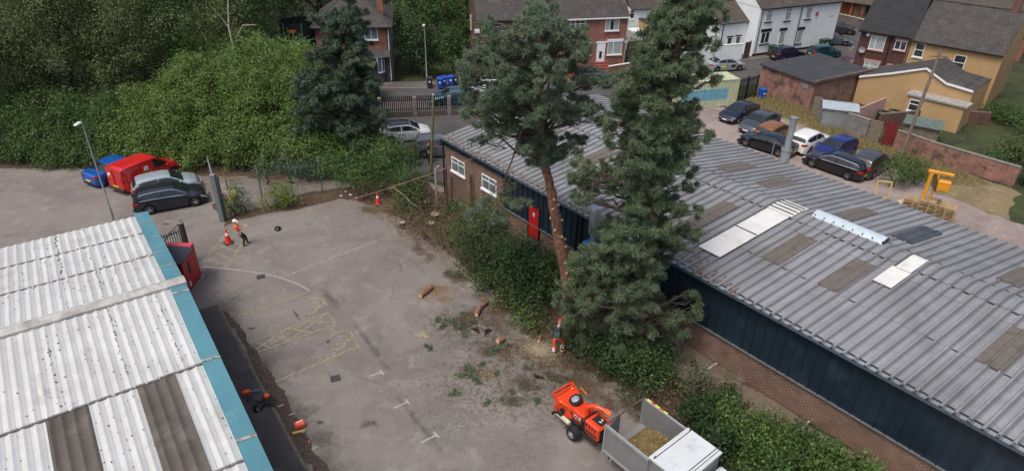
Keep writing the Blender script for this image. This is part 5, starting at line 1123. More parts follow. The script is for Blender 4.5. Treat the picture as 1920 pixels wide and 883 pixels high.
def lamp(label, base, hh, arm=.5, lean=0, name='street_lamp', m=None, r_=.06):
    t = thing(name, label, 'street lamp', base, 0); m = m or GALV
    MB().tube([(0, 0, 0), (0, 0, 1.2), (0, 0, 1.25), (lean, 0, hh)], [r_*1.5, r_*1.5, r_, r_*.75], 10).build('pole', m, t, smooth=40)
    MB().tube([(lean, 0, hh), (lean-.0, -arm*.6, hh+.12)], r_*.6, 8).build('arm', m, t)
    mb = MB(); mb.T = Matrix.Translation((lean, -arm*.8, hh+.12)); mb.bbox(-.12, .12, -.28, .25, -.03, .08, .04); mb.build('lantern', mat('lantern_white', (.6, .6, .6), .4), t); return t
lamp('grey street lamp beside the wheelie bins on the far footway', G(801, 162, .1), 5.9)
p = PY(205, 388, 36.5); lamp('slim grey lamp column rising behind the turquoise edged roof', (p.x, p.y, 0), 6.6, r_=.05)
def pole(label, a, top, r0, r1, m, name='telegraph_pole', cat='pole'):
    t = thing(name, label, cat, (a.x, a.y, 0), 0); b = top-Vector((a.x, a.y, 0)); MB().tube([(0, 0, -.1), b*.5, b], [r0, (r0+r1)/2, r1], 10).build('pole', m, t, smooth=40); return t, b
t, b = pole('mossy green timber pole in front of the grey parked car', G(808, 330), PY(812.5, 178, G(808, 330).y), .11, .09, mat('mossy_pole', (.13, .14, .055), .9, var=.2))
MB().tube([b+Vector((0, 0, 0)), b+Vector((0, 0, .07))], [.11, .05], 8).build('cap', CONC, t)
g = G(1685, 303); tp = PY(1748, 138, g.y+.5); tp2 = Vector((g.x, g.y, 0)); full = tp+(tp-tp2)*.25
t, b = pole('weathered leaning telegraph pole by the bush at the dry verge', g, full, .14, .10, WOOD); mb = MB(); mb.tube([b-Vector((.7, 0, .5)), b+Vector((.7, 0, -.5))], .05, 6); mb.build('crossarm', WOOD, t)
g = G(1335, 133); t, b = pole('grey concrete pole in front of the silver taxi', g, PY(1343, 62, g.y), .12, .09, CONC)
MB().box(b.x-.35, b.x+.2, b.y-.12, b.y+.12, b.z-.5, b.z-.3).build('bracket', GALV, t)
# ================================================================== VEHICLES
SILV = (.30, .31, .32); GR = 'cars in the gravel car park'; GL = 'vehicles parked by the tall hedge'; GS = 'cars parked along the street'
p, a = at_wheels((285, 402), (367, 386.5), -1, 'hatch', 1.04)
car('dark grey hatchback with bright window trim, nearest of the row by the hedge', 'hatch', p, a, (.018, .022, .032), GL, trim=True, rimc=mat('bright_rim', (.6, .6, .62), .3, .7), sc=1.04)
n_ = Vector((-math.sin(a), math.cos(a), 0)); d_ = Vector((math.cos(a), math.sin(a), 0)); q = Vector(p)+n_*2.15-d_*.1
car('pale blue-grey hatchback between the dark hatchback and the red van', 'hatch', q, a+.04, (.36, .43, .47), GL)
p, a2 = at_wheels((262, 358), (324, 331), -1, 'van', 1.04)
v = car('red mail van with a white badge on its side and rear', 'van', p, a2, (.48, .012, .014), GL, cat='van', name='delivery_van', sc=1.04, metal=0)
YT = mat('yellow_lettering', (.7, .5, .02), .5)
def text_mesh(name, s, size, m, parent, T, align='CENTER', ext=.002):
    cu = bpy.data.curves.new(name, 'FONT'); cu.body = s; cu.size = size; cu.align_x = align; cu.extrude = ext
    o = bpy.data.objects.new(name, cu); COL.objects.link(o); dg = bpy.context.evaluated_depsgraph_get(); me = bpy.data.meshes.new_from_object(o.evaluated_get(dg)); bpy.data.objects.remove(o); bpy.data.curves.remove(cu)
    me.name = name; me.materials.clear(); me.materials.append(m); o = bpy.data.objects.new(name, me); COL.objects.link(o); o.parent = parent; o.matrix_local = T; return o
mb = MB(); mb.box(-.62, -.32, -.945, -.925, 1.22, 1.48); mb.build('badge', WHITE, v); MB().box(-2.225, -2.205, .25, .5, 1.25, 1.42).build('badge', WHITE, v)
text_mesh('lettering', 'Royal Mail', .17, YT, v, Matrix.Translation((-.45, -.94, 1.02)) @ Matrix.Rotation(R(90), 4, 'X'))
text_mesh('lettering', 'Royal Mail', .11, YT, v, Matrix.Translation((-2.22, .38, 1.12)) @ Matrix.Rotation(R(-90), 4, 'Z') @ Matrix.Rotation(R(90), 4, 'X'))
mb = MB(); mb.box(-2.235, -2.2, -.01, .01, .45, 1.7); mb.box(-1.2, .1, -.935, -.928, .62, .64); mb.build('door_trim', TRIM, v); MB().bbox(-2.3, -2.1, -.8, .8, .28, .45, .03).build('bumper', TRIM, v)
mb = MB(); n_ = Vector((-math.sin(a2), math.cos(a2), 0)); d_ = Vector((math.cos(a2), math.sin(a2), 0)); q = Vector(p)+n_*2.5-d_*.3
car('bright blue coupe-like saloon on the left of the red van', 'saloon', q, a2+.02, (.01, .10, .42), GL, rimc=TRIM)
# near road
p, a = at_wheels((742, 269), (788, 265), -1, 'hatch')
car('white small hatchback with dark panoramic roof in front of the railings', 'hatch', p, a, (.62, .63, .64), 'cars waiting by the warehouse end', roofc=(.015, .016, .02), metal=0)
p, a = at_wheels((797, 297), (856, 296), -1, 'suv', .96)
car('dark grey crossover half hidden behind the warehouse corner', 'suv', p, a+.02, (.13, .135, .14), 'cars waiting by the warehouse end', sc=.94)
# street
c_ = G(850, 201); car('blue saloon parked behind the black railings', 'saloon', (c_.x, c_.y+.9, 0), math.atan2(.141, .99)+math.pi, (.05, .12, .19), GS)
c_ = G(893, 173); car('white hatchback with black rear beyond the pine, near the blue bins', 'hatch', (c_.x+.8, c_.y+.1, 0), math.atan2(.141, .99)+math.pi, (.62, .63, .64), GS, roofc=(.02, .02, .022), metal=0)
c_ = G(1110, 153); car('black saloon parked below the steps of the bright red brick house', 'saloon', (c_.x, c_.y+.3, 0), .16, (.012, .013, .016), GS, trim=True)
p, a = at_wheels((1346, 136.5), (1382.5, 133.5), -1, 'saloon'); tx = car('silver taxi saloon in front of the white boundary wall', 'saloon', p, a, (.36, .37, .39), GS)
MB().box(-.95, -.35, -.928, -.918, .5, .8).build('door_sticker', mat('yellow_green_sticker', (.5, .6, .08), .5), tx); MB().box(.3, .8, -.928, -.918, .5, .78).build('door_sticker', TRIM, tx)
p, a = at_wheels((1464, 117), (1504, 113), -1, 'suv', .9); car('navy five-door hatchback parked against the white house, left of the teal one', 'suv', p, a, (.010, .014, .04), GS, sc=.93)
p, a = at_wheels((1536, 111), (1567.5, 109), -1, 'hatch', .95); car('teal hatchback parked against the right end of the white house', 'hatch', p, a, (.004, .06, .085), GS, sc=.95)
c_ = G(1574, 86); car('blue-grey saloon nosing down the road past the corner of the white house', 'saloon', (c_.x-.6, c_.y+.8, 0), R(-14), (.085, .095, .12), GS, sc=.95)
c_ = G(1582, 65); car('dark people carrier behind the blue-grey saloon at the road end', 'suv', (c_.x-.6, c_.y+.6, 0), R(-12), (.04, .043, .045), GS, sc=.95)
c_ = G(1597, 131); car('maroon car showing only its roof behind the brick garage', 'hatch', (c_.x+.6, c_.y+.8, 0), R(35), (.12, .012, .02), GS)
# car park
p, a = at_wheels((1418, 219), (1378.5, 234), 1, 'saloon', .97); car('dark navy fastback, furthest left in the back row of the car park', 'saloon', p, a, (.010, .014, .035), GR, sc=.97)
p, a = at_wheels((1457, 238), (1419.3, 255), 1, 'saloon'); car('slate grey saloon, second from the left in the back row', 'saloon', p, a, (.05, .062, .075), GR)
p, a = at_wheels((1512.7, 292), (1548, 275), -1, 'hatch', 1.0); wp, wa = p, a
car('white sporty crossover between the orange and the blue car', 'suv', p, a, (.64, .64, .64), GR, metal=0, sc=.95)
n_ = Vector((-math.sin(a), math.cos(a), 0)); d_ = Vector((math.cos(a), math.sin(a), 0)); q = Vector(p)+n_*2.9-d_*.3
car('burnt orange hatchback behind the steel flue', 'hatch', q, a, (.34, .12, .022), GR, metal=.5)
p, a = at_wheels((1455, 294), (1399, 276), 1, 'saloon'); car('black saloon in the front row with its nose left of the flue', 'saloon', p, a, (.008, .010, .014), GR)
p, a = at_wheels((1586, 300), (1546, 316), 1, 'hatch'); c_ = G(1563, 292); car('deep blue hatchback with its nose toward the warehouse', 'hatch', (c_.x, c_.y, 0), a, (.012, .018, .16), GR)
p, a = at_wheels((1584, 337), (1523, 315), 1, 'estate'); car('black estate in the front row with bright window trim', 'estate', p, a, (.010, .010, .012), GR, trim=True)
p, a = at_wheels((1633, 337), (1664, 317), -1, 'suv'); car('charcoal off-roader with a yellow rear plate beside the round bush', 'suv', p, a, (.05, .05, .05), GR, sc=1.0)

# ------------------------------------------------------------------ chipper
ORG = mat('orange_machine_paint', (.66, .052, .012), .4, var=.12, coat=.2, dirt=(.38, .05, .02), dscale=5, dthr=.6); ORG2 = mat('light_orange', (.8, .16, .03), .45)
ca = math.atan2(-.763, .646); t = thing('wood_chipper', 'orange towed wood chipper with a spare wheel on its hopper and a curved chute', 'wood chipper', (3.12, 19.9, 0), ca); t.scale = (.9, .9, .9)
BLK = mat('machine_black', (.014, .014, .015), .6, var=.2)
mb = MB(); mb.box(-1.3, 1.3, -.55, -.45, .52, .62); mb.box(-1.3, 1.3, .45, .55, .52, .62); mb.box(-1.3, -1.2, -.45, .45, .52, .62); mb.box(1.2, 1.3, -.45, .45, .52, .62); mb.tube([(1.3, 0, .56), (2.05, 0, .52)], .055, 8); mb.tube([(1.25, -.45, .57), (1.8, 0, .55)], .04, 6); mb.tube([(1.25, .45, .57), (1.8, 0, .55)], .04, 6); mb.box(-.06, .06, -.62, .62, .27, .38); mb.box(-1.38, -1.3, -.75, .75, .5, .64); mb.build('chassis', BLK, t)
for s in (-1, 1):
    prof = [(0, .30), (.03, .33), (.17, .33), (.2, .30)]
    wv = MB().tube([(0, s*(.62+a_), .33) for a_, _ in prof], [r_ for _, r_ in prof], 20).build('wheel', TYRE, t, smooth=50)
    mb = MB(); mb.tube([(0, s*.80, .33), (0, s*.83, .33)], [.2, .17], 16); mb.tube([(0, s*.83, .33), (0, s*.86, .33)], .06, 8); mb.build('rim', RIM, wv)
    n = 9; vs = [(math.cos(R(20*i+10))*.42, s*y, .33+math.sin(R(20*i+10))*.42) for y in (.56, .86) for i in range(n)]; mb = MB(); mb.add(vs, [(i, i+1, n+i+1, n+i) for i in range(n-1)]); mb.add([(x, y, z-.02) for x, y, z in vs], [(i, i+1, n+i+1, n+i) for i in range(n-1)])
    mb.build('mudguard', BLK, t, smooth=40)
# folded-up feed hopper
mb = MB(); vs = [(-.35, -.42, .75), (-.35, .42, .75), (-.35, .38, 1.35), (-.35, -.38, 1.35), (-1.25, -.62, .72), (-1.25, .62, .72), (-1.25, .62, 1.5), (-1.25, -.62, 1.5)]
mb.add(vs, [(0, 4, 5, 1), (1, 5, 6, 2), (2, 6, 7, 3), (3, 7, 4, 0), (0, 1, 2, 3)]); mb.add([(-1.25, -.62, .72), (-1.25, .62, .72), (-1.25, .62, 1.5), (-1.25, -.62, 1.5), (-1.29, -.66, .69), (-1.29, .66, .69), (-1.29, .66, 1.54), (-1.29, -.66, 1.54)], [(0, 1, 5, 4), (1, 2, 6, 5), (2, 3, 7, 6), (3, 0, 4, 7)])
hp = mb.build('hopper', ORG, t)
mb = MB(); mb.box(-1.36, -1.29, -.6, .6, 1.1, 1.62); mb.box(-1.52, -1.36, -.62, -.56, 1.45, 1.62); mb.box(-1.52, -1.36, .56, .62, 1.45, 1.62); mb.box(-1.56, -1.5, -.62, .62, 1.5, 1.6); mb.build('safety_bar', ORG, t)
mb = MB(); mb.tube([(-1.3, -.68, 1.0), (-.95, -.7, 1.62), (-.5, -.62, 1.6), (-.35, -.5, 1.35)], .022, 6); mb.tube([(-1.3, .68, 1.0), (-.95, .7, 1.6), (-.5, .62, 1.55)], .022, 6); mb.build('control_bar', ORG2, t, smooth=50)
MB().bbox(-.42, .28, -.36, .40, .62, 1.38, .06).build('chipping_housing', ORG, t); MB().bbox(.15, .42, -.42, .42, .62, 1.25, .04).build('belt_guard', BLK, t)
for x, y in ((-.9, -.66), (-1.2, .35)): MB().bbox(x-.05, x+.05, y-.04, y+.04, 1.55, 1.62, .015).build('marker_lamp', mat('amber', (.8, .35, .08), .3), t)
mb = MB(); mb.tube([(-.85, -.56, 1.05), (-.85, -.60, 1.05)], .13, 14); mb.box(-.72, -.40, -.425, -.405, .8, 1.2); mb.box(-1.27, -1.24, -.5, .5, .82, 1.40); mb.build('hopper_port', BLK, hp)
mb = MB(); mb.tube([(-.1, -.45, 1.2), (-.25, -.62, .95), (-.1, -.6, .72)], .025, 6); mb.tube([(0, -.45, 1.25), (.1, -.62, 1.0), (.3, -.55, .75)], .025, 6); mb.tube([(-.2, .42, 1.3), (.05, .5, 1.5), (.4, .45, 1.3)], .022, 6); mb.build('hydraulic_hose', BLK, t)
mb = MB(); mb.bbox(-.38, .18, -.52, -.40, .62, .86, .02); mb.build('valve_block', BLK, t); mb = MB(); mb.box(-.30, .12, -.372, -.362, 1.0, 1.12); mb.box(-.30, -.05, -.372, -.362, .9, .96); mb.build('warning_decal', mat('decal_white', (.6, .55, .5), .5), t)
MB().bbox(1.305, 1.36, -.3, .3, .72, 1.2, .02).build('radiator_grille', BLK, t)
# spare wheel lying on the hopper
sp0 = Vector((-.62, .02, 1.5)); nd = Vector((-.25, -.35, 1)).normalized()
wv = MB().tube([sp0+nd*a_ for a_ in (-.08, -.06, .07, .09)], [.28, .32, .32, .28], 22).build('spare_wheel', TYRE, t, smooth=50)
mb = MB(); mb.tube([sp0+nd*.09, sp0+nd*.1], [.19, .16], 18); mb.tube([sp0+nd*.1, sp0+nd*.13], .06, 8); rm = mb.build('rim', mat('silver_rim', (.55, .56, .58), .35, .7), wv)
# engine cowl with number
mb = MB(); mb.bbox(.42, 1.3, -.46, .46, .66, 1.42, .07); cw = mb.build('engine_cowl', ORG, t)
MB().bbox(.62, 1.2, -.22, .24, 1.415, 1.45, .02).build('cowl_grille', BLK, cw); text_mesh('number', '2', .34, WHITE, cw, Matrix.Translation((1.0, -.08, 1.455)) @ Matrix.Rotation(R(10), 4, 'Z'))
mb = MB(); [mb.box(.55+.17*i, .62+.17*i, -.475, -.45, 1.12, 1.34) for i in range(4)]; mb.box(1.295, 1.315, -.36, .36, .75, 1.3); mb.build('cooling_slot', BLK, cw)
MB().box(.5, 1.2, -.472, -.46, .78, .98).build('side_decal', mat('dark_decal', (.12, .03, .02), .5), cw)
# chute
pts = [(.22, -.1, 1.35), (.2, -.1, 1.62), (.26, -.08, 1.84), (.44, -.02, 1.98), (.7, .08, 2.02), (.98, .2, 1.98)]
MB().tube(pts, [.12, .12, .12, .115, .11, .10], 12).build('discharge_chute', ORG, t, smooth=60); mb = MB(); mb.T = Matrix.Translation((1.08, .24, 1.93)) @ Matrix.Rotation(R(22), 4, 'Z') @ Matrix.Rotation(R(22), 4, 'Y'); mb.bbox(-.16, .18, -.12, .12, -.03, .06, .02); mb.build('chute_flap', ORG2, t)
MB().tube([(.98, .18, 1.9), (.98, .16, 1.62)], .018, 6).build('chute_lever', ORG, t)
MB().tube([(-1.05, -.62, .72), (-.25, -.66, .74)], .11, 12).build('fuel_tank', mat('cream_tank', (.5, .48, .36), .5), t, smooth=50)
MB().bbox(-1.1, -.75, -.72, -.62, .75, 1.0, .03).build('tool_box', BLK, t); MB().tube([(1.75, .18, 0), (1.75, .18, .75)], .03, 8).build('jockey_stand', GALV, t); mb = MB(); mb.tube([(1.75, .18, .08), (1.75, .24, .08)], .08, 12); mb.build('jockey_wheel', TYRE, t)
for s in (-1, 1): MB().box(-1.4, -1.38, s*.6-.1, s*.6+.1, .52, .6).build('taillight', LAMPR, t)

# ------------------------------------------------------------------ tipper truck
ta = math.atan2(-1.3, 1.1); t = thing('tipper_truck', 'grey sided tipper truck full of wood chips with a white roofed box behind the cab', 'truck', (3.69, 18.03, 0), ta)
TG = mat('truck_grey', (.20, .205, .21), .5, .2, var=.1, scale=1.5, dirt=(.15, .145, .13), dscale=1.2, dthr=.56); TGL = mat('truck_edge', (.34, .35, .36), .45, .3, var=.1); TW = mat('truck_white', (.52, .55, .57), .45, var=.06, scale=1.2, dirt=(.42, .44, .45), dscale=1.3, dthr=.58)
W_ = 2.22; L0, L1 = .0, 2.05; L2 = 3.52
mb = MB(); mb.box(L0, L2, .05, W_-.05, .92, 1.02); mb.box(L0, L1, 0, .05, 1.0, 2.3); mb.box(L0, L1, W_-.05, W_, 1.0, 2.3); mb.box(L1, L1+.05, .05, W_-.05, 1.02, 2.3); mb.build('tipper_body', TG, t)
mb = MB(); mb.box(L0-.03, L1, -.03, .0, 2.22, 2.33); mb.box(L0-.03, L1, -.025, .0, .94, 1.06); mb.box(L0-.03, L1, .0, .06, 2.302, 2.33); mb.box(L0-.03, L1, W_-.06, W_+.03, 2.302, 2.34); mb.box(-.06, .0, -.03, .07, .9, 2.36); mb.box(-.06, .0, W_-.07, W_+.03, .9, 2.36); mb.build('edge_rail', TGL, t)
MB().tube([(-.03, .02, 2.36), (-.02, W_*.5, 2.42), (-.03, W_, 2.38)], .035, 6).build('rear_crossbar', mat('rusty_bar', (.09, .06, .05), .8, var=.3), t)
# rear door folded inward-open on the near side
mb = MB(); mb.T = Matrix.Translation((0.02, .06, 0)) @ Matrix.Rotation(R(12), 4, 'Z'); mb.box(-.02, .03, .0, .95, 1.05, 2.22); mb.box(-.05, -.02, .0, .95, 1.55, 1.6); mb.build('rear_door', TG, t)
mb = MB(); yy = mat('chevron_yellow', (.55, .65, .05), .5); rr_ = mat('chevron_red', (.55, .03, .03), .5)
for k in range(5): mb.box(.08+k*.2, .28+k*.2, W_+.005, W_+.06, 2.2, 2.36, k % 2)
mb.build('chevron_strip', [yy, rr_], t)
# chip load
n = 26; vs = []; g = np.random.default_rng(5)
for i in range(n):
    for j in range(n):
        x = .25+(L1-.3)*i/(n-1); y = .07+(W_-.14)*j/(n-1); z = 1.03+.75*math.exp(-((x-1.3)/.8)**2-((y-1.2)/1.0)**2)*1.0+g.normal()*.02; z = max(1.025, z-(.5*max(0, .5-x)))
        vs.append((x, y, z))
mb = MB(); mb.add(vs, [(i*n+j, (i+1)*n+j, (i+1)*n+j+1, i*n+j+1) for i in range(n-1) for j in range(n-1)]); ld = mb.build('chip_load', groundmat('wood_chip', (.17, .125, .055), (.10, .085, .032), (.26, .21, .10), s1=1.5, s2=12, speck=.5, bump=1.0, third=(.10, .11, .03)), t)
P = []
for k in range(1800):
    i, j = g.integers(1, n-1), g.integers(1, n-1); P.append(np.array(vs[i*n+j])+g.normal(size=3)*np.array([.04, .04, .012])+np.array([0, 0, .02]))
P = np.array(P); o = leaves('loose_chips', P, np.tile([0, 0, 1.], (len(P), 1)), g.uniform(0, 1, len(P)), .055, leafmat('chips', [(.08, .08, .03), (.2, .12, .05), (.35, .24, .11), (.6, .48, .28)], trans=0), ld, aspect=.4); o['kind'] = 'stuff'
mb = MB(); mb.box(L1+.06, L2, .06, W_-.06, 1.02, 2.36); mb.build('box_body', TG, t)
mb = MB(); vs = [(L1-.02, .0, 2.36), (L2+.04, .0, 2.36), (L2+.04, W_, 2.36), (L1-.02, W_, 2.36), (L1-.02, .0, 2.44), (L2+.04, .0, 2.44), (L2+.04, W_, 2.44), (L1-.02, W_, 2.44)]; mb.add(vs, [(0, 3, 2, 1), (4, 5, 6, 7), (0, 1, 5, 4), (1, 2, 6, 5), (2, 3, 7, 6), (3, 0, 4, 7)]); rf_ = mb.build('box_roof', TW, t)
mb = MB(); mb.box(L1+.14, L1+.17, .05, W_-.05, 2.441, 2.455); mb.box(L2-.22, L2-.19, .05, W_+.02, 2.441, 2.456); mb.box(L2-.1, L2-.08, .05, W_+.02, 2.441, 2.456); mb.tube([(L1+.15, .12, 2.45), (L1+.15, .12, 2.53)], .03, 6); mb.tube([(L1+.15, W_-.1, 2.45), (L1+.15, W_-.1, 2.53)], .03, 6); mb.tube([(L2-.12, W_, 2.45), (L2-.12, W_+.03, 2.56)], .02, 6); mb.build('roof_seam', mat('dark_sealant', (.06, .06, .065), .7), rf_)
# cab
mb = MB(); mb.xprism([(L2+.12, .5), (L2+1.95, .5), (L2+2.0, .95), (L2+1.75, 1.2), (L2+1.25, 1.88), (L2+.22, 1.93), (L2+.12, 1.85)], .12, W_-.12); cb_ = mb.build('cab', TW, t)
mb = MB(); mb.add([(L2+1.72, .25, 1.26), (L2+1.72, W_-.25, 1.26), (L2+1.28, W_-.32, 1.85), (L2+1.28, .32, 1.85)], [(0, 1, 2, 3)]); mb.T = Matrix.Translation((.012, 0, .008)); mb.build('windscreen', GLASS, t)
for s, y in ((-1, .11), (1, W_-.11)): MB().xprism([(L2+.5, 1.25), (L2+1.55, 1.25), (L2+1.15, 1.78), (L2+.5, 1.78)], y-.004, y+.004).build('side_window', GLASS, t)
MB().bbox(L2+.3, L2+1.0, .5, W_-.5, 1.93, 2.02, .03).build('roof_beacon', WHITE, t)
mb = MB(); mb.box(.1, L2+1.9, .75, .85, .6, .78); mb.box(.1, L2+1.9, W_-.85, W_-.75, .6, .78); mb.box(.1, .2, .2, W_-.2, .5, .9); mb.build('chassis', BLK, t); mb = MB(); [mb.box(x, x+.05, .0, .05, .62, .95) for x in (.35, 1.6)]; mb.build('side_bracket', TGL, t)
for x in (1.75, L2+1.15):
    for y, s in ((.30, -1), (W_-.30, 1)):
        wv = MB().tube([(x, y+s*a_, .37) for a_ in (-.22, -.18, .1, .13)], [.34, .37, .37, .34], 20).build('wheel', TYRE, t, smooth=50); MB().tube([(x, y+s*.125, .37), (x, y+s*.14, .37)], [.22, .19], 16).build('rim', RIM, wv)
for y in (.3, W_-.3): MB().box(-.08, -.06, y-.14, y+.14, .62, .74).build('taillight', LAMPR, t)
MB().box(-.075, -.06, .9, 1.4, .62, .74).build('number_plate', PLY, t)

# ------------------------------------------------------------------ cones, signs, gate, cabinet
def cone(label, p, hh=.9):
    t = thing('traffic_cone', label, 'cone', p, random.uniform(0, 1), 'traffic cones'); s = hh/.9
    RED = mat('cone_red', (.62, .025, .018), .45, var=.06); mb = MB(); mb.bbox(-.24*s, .24*s, -.24*s, .24*s, 0, .06*s, .05); mb.build('base', mat('cone_base', (.02, .02, .024), .8), t)
    mb = MB(); mb.tube([(0, 0, .06*s), (0, 0, .10*s), (0, 0, .52*s)], [.185*s, .165*s, .098*s], 20); mb.tube([(0, 0, .68*s), (0, 0, .88*s), (0, 0, .9*s)], [.07*s, .035*s, .02*s], 20); mb.build('cone', RED, t, smooth=50)
    MB().tube([(0, 0, .52*s), (0, 0, .68*s)], [.1*s, .072*s], 20).build('reflective_sleeve', mat('reflective_white', (.72, .73, .74), .35), t, smooth=50)
cone('red and white traffic cone beside the worker in the orange vest', G(429, 456), .98); cone('red and white traffic cone against the cut elder bush', G(709, 383), .85)
g = G(418, 415); t = thing('steel_gate', 'tall galvanised gate standing open edge-on beside the hatched marking', 'gate', g, 0)
MB().bbox(-.15, .15, -.13, .13, 0, 3.3, .02).build('post', mat('grey_steel_post', (.20, .23, .24), .5, .4, var=.15), t)
e = G(398, 345)-g; e.z = 0; e = e.normalized()*2.6; sd2 = Vector((-e.y, e.x, 0)).normalized()*.02; mb = MB()
for z0 in (.25, 1.7, 3.25): mb.tube([(0, 0, z0), (e.x, e.y, z0)], .035, 6)
mb.tube([(e.x, e.y, .15), (e.x, e.y, 3.45)], .045, 8); mb.tube([(e.x*.05, e.y*.05, .15), (e.x*.05, e.y*.05, 3.45)], .045, 8)
for k in range(1, 17): q = e*(k/17); mb.tube([(q.x, q.y, .25), (q.x, q.y, 3.25)], .014, 4)
mb.build('gate_leaf', GALV, t); mb = MB(); sx = .18
for k in range(2): mb.tube([(.2+.06*k, .1, 0), (.2+.06*k, .1, 3.1)], .03, 6)
mb.build('hinge_post', mat('green_post', (.02, .10, .07), .5), t)
# chain-link fence
GPO = mat('green_post', (.02, .10, .07), .5); LINK = mat('green_chain_link', (.05, .10, .09), .5)
a = G(436, 398); b = G(658, 352); d = b-a; L = d.length; t = thing('chain_link_fence', 'green chain link fence across the driveway behind the small shrubs', 'fence', a, math.atan2(d.y, d.x)); FH = 2.2
def mesh_panel(x0, x1, parent):
    mb = MB(); s = .13; k = x0-FH
    while k < x1:
        for sg in (1, -1):
            xa, xb = (k, k+FH) if sg > 0 else (k+FH, k); za, zb = 0.05, FH+.05
            def cl(xq, zq, xo, zo, lim): f_ = (lim-xo)/(xq-xo); return lim, zo+(zq-zo)*f_
            p0, p1 = (xa, za), (xb, zb)
            pts = []
            for (xq, zq), (xo, zo) in ((p0, p1), (p1, p0)):
                if xq < x0: xq, zq = cl(xq, zq, xo, zo, x0)
                elif xq > x1: xq, zq = cl(xq, zq, xo, zo, x1)
                pts.append((xq, zq))
            if x0-1e-3 <= pts[0][0] <= x1+1e-3 and .04 <= min(pts[0][1], pts[1][1]) and max(pts[0][1], pts[1][1]) <= FH+.06 and abs(pts[0][0]-pts[1][0]) > .02:
                (u0, w0), (u1, w1) = pts; mb.add([(u0, 0, w0), (u1, 0, w1), (u1, 0, w1+.011), (u0, 0, w0+.011)], [(0, 1, 2, 3)])
        k += s
    return mb.build('mesh_panel', LINK, parent)
nb = 4
for i in range(nb): mesh_panel(L*i/nb, L*(i+1)/nb, t)
for i in range(nb+1):
    x = L*i/nb; mb = MB(); mb.tube([(x, 0, 0), (x, 0, FH+.15), (x, .3, FH+.5)], .035, 8); mb.build('post', GPO, t)
mb = MB(); [mb.tube([(0, .08+.09*k, FH+.2+.12*k), (L, .08+.09*k, FH+.2+.12*k)], .008, 4) for k in range(3)]; mb.tube([(0, 0, FH+.04), (L, 0, FH+.04)], .012, 4); mb.build('top_wire', LINK, t)
# warning sign on the fence
g = G(432, 402); t = thing('warning_sign', 'yellow and white warning sign with a crossed out symbol on the fence by the gate', 'sign', (g.x-.1, g.y-.15, 0), .45)
MB().box(-.38, .38, -.02, 0, 1.0, 1.75).build('board', mat('sign_yellow', (.75, .55, .03), .5), t); mb = MB(); mb.box(-.30, .30, -.03, -.021, 1.25, 1.70); mb.build('white_panel', WHITE, t)
mb = MB(); c0 = Vector((0, -.036, 1.48)); pr = [c0+Vector((math.cos(2*math.pi*i/20)*.17, 0, math.sin(2*math.pi*i/20)*.17)) for i in range(21)]; mb.tube(pr, .022, 5); mb.tube([c0+Vector((-.12, 0, .12)), c0+Vector((.12, 0, -.12))], .02, 5); mb.build('prohibition_ring', mat('sign_red', (.55, .02, .02), .5), t)
mb = MB(); mb.tube([c0+Vector((-.02, .004, -.1)), c0+Vector((.01, .004, .03))], .04, 6); mb.tube([c0+Vector((.02, .004, .07)), c0+Vector((.021, .004, .1))], .035, 6); mb.build('figure_symbol', BLACKP, t)
mb = MB(); mb.box(-.3, .3, -.03, -.021, 1.04, 1.09); mb.box(-.3, .2, -.03, -.021, 1.13, 1.18); mb.build('text_bars', BLACKP, t); MB().box(.42, .75, -.02, 0, 1.25, 1.7).build('small_board', mat('pale_yellow_sign', (.55, .5, .2), .6), t); MB().box(-.4, .77, 0, .03, 1.3, 1.34).build('mounting_rail', GALV, t); mb = MB(); mb.tube([(-.2, .03, 0), (-.2, .03, 1.75)], .02, 6); mb.tube([(.5, .03, 0), (.5, .03, 1.75)], .02, 6); mb.build('post', GPO, t)
# red kiosk
t = thing('red_kiosk', 'red steel cabinet with a dark tilted canopy beside the turquoise roof edge', 'kiosk', (-17.15, 29.0, 0), R(2))
RK = mat('kiosk_red', (.42, .012, .018), .45, var=.08); MB().bbox(-1.7, 0, 0, 1.75, .1, 2.15, .03).build('cabinet', RK, t); MB().box(-1.65, -.05, 0.05, 1.7, 0, .1).build('plinth', BLK, t); MB().box(-1.8, .14, -.08, 1.85, -.01, .05).build('slab', KERB, t)
MB().bbox(-1.6, .02, .6, 1.7, 2.15, 2.22, .03).build('lid', mat('kiosk_pink_red', (.55, .05, .08), .5), t)
mb = MB(); mb.T = Matrix.Translation((-.65, .35, 2.32)) @ Matrix.Rotation(R(10), 4, 'X') @ Matrix.Rotation(R(-5), 4, 'Z'); mb.bbox(-1.1, 1.0, -.75, .62, 0, .05, .02); mb.build('canopy', mat('canopy_dark', (.018, .022, .032), .5), t)
MB().box(.0, .015, .55, .75, .95, 1.65).build('slot', BLK, t); MB().box(.0, .014, .3, .45, .3, .6).build('sticker', WHITE, t); mb = MB(); [mb.tube([(x, y, 2.1), (x, y, 2.36)], .025, 6) for x in (-1.4, -.1) for y in (.1, .8)]; mb.build('canopy_strut', BLK, t)
g = G(358, 492); t = thing('timber_post', 'thick dark timber post behind the red cabinet', 'post', g, 0); MB().tube([(0, 0, 0), (0, 0, 2.6)], [.17, .16], 12).build('post', mat('dark_timber', (.06, .05, .042), .9, var=.3), t, smooth=40); MB().tube([(0, 0, 2.6), (0, 0, 2.64)], [.165, .13], 12).build('cap', WOOD, t)
e = G(312, 510)-g; e.z = 0; L = 2.6; t = thing('railing_gate', 'blue-grey railing gate between the timber post and the workshop', 'gate', g+e.normalized()*.2, math.atan2(e.y, e.x)); mb = MB(); SG = mat('steel_blue_grey', (.09, .12, .14), .5, .3)
for z in (.3, 2.1): mb.box(0, L, -.02, .02, z, z+.05)
x = 0
while x < L: mb.box(x, x+.045, -.015, .015, .1, 2.3); x += .13
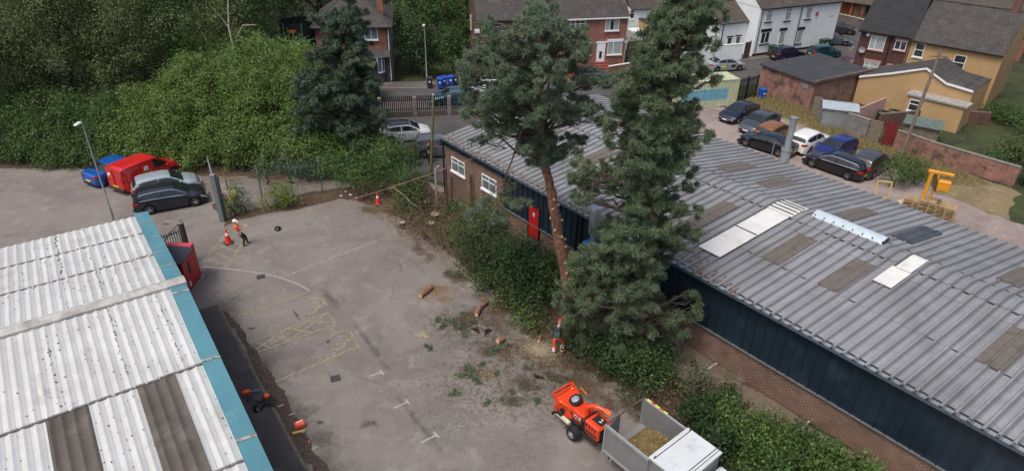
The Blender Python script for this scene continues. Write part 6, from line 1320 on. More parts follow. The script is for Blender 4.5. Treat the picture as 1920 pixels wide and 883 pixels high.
mb.build('railing_panel', SG, t); MB().tube([(-.35, -.1, 2.75), (.9, .05, 1.9)], .03, 6).build('stay_bar', SG, t)

# ------------------------------------------------------------------ people
def skin(name, V, E_, Rr, mats, parent, sub=1):
    me = bpy.data.meshes.new(name); me.from_pydata([tuple(v) for v in V], E_, []); o = bpy.data.objects.new(name, me); COL.objects.link(o)
    sm = o.modifiers.new('s', 'SKIN'); 
    for i, r_ in enumerate(Rr):
        rr_ = r_ if hasattr(r_, '__len__') else (r_, r_); me.skin_vertices[0].data[i].radius = rr_; me.skin_vertices[0].data[i].use_root = (i == 0)
    sm.use_smooth_shade = True; ss = o.modifiers.new('b', 'SUBSURF'); ss.levels = sub; ss.render_levels = sub
    dg = bpy.context.evaluated_depsgraph_get(); m2 = bpy.data.meshes.new_from_object(o.evaluated_get(dg)); bpy.data.objects.remove(o); m2.name = name; m2.materials.clear(); m2.materials.append(mats)
    m2.polygons.foreach_set('use_smooth', [True]*len(m2.polygons)); o = bpy.data.objects.new(name, m2); COL.objects.link(o); o.parent = parent; return o
def person(label, pos, rz_, J, skinm, top, legs, hat=None, hatcol=None, group=None, sleeves=None, hair=None, bands=None, cuffs=None):
    """J: joints in local metres (x right, y forward, z up)"""
    t = thing('person', label, 'person', pos, rz_, group); J = {k: Vector(v) for k, v in J.items()}
    V = []; E_ = []; Rr = []
    def add(p, r_, parent=None):
        V.append(p); Rr.append(r_); i = len(V)-1
        if parent is not None: E_.append((parent, i))
        return i
    pel = add(J['pelvis'], (.14, .11)); bel = add(J['pelvis'].lerp(J['chest'], .45), (.135, .105), pel); ch = add(J['chest'], (.16, .115), bel); nb_ = add(J['neck'], (.06, .06), ch); hb = add(J['neck'].lerp(J['head'], .5), (.062, .068), nb_); hd = add(J['head'], (.082, .1), hb); ht_ = add(J['head']+(J['head']-J['neck']).normalized()*.09, (.065, .078), hd)
    for s in ('l', 'r'):
        sh = add(J['sh'+s], .062, ch); el = add(J['el'+s], .043, sh); wr = add(J['wr'+s], .029, el)
        fd = (J['wr'+s]-J['el'+s]).normalized(); side = fd.cross(Vector((0, 0, 1)));
        side = side.normalized() if side.length > .1 else Vector((1, 0, 0)); dn_ = fd.cross(side).normalized()
        pm = add(J['wr'+s]+fd*.07, (.034, .02), wr)
        for k, (off, ln_) in enumerate(((-.03, .065), (-.01, .08), (.01, .075), (.03, .06))):
            f1 = add(J['wr'+s]+fd*.095+side*off, .0105, pm); f2 = add(V[f1]+fd*ln_*.5+dn_*.012, .0095, f1); add(V[f2]+fd*ln_*.3+dn_*.035, .008, f2)
        th = add(J['wr'+s]+fd*.04+side*(-.045), .012, pm); add(V[th]+fd*.04+side*(-.015), .0095, th)
        hp_ = add(J['hp'+s], .088, pel); kn = add(J['kn'+s], .06, hp_); an = add(J['an'+s], .04, kn); toe = (J['toe'+s]-J['an'+s]); add(J['an'+s]+toe*.5, (.042, .035), an); add(J['toe'+s], (.04, .025), len(V)-1)
    skin('body', V, E_, Rr, skinm, t)
    # jacket / vest, trousers, boots
    def garment(nm, chain, m):
        V2 = []; E2 = []; R2 = []
        for c in chain:
            pi = None
            for key, p, r_ in c:
                if key in idx: pi = idx[key]; continue
                V2.append(p); R2.append(r_); i = len(V2)-1; idx[key] = i
                if pi is not None: E2.append((pi, i))
                pi = i
        return skin(nm, V2, E2, R2, m, t)
    idx = {}; c0 = J['pelvis'].lerp(J['chest'], .12)
    ch_ = [[('a', c0, (.168, .135)), ('b', J['pelvis'].lerp(J['chest'], .5), (.165, .132)), ('c', J['chest'], (.185, .14)), ('n', J['chest'].lerp(J['neck'], .6), (.10, .09))]]
    for s in ('l', 'r'): ch_.append([('c', None, 0), ('s'+s, J['sh'+s], .08), ('e'+s, J['sh'+s].lerp(J['el'+s], .45 if not sleeves else .95), .066)])
    garment('jacket' if sleeves else 'vest', ch_, top)
    if sleeves:
        for s in ('l', 'r'): idx = {}; garment('sleeve', [[('a', J['el'+s], .056), ('b', J['el'+s].lerp(J['wr'+s], .85), .042)]], sleeves)
    idx = {}; ch_ = [[('a', J['pelvis'].lerp(J['chest'], .1), (.15, .12)), ('b', J['pelvis'], (.155, .125))]]
    for s in ('l', 'r'): ch_.append([('b', None, 0), ('h'+s, J['hp'+s], .105), ('k'+s, J['kn'+s], .078), ('n'+s, J['kn'+s].lerp(J['an'+s], .88), .062)])
    garment('trousers', ch_, legs)
    for s in ('l', 'r'):
        idx = {}; m_ = BLK; garment('boot', [[('a', J['an'+s]+Vector((0, 0, .07)), .056), ('b', J['an'+s]-Vector((0, 0, .01)), .056), ('c', J['an'+s].lerp(J['toe'+s], .6)-Vector((0, 0, .012)), (.055, .04)), ('d', J['toe'+s]+Vector((0, 0, 0)), (.05, .032))]], m_)
        if cuffs:
            for f_ in (.45, .72): p0 = J['kn'+s].lerp(J['an'+s], f_); p1 = J['kn'+s].lerp(J['an'+s], f_+.17); MB().tube([p0, p1], [.083, .078], 14).build('reflective_cuff', cuffs, t, smooth=60)
    if bands:
        for f_ in (.22, .62): p0 = J['pelvis'].lerp(J['chest'], f_); p1 = J['pelvis'].lerp(J['chest'], f_+.13); mb = MB(); n = 16; ax = (J['shr']-J['shl']).normalized(); up = (p1-p0).normalized(); fw = up.cross(ax).normalized(); vs = [tuple(q+ax*math.cos(2*math.pi*k/n)*.178+fw*math.sin(2*math.pi*k/n)*.148) for q in (p0, p1) for k in range(n)]; mb.add(vs, [(k, (k+1) % n, n+(k+1) % n, n+k) for k in range(n)]); mb.build('reflective_band', bands, t, smooth=60)
    hu = (J['head']-J['neck']).normalized(); hc = J['head']+hu*.05
    mb = MB(); n = 16; vs = [];
    fw = Vector((0, 1, 0)); fw = (fw-hu*fw.dot(hu)).normalized(); rx = fw.cross(hu)
    for i in range(6):
        th_ = R(90*i/5); 
        for k in range(n): a_ = 2*math.pi*k/n; vs.append(tuple(hc+rx*math.cos(a_)*.118*math.cos(th_)+fw*math.sin(a_)*.142*math.cos(th_)+hu*(.12*math.sin(th_)+.0)))
    mb.add(vs, [(i*n+k, i*n+(k+1) % n, (i+1)*n+(k+1) % n, (i+1)*n+k) for i in range(5) for k in range(n)])
    if hatcol: 
        vs = [tuple(hc+rx*math.cos(R(20+140*k/9))*(.118+e_)+fw*(math.sin(R(20+140*k/9))*(.142+e_))) for e_ in (0, .055) for k in range(10)]; mb.add(vs, [(k, k+1, 11+k, 10+k) for k in range(9)])
        mb.build('helmet', hatcol, t, smooth=60)
    else: mb.build('hair', hair or BLK, t, smooth=60)
    # face: eyes, nose, mouth, ears on the front of the head
    fc = J['head']; FM = mat('dark_eye', (.02, .015, .012), .4)
    mb = MB(); [mb.tube([fc+fw*.094+rx*e_+hu*.012, fc+fw*.102+rx*e_+hu*.012], .01, 6) for e_ in (-.03, .03)]; mb.build('eyes', FM, t)
    mb = MB(); mb.tube([fc+fw*.095+hu*.005, fc+fw*.122-hu*.025], [.008, .014], 6); mb.build('nose', skinm, t); MB().tube([fc+fw*.092-hu*.055-rx*.024, fc+fw*.095-hu*.055+rx*.024], .006, 6).build('mouth', mat('lips', (.35, .12, .1), .5), t)
    mb = MB(); [mb.tube([fc+rx*e_*.8-fw*.005-hu*.02, fc+rx*e_-fw*.005+hu*.02], [.014, .02], 6) for e_ in (-.098, .098)]; mb.build('ears', skinm, t)
    return t, J
SKIN = mat('skin', (.5, .28, .19), .5, var=.05); HIVIS = mat('hivis_orange', (.9, .12, .03), .6, var=.06); REFL = mat('reflective_tape', (.75, .75, .72), .35); DARKT = mat('black_trousers', (.018, .018, .02), .85, var=.2)
base = G(461, 459); hd_ = R(-60)   # faces +x+y along the rope
t, J = person('worker in orange high visibility vest and white helmet leaning back on a rope', (base.x, base.y, 0), R(-58), dict(pelvis=(0, -.22, .90), chest=(0, -.34, 1.33), neck=(0, -.38, 1.53), head=(0, -.35, 1.67), shl=(-.19, -.32, 1.45), shr=(.19, -.32, 1.45), ell=(-.24, -.12, 1.24), elr=(.26, -.08, 1.22), wrl=(-.10, .14, 1.26), wrr=(.10, .20, 1.24),
   hpl=(-.10, -.2, .86), hpr=(.10, -.2, .86), knl=(-.13, .10, .50), knr=(.13, -.04, .47), anl=(-.15, .14, .08), anr=(.12, -.16, .08), toel=(-.17, .31, .05), toer=(.14, .01, .04)), SKIN, HIVIS, DARKT, hatcol=mat('white_helmet', (.75, .75, .75), .4), bands=REFL)
rope_hand = Matrix.Translation(t.location) @ Matrix.Rotation(R(-58), 4, 'Z') @ Vector((.06, .30, 1.26))
base = G(1043, 662); ORT = mat('orange_trousers', (.78, .13, .03), .75, var=.15); REDH = mat('red_helmet', (.55, .02, .02), .4)
t, J = person('tree surgeon in orange trousers with a black harness pack and red helmet under the pines', (base.x, base.y, 0), R(-12), dict(pelvis=(0, .0, .94), chest=(0, .10, 1.36), neck=(.03, .17, 1.53), head=(.06, .24, 1.66), shl=(-.19, .12, 1.44), shr=(.19, .12, 1.44), ell=(-.34, .16, 1.20), elr=(.33, .30, 1.25), wrl=(-.26, .38, 1.12), wrr=(.22, .45, 1.42),
   hpl=(-.10, 0, .90), hpr=(.10, .02, .90), knl=(-.11, .04, .49), knr=(.24, .26, .58), anl=(-.11, -.02, .08), anr=(.22, .04, .26), toel=(-.13, .15, .04), toer=(.27, .20, .20)), SKIN, mat('black_jacket', (.02, .022, .024), .8, var=.2), ORT, hatcol=REDH, sleeves=mat('pink_sleeve', (.55, .17, .13), .8), cuffs=REFL); t.scale = (1.08, 1.08, 1.03)
mb = MB(); mb.T = Matrix.Translation((0, -.09, 1.28)) @ Matrix.Rotation(R(-12), 4, 'X'); mb.bbox(-.16, .16, -.09, .05, -.24, .26, .04); mb.build('harness_pack', mat('dark_teal_pack', (.012, .03, .035), .7), t); mb = MB(); mb.T = Matrix.Translation((0, -.19, 1.25)) @ Matrix.Rotation(R(-12), 4, 'X'); mb.bbox(-.08, -.03, -.01, .02, -.12, .14, .01); mb.bbox(.03, .08, -.01, .02, -.12, .14, .01); mb.build('pack_pouch', mat('grey_teal_pouch', (.12, .17, .18), .7), t)
lp = t.matrix_basis @ Vector((.1, .55, 1.5))
st = thing('step_block', 'short log section under the raised boot of the tree surgeon', 'log', t.matrix_basis @ Vector((.24, .10, 0)), 0); MB().tube([(0, 0, 0), (0, 0, .17)], [.15, .14], 12).build('log', BARK, st, smooth=50); MB().tube([(0, 0, .17), (0, 0, .175)], [.135, .13], 12).build('cut_face', CUTW, st)
# chainsaw held in his hands
wr_ = t.matrix_basis @ Vector((-.2, .46, 1.12)); cs = thing('chainsaw', 'small red chainsaw held by the tree surgeon', 'chainsaw', wr_, R(40)); MB().bbox(-.14, .14, -.08, .08, -.08, .1, .03).build('body', REDH, cs); MB().box(.14, .55, -.012, .012, -.05, .04).build('guide_bar', GALV, cs); MB().tube([(-.12, 0, .08), (-.05, 0, .2), (.08, 0, .2), (.12, 0, .08)], .014, 6).build('handle', BLK, cs)
base = G(805, 306); DK = mat('dark_clothes', (.015, .016, .02), .85)
person('person in dark clothes standing by the dark grey crossover and mossy pole', (base.x, base.y, 0), R(-80), dict(pelvis=(0, 0, .95), chest=(0, .0, 1.36), neck=(0, .02, 1.54), head=(0, .05, 1.67), shl=(-.2, 0, 1.45), shr=(.2, 0, 1.45), ell=(-.25, .02, 1.17), elr=(.25, .04, 1.17), wrl=(-.22, .16, .96), wrr=(.2, .2, .98),
   hpl=(-.09, 0, .9), hpr=(.09, 0, .9), knl=(-.1, .03, .5), knr=(.1, -.02, .5), anl=(-.11, -.02, .08), anr=(.11, -.06, .08), toel=(-.13, .14, .04), toer=(.13, .1, .04)), SKIN, DK, DK, sleeves=DK)
# rope from the worker across the yard to the trunk of the pine being felled
ra_ = rope_hand; rb_ = PY(905, 291, 39.5); rb_ = PY(900, 292, 38.9)
mb = MB(); pts = []; 
for i in range(25): f_ = i/24; p = ra_.lerp(rb_, f_); p.z -= .35*math.sin(math.pi*f_); pts.append(p-ra_)
mb.tube(pts, .018, 5); rp_ = mb.build('rope', mat('rope', (.28, .17, .12), .8), loc=ra_); tag(rp_, 'long pale rope stretched from the worker to the warehouse fascia', 'rope')
# ================================================================== TREES AND PLANTS
def pads_px(rows, yd, cx_row=None, dscale=.75, seed=3, dup=True, flat=.85):
    """rows of (px, py, radius px); each foliage pad gets a real size and its own depth round the trunk"""
    g = np.random.default_rng(seed); out = []
    byrow = {}; rows = list(rows)+[(x+g.uniform(-16, 16), y+g.uniform(-22, 22), r_*.72) for x, y, r_ in rows if r_ > 15]
    rows = [(x+g.uniform(-4, 4), y+g.uniform(-9, 9), r_*g.uniform(.8, 1.18)) for x, y, r_ in rows]
    for x, y, r_ in rows: byrow.setdefault(round(y/45), []).append((x, y, r_))
    for k, L in byrow.items():
        xs_ = [q[0] for q in L]; c = (min(xs_)+max(xs_))/2; hw_ = max(30, (max(xs_)-min(xs_))/2+15)
        for x, y, r_ in L:
            p0 = PY(x, y, yd); m_ = mpp(p0); R_ = hw_*m_; off = (x-c)*m_; room = math.sqrt(max(.05, R_*R_-off*off))
            dy = g.uniform(-.85, .35)*room*dscale; p = PY(x, y, yd+dy); rr = r_*mpp(p)
            out.append((np.array(p), rr*1.12, rr*1.12, rr*flat*1.1))
            if dup and abs(off) < R_*.75:
                dy = g.uniform(.4, .95)*room*dscale; p = p0+Vector((g.uniform(-.2, .2), dy, -.1)); out.append((np.array(p), rr*1.1, rr*1.1, rr*flat))
    return out
def pine(label, name, base, spine, pads, m, dens, blades, ln, wd, tr, seed, bark=None, stubs=0, group=None, spread=1.0, cs=.22, nolimb=-9):
    b = Vector(base); t = thing(name, label, 'pine tree', b, 0, group); mb = MB(); S = [Vector(p)-b for p in spine]
    n = len(S); pts = []; rad = []
    for i in range(n-1):
        for k in range(4): f_ = k/4; pts.append(S[i].lerp(S[i+1], f_)); rad.append(tr*(1-.8*((i+f_)/(n-1))))
    pts.append(S[-1]); rad.append(tr*.16)
    for i in range(1, len(pts)-1): pts[i] = pts[i]+Vector((random.gauss(0, .02), random.gauss(0, .02), 0)); rad[i] *= random.uniform(.93, 1.09)
    tk = mb.tube(pts, rad, 14).build('trunk', bark or BARK, t, smooth=60)
    def on(z):
        for i in range(len(pts)-1):
            if pts[i].z <= z <= pts[i+1].z: f_ = (z-pts[i].z)/max(1e-6, pts[i+1].z-pts[i].z); return pts[i].lerp(pts[i+1], f_), rad[i]
        return (pts[0], rad[0]) if z < pts[0].z else (pts[-1], rad[-1])
    mb = MB(); q = 0
    for c, rx, ry, rz_ in pads:
        e = Vector(c)-b
        if e.z < nolimb: continue
        hd_ = math.hypot(e.x-on(e.z)[0].x, e.y-on(e.z)[0].y); st_, r_ = on(e.z-.35*hd_-.15); limb(mb, st_, e, max(.03, min(r_*.42, .03+.028*hd_)), .015, sag=.06, n=5, wob=.35)
        for k in range(3): limb(mb, st_.lerp(e, .6), e+Vector((random.uniform(-1, 1)*rx*.6, random.uniform(-1, 1)*ry*.6, random.uniform(-.2, .6)*rz_)), .02, .008, n=3, wob=.4, sides=4)
    mb.build('branch', BARKD, t, smooth=60)
    for k in range(stubs):
        z = pts[0].z+1.5+(stubs and (k+random.uniform(.1, .9))*6.4/stubs); p, r_ = on(z); a_ = random.uniform(-3.0, .2); d = Vector((math.cos(a_), math.sin(a_), .25)).normalized(); s_ = MB().tube([p+d*r_*.6, p+d*(r_+.07)], [.075, .062], 9).build('branch_stub', bark or BARK, t); MB().tube([p+d*(r_+.071), p+d*(r_+.078)], [.06, .056], 9).build('cut_face', CUTW, s_)
    P = [((np.array(Vector(c)-b)), rx, ry, rz_) for c, rx, ry, rz_ in pads]
    C, D, K = pad_tufts(P, dens, seed, cs); tufts('crown', C, D, K, m, t, blades=blades, ln=ln, wd=wd, seed=seed+1, spread=spread)
    return t
# pine being felled: long bare trunk, broad blue-green crown
c3b = lambda L: [(820+a/2.943, b/2.943, r_) for a, b, r_ in L]
rows1 = c3b([(270, 110, 12), (285, 185, 11), (300, 235, 10), (580, 60, 20), (530, 110, 22), (650, 130, 24), (560, 180, 22), (440, 170, 18), (400, 230, 20), (700, 200, 24), (800, 190, 13), (230, 320, 22), (330, 330, 24), (450, 300, 27), (600, 280, 30), (730, 290, 27), (815, 305, 18), (150, 380, 18), (200, 440, 22), (330, 430, 28), (450, 430, 30), (600, 400, 30), (700, 420, 27), (850, 455, 20), (930, 460, 11), (180, 560, 22), (180, 620, 20), (300, 540, 26), (420, 560, 28), (560, 540, 30), (700, 540, 25), (820, 590, 19), (890, 610, 13), (250, 650, 20), (380, 640, 26), (500, 640, 27), (620, 640, 26), (760, 640, 21), (880, 680, 14), (280, 730, 17), (400, 720, 21), (520, 700, 24), (560, 790, 23), (470, 800, 16), (620, 800, 20), (720, 800, 19), (600, 860, 18), (680, 850, 15)])+[(1003, 300, 13), (1045, 290, 13), (1028, 312, 10)]
hang = [(896, 388, 14), (915, 378, 17), (940, 372, 19), (962, 386, 18), (982, 384, 11), (930, 400, 14), (960, 350, 10)]
pd = pads_px(rows1, 27.6, seed=5)
for x, y, r_ in hang+[(880, 402, 10), (935, 412, 12)]: p = PY(x, y, 26.9+random.uniform(-.3, .5)); rr = r_*mpp(p); pd.append((np.array(p), rr*1.1, rr, rr*.6))
b0 = G(1072, 606); sp1 = [(b0.x, b0.y, -.1)]+[PY(x, y, 27.7) for x, y in [(1066, 560), (1062, 520), (1052, 468), (1040, 402), (1031, 350), (1022, 305), (1014, 250), (1012, 190), (1012, 120), (1014, 60), (1016, 20)]]
b0 = Vector((sp1[1][0]+.03, 27.7, 0)); sp1[0] = b0
pine('tall pine with a long bare trunk of sawn branch stubs and a broad blue-green crown', 'pine_tree', b0, sp1, pd, PINEB, 1.2, 12, .22, .034, .34, 21, stubs=18, cs=.21, nolimb=8.2)
t_ = bpy.data.objects['pine_tree']; mb = MB(); limb(mb, PY(990, 225, 27.0)-b0, PY(948, 335, 26.6)-b0, .06, .03, n=6, wob=.2)
for q in hang: limb(mb, PY(948, 335, 26.6)-b0, PY(q[0], q[1], 26.9)-b0, .025, .01, n=4, wob=.4)
mb.build('broken_limb', BARKD, t_, smooth=60)
rows2 = [(1270, 10, 18), (1300, 8, 23), (1330, 12, 16), (1285, -18, 18), (1300, -45, 14), (1292, -70, 10), (1250, 40, 18), (1285, 40, 24), (1325, 42, 22), (1350, 42, 13), (1228, 75, 20), (1262, 72, 25), (1300, 76, 25), (1333, 75, 13), (1203, 110, 22), (1240, 108, 25), (1280, 112, 23), (1310, 110, 13), (1178, 146, 20), (1212, 144, 25), (1250, 146, 26), (1290, 148, 22), (1322, 150, 14), (1342, 152, 9), (1152, 176, 15), (1190, 178, 25), (1235, 178, 26), (1270, 180, 20), (1168, 206, 20), (1215, 208, 24), (1255, 208, 24), (1290, 206, 17), (1145, 240, 20), (1190, 240, 26), (1235, 242, 26), (1280, 240, 25), (1312, 246, 17), (1330, 252, 9), (1142, 275, 14), (1180, 280, 24), (1225, 280, 26), (1270, 280, 24), (1298, 286, 17), (1172, 318, 20), (1215, 320, 24), (1260, 320, 22), (1298, 322, 15), (1290, 345, 15), (1078, 345, 17), (1100, 330, 14), (1115, 350, 20), (1150, 352, 17), (1195, 350, 20), (1240, 352, 22), (1080, 372, 12), (1105, 380, 15), (1190, 390, 22), (1235, 392, 24), (1280, 394, 22), (1308, 398, 13), (1165, 430, 20), (1210, 432, 26), (1255, 432, 24), (1292, 434, 16), (1112, 468, 20), (1150, 470, 26), (1200, 470, 28), (1245, 470, 26), (1282, 472, 15), (1092, 508, 22), (1135, 510, 26), (1185, 510, 28), (1230, 510, 24), (1068, 548, 22), (1110, 550, 26), (1160, 550, 28), (1210, 550, 25), (1292, 548, 10), (1306, 570, 8), (1062, 585, 16), (1105, 588, 22), (1155, 590, 24), (1205, 592, 24), (1250, 594, 20), (1300, 588, 9), (1140, 620, 16), (1190, 625, 18), (1240, 630, 18)]
pd = pads_px(rows2, 24.6, seed=8, dscale=.7)
for y in range(200, 690, 38):
    for dx in (-22, 14):
        q = PY(1232-(y-200)*.085+dx+random.uniform(-8, 8), y, 23.4+random.uniform(-.3, .3)); rr = 21*mpp(q); pd.append((np.array(q), rr*1.1, rr, rr*.7))
for x, y, r_ in [(1100, 640, 18), (1150, 655, 20), (1205, 660, 20), (1248, 660, 17), (1085, 625, 17), (1075, 605, 18), (1130, 675, 16), (1175, 690, 17), (1220, 690, 17), (1258, 690, 16), (1230, 705, 17), (1195, 715, 17), (1155, 700, 17), (1270, 660, 14), (1285, 625, 13), (1270, 590, 16), (1300, 560, 13), (1288, 600, 12), (1120, 610, 20), (1262, 625, 16)]:
    q = PY(x, y, 24.4+random.uniform(-.8, .6)); rr = r_*mpp(q); pd.append((np.array(q), rr*1.1, rr, rr*.65))
b2 = Vector((5.15, 24.7, 0)); sp2 = [b2]+[PY(x, y, 24.6) for x, y in [(1195, 640), (1202, 560), (1212, 460), (1225, 350), (1240, 250), (1258, 150), (1276, 60), (1288, -10), (1294, -70)]]
pine('dense green pine full of foliage from base to tip, right of the bare trunk', 'pine_tree', b2, sp2, pd, PINEG, 1.45, 12, .205, .034, .30, 31, cs=.19)
rows3 = [(650, 2, 14), (652, -22, 12), (640, 25, 16), (665, 22, 14), (605, 45, 9), (590, 38, 7), (630, 50, 19), (662, 50, 18), (617, 80, 18), (650, 80, 21), (682, 82, 15), (600, 112, 16), (635, 110, 21), (668, 112, 20), (690, 108, 9), (580, 142, 15), (612, 140, 20), (650, 142, 23), (688, 142, 15), (705, 138, 8), (572, 168, 13), (600, 168, 18), (640, 168, 23), (678, 166, 18), (568, 202, 14), (592, 200, 20), (630, 202, 23), (668, 202, 20), (700, 204, 13), (578, 236, 16), (610, 236, 22), (650, 236, 23), (692, 238, 17), (596, 270, 18), (635, 270, 23), (675, 270, 21), (702, 268, 11), (618, 300, 18), (655, 302, 19), (690, 298, 14), (640, 325, 15), (668, 322, 13)]
rows3 = [(x+random.uniform(-3, 3), y, r_*(.78 if x > 680 and y < 150 else 1.0)) for x, y, r_ in rows3]+[(x_, y_, 14) for x_, y_ in ((610, 325), (630, 345), (660, 348), (690, 335), (705, 320), (645, 370), (675, 365), (590, 315), (720, 300), (560, 178), (556, 205), (562, 238), (575, 268), (712, 210), (715, 240), (716, 272), (700, 300), (600, 300), (560, 150), (702, 165))]
pd = pads_px(rows3, 45.2, seed=12, flat=.6)
b3 = Vector((G(648, 322).x, 45.2, 0)); sp3 = [b3]+[PY(x, y, 45.2) for x, y in [(650, 260), (650, 180), (651, 90), (652, 20), (652, -25)]]
pine('dark layered conifer in front of the hipped roof house', 'conifer_tree', b3, sp3, pd, CEDAR, 2.6, 8, .27, .08, .34, 41, bark=BARKD, cs=.27)

# great laurel hedge, several big shrubs grown together
def lob(x, y, z, rx, ry, rz_): return (x, y, z, rx, ry, rz_)
def bumpy(x0, x1, y, z, n, r_, seed, zv=.6):
    g = random.Random(seed); return [(x0+(x1-x0)*(i+.5)/n+g.uniform(-.4, .4), y+g.uniform(-.6, .6), z+g.uniform(-zv, zv), r_*g.uniform(.85, 1.2), r_*g.uniform(.85, 1.15), r_*g.uniform(.8, 1.1)) for i in range(n)]
HG = 'laurel shrubs of the tall hedge behind the parked cars'
H = [(-13.9, 46.6, 'laurel shrub of the hedge directly left of the dark conifer'), (-18.2, 47.3, 'broad bright laurel shrub behind the chain link fence'), (-22.8, 47.6, 'laurel shrub behind the tall steel gate'), (-27.4, 48.0, 'laurel shrub behind the red van'), (-32.5, 48.0, 'laurel shrub behind the blue saloon'), (-38, 48.5, 'laurel shrub at the far left of the hedge')]
for i, (x, y, l_) in enumerate(H):
    hh = [5.0, 6.8, 6.2, 4.6, 3.8, 3.8][i]; L = []
    for zz, yo in ((.7, -2.5), (1.9, -2.3), (3.1, -1.5), (4.3, -.5), (5.4, .7), (hh, 2.0)):
        L += bumpy(x-2.6, x+2.6, y+yo, zz*hh/6.4, 4, 1.05, i*10+int(zz*3), .35)
    L += [(x, y+1.2, hh*.42, 2.2, 2.0, hh*.42)]
    bush(l_, 'laurel_shrub', 'shrub', L, [LAUREL, LAUREL, LAUREL, LAUREL, MIDL, MIDL][i], leaf=.17, dens=85, seed=50+i, group=HG, clump=.22, per=15, aspect=.42, lower=-.2)
H2 = [(-15.5, 52.0, 5.6, 'bright laurel shrub on the rise behind the dark conifer'), (-20.0, 52.8, 6.8, 'highest bright green laurel shrub below the garden fence'), (-25.3, 52.5, 6.6, 'laurel shrub in the second row left of the highest one')]
for i, (x, y, hh, l_) in enumerate(H2):
    L = []
    for zz, yo in ((2.2, -3), (3.6, -2.2), (4.8, -1.2), (6.0, 0), (6.8, 1.4)): L += bumpy(x-2.8, x+2.8, y+yo, zz*hh/7.4, 4, 1.15, 90+i*10+int(zz*3), .4)
    L += [(x, y+1, hh*.42, 2.4, 2.2, hh*.42)]
    bush(l_, 'laurel_shrub', 'shrub', L, [LAUREL, LAUREL, LAUREL][i], leaf=.18, dens=78, seed=80+i, group='laurel shrubs on the rise', clump=.23, per=15, aspect=.42, lower=-.2)
# trees behind, upper left
TG_ = 'trees above the tall hedge'
def crown(h0, h1, r_, n, seed, squash=.9):
    g = random.Random(seed); L = []
    for i in range(n):
        f_ = (i+.5)/n; z = h0+(h1-h0)*f_; k = math.sin(math.pi*min(1, .18+f_*.8)); rr = r_*k; a_ = i*2.4+g.uniform(-.4, .4); d = rr*g.uniform(.5, .78); s_ = r_*g.uniform(.30, .48)*(1 if n < 20 else .82)
        L.append((math.cos(a_)*d, math.sin(a_)*d, z, s_, s_, s_*squash))
    L.append((0, 0, (h0+h1)/2, r_*.55, r_*.55, (h1-h0)*.42)); return L
TT = [(-23.5, 57.5, 13.5, 4.0, OLIVE, 'olive green tree with pale bare limbs left of the garden fence'), (-29.5, 53.5, 13.5, 4.6, OLIVE, 'dense olive tree above the middle of the hedge'), (-35.5, 52.0, 12.5, 4.8, OLIVE, 'brownish green tree above the blue saloon'), (-42, 51.5, 12.5, 5.0, OLIVE, 'large olive tree at the far left edge'), (-33, 63, 17, 5.0, MIDL, 'taller mid green tree behind the olive ones'), (-26.5, 66, 17.5, 5.0, OLIVE, 'tree at the top behind the leaning birch limbs'), (-41, 66, 18, 5.5, OLIVE, 'tall tree behind the far left olive tree'), (-50, 60, 17, 6, OLIVE, 'tree beyond the left edge of the hedge'), (-22.5, 78.0, 15, 5.2, DARKL, 'very dark evergreen behind the garden trampoline'), (-28.5, 80, 16, 5.2, DARKL, 'dark evergreen left of the one behind the trampoline'), (-35, 84, 17, 6, DARKL, 'dark tree far behind the olive trees')]
for i, (x, y, hh, r_, m_, l_) in enumerate(TT):
    broad_tree(l_, 'broadleaf_tree', 'tree', (x, y, 0), hh, crown(2.2, hh, r_, 24, i), m_, leaf=.18, dens=58, trunk_r=.28, seed=200+i, group=TG_, per=16, clump=.30, inner=.3, aspect=.5)
for i, (px, py, l_) in enumerate([(436, 80, 'pale birch with forked bare limbs standing above the hedge'), (402, 108, 'thin pale birch stem left of the forked birch')]):
    q = PY(px, py, 53.6); t = thing('birch_tree', l_, 'tree', (q.x, q.y, 0), 0); mb = MB(); BI = mat('birch_bark', (.42, .38, .32), .8, var=.2); b_ = Vector((0, 0, q.z))
    if i == 0:
        tp = PY(427, -20, 53.6)-Vector((q.x, q.y, 0)); fk = PY(429, 52, 53.6)-Vector((q.x, q.y, 0)); mb.tube([(0, 0, 0), b_, fk, tp], [.16, .11, .08, .03], 8); mb.tube([fk, PY(412, 30, 53.4)-Vector((q.x, q.y, 0)), PY(396, 14, 53)-Vector((q.x, q.y, 0))], [.06, .04, .02], 6); mb.tube([b_*.97, PY(455, 48, 53.5)-Vector((q.x, q.y, 0)), PY(480, 47, 53.2)-Vector((q.x, q.y, 0))], [.06, .04, .015], 6)
    else:
        mb.tube([(0, 0, 0), b_, PY(378, 58, 53.6)-Vector((q.x, q.y, 0))], [.09, .06, .02], 8); mb.tube([b_*.9, PY(372, 88, 53)-Vector((q.x, q.y, 0))], [.04, .015], 6)
    mb.build('trunk', BI, t, smooth=50)
    P, N, K = leaf_points([(0, .5, q.z+2.2, 1.6, 1.2, 1.5)], 9, .4, 12, .5, 300+i); leaves('crown', P, N, K, .22, OLIVE, t)
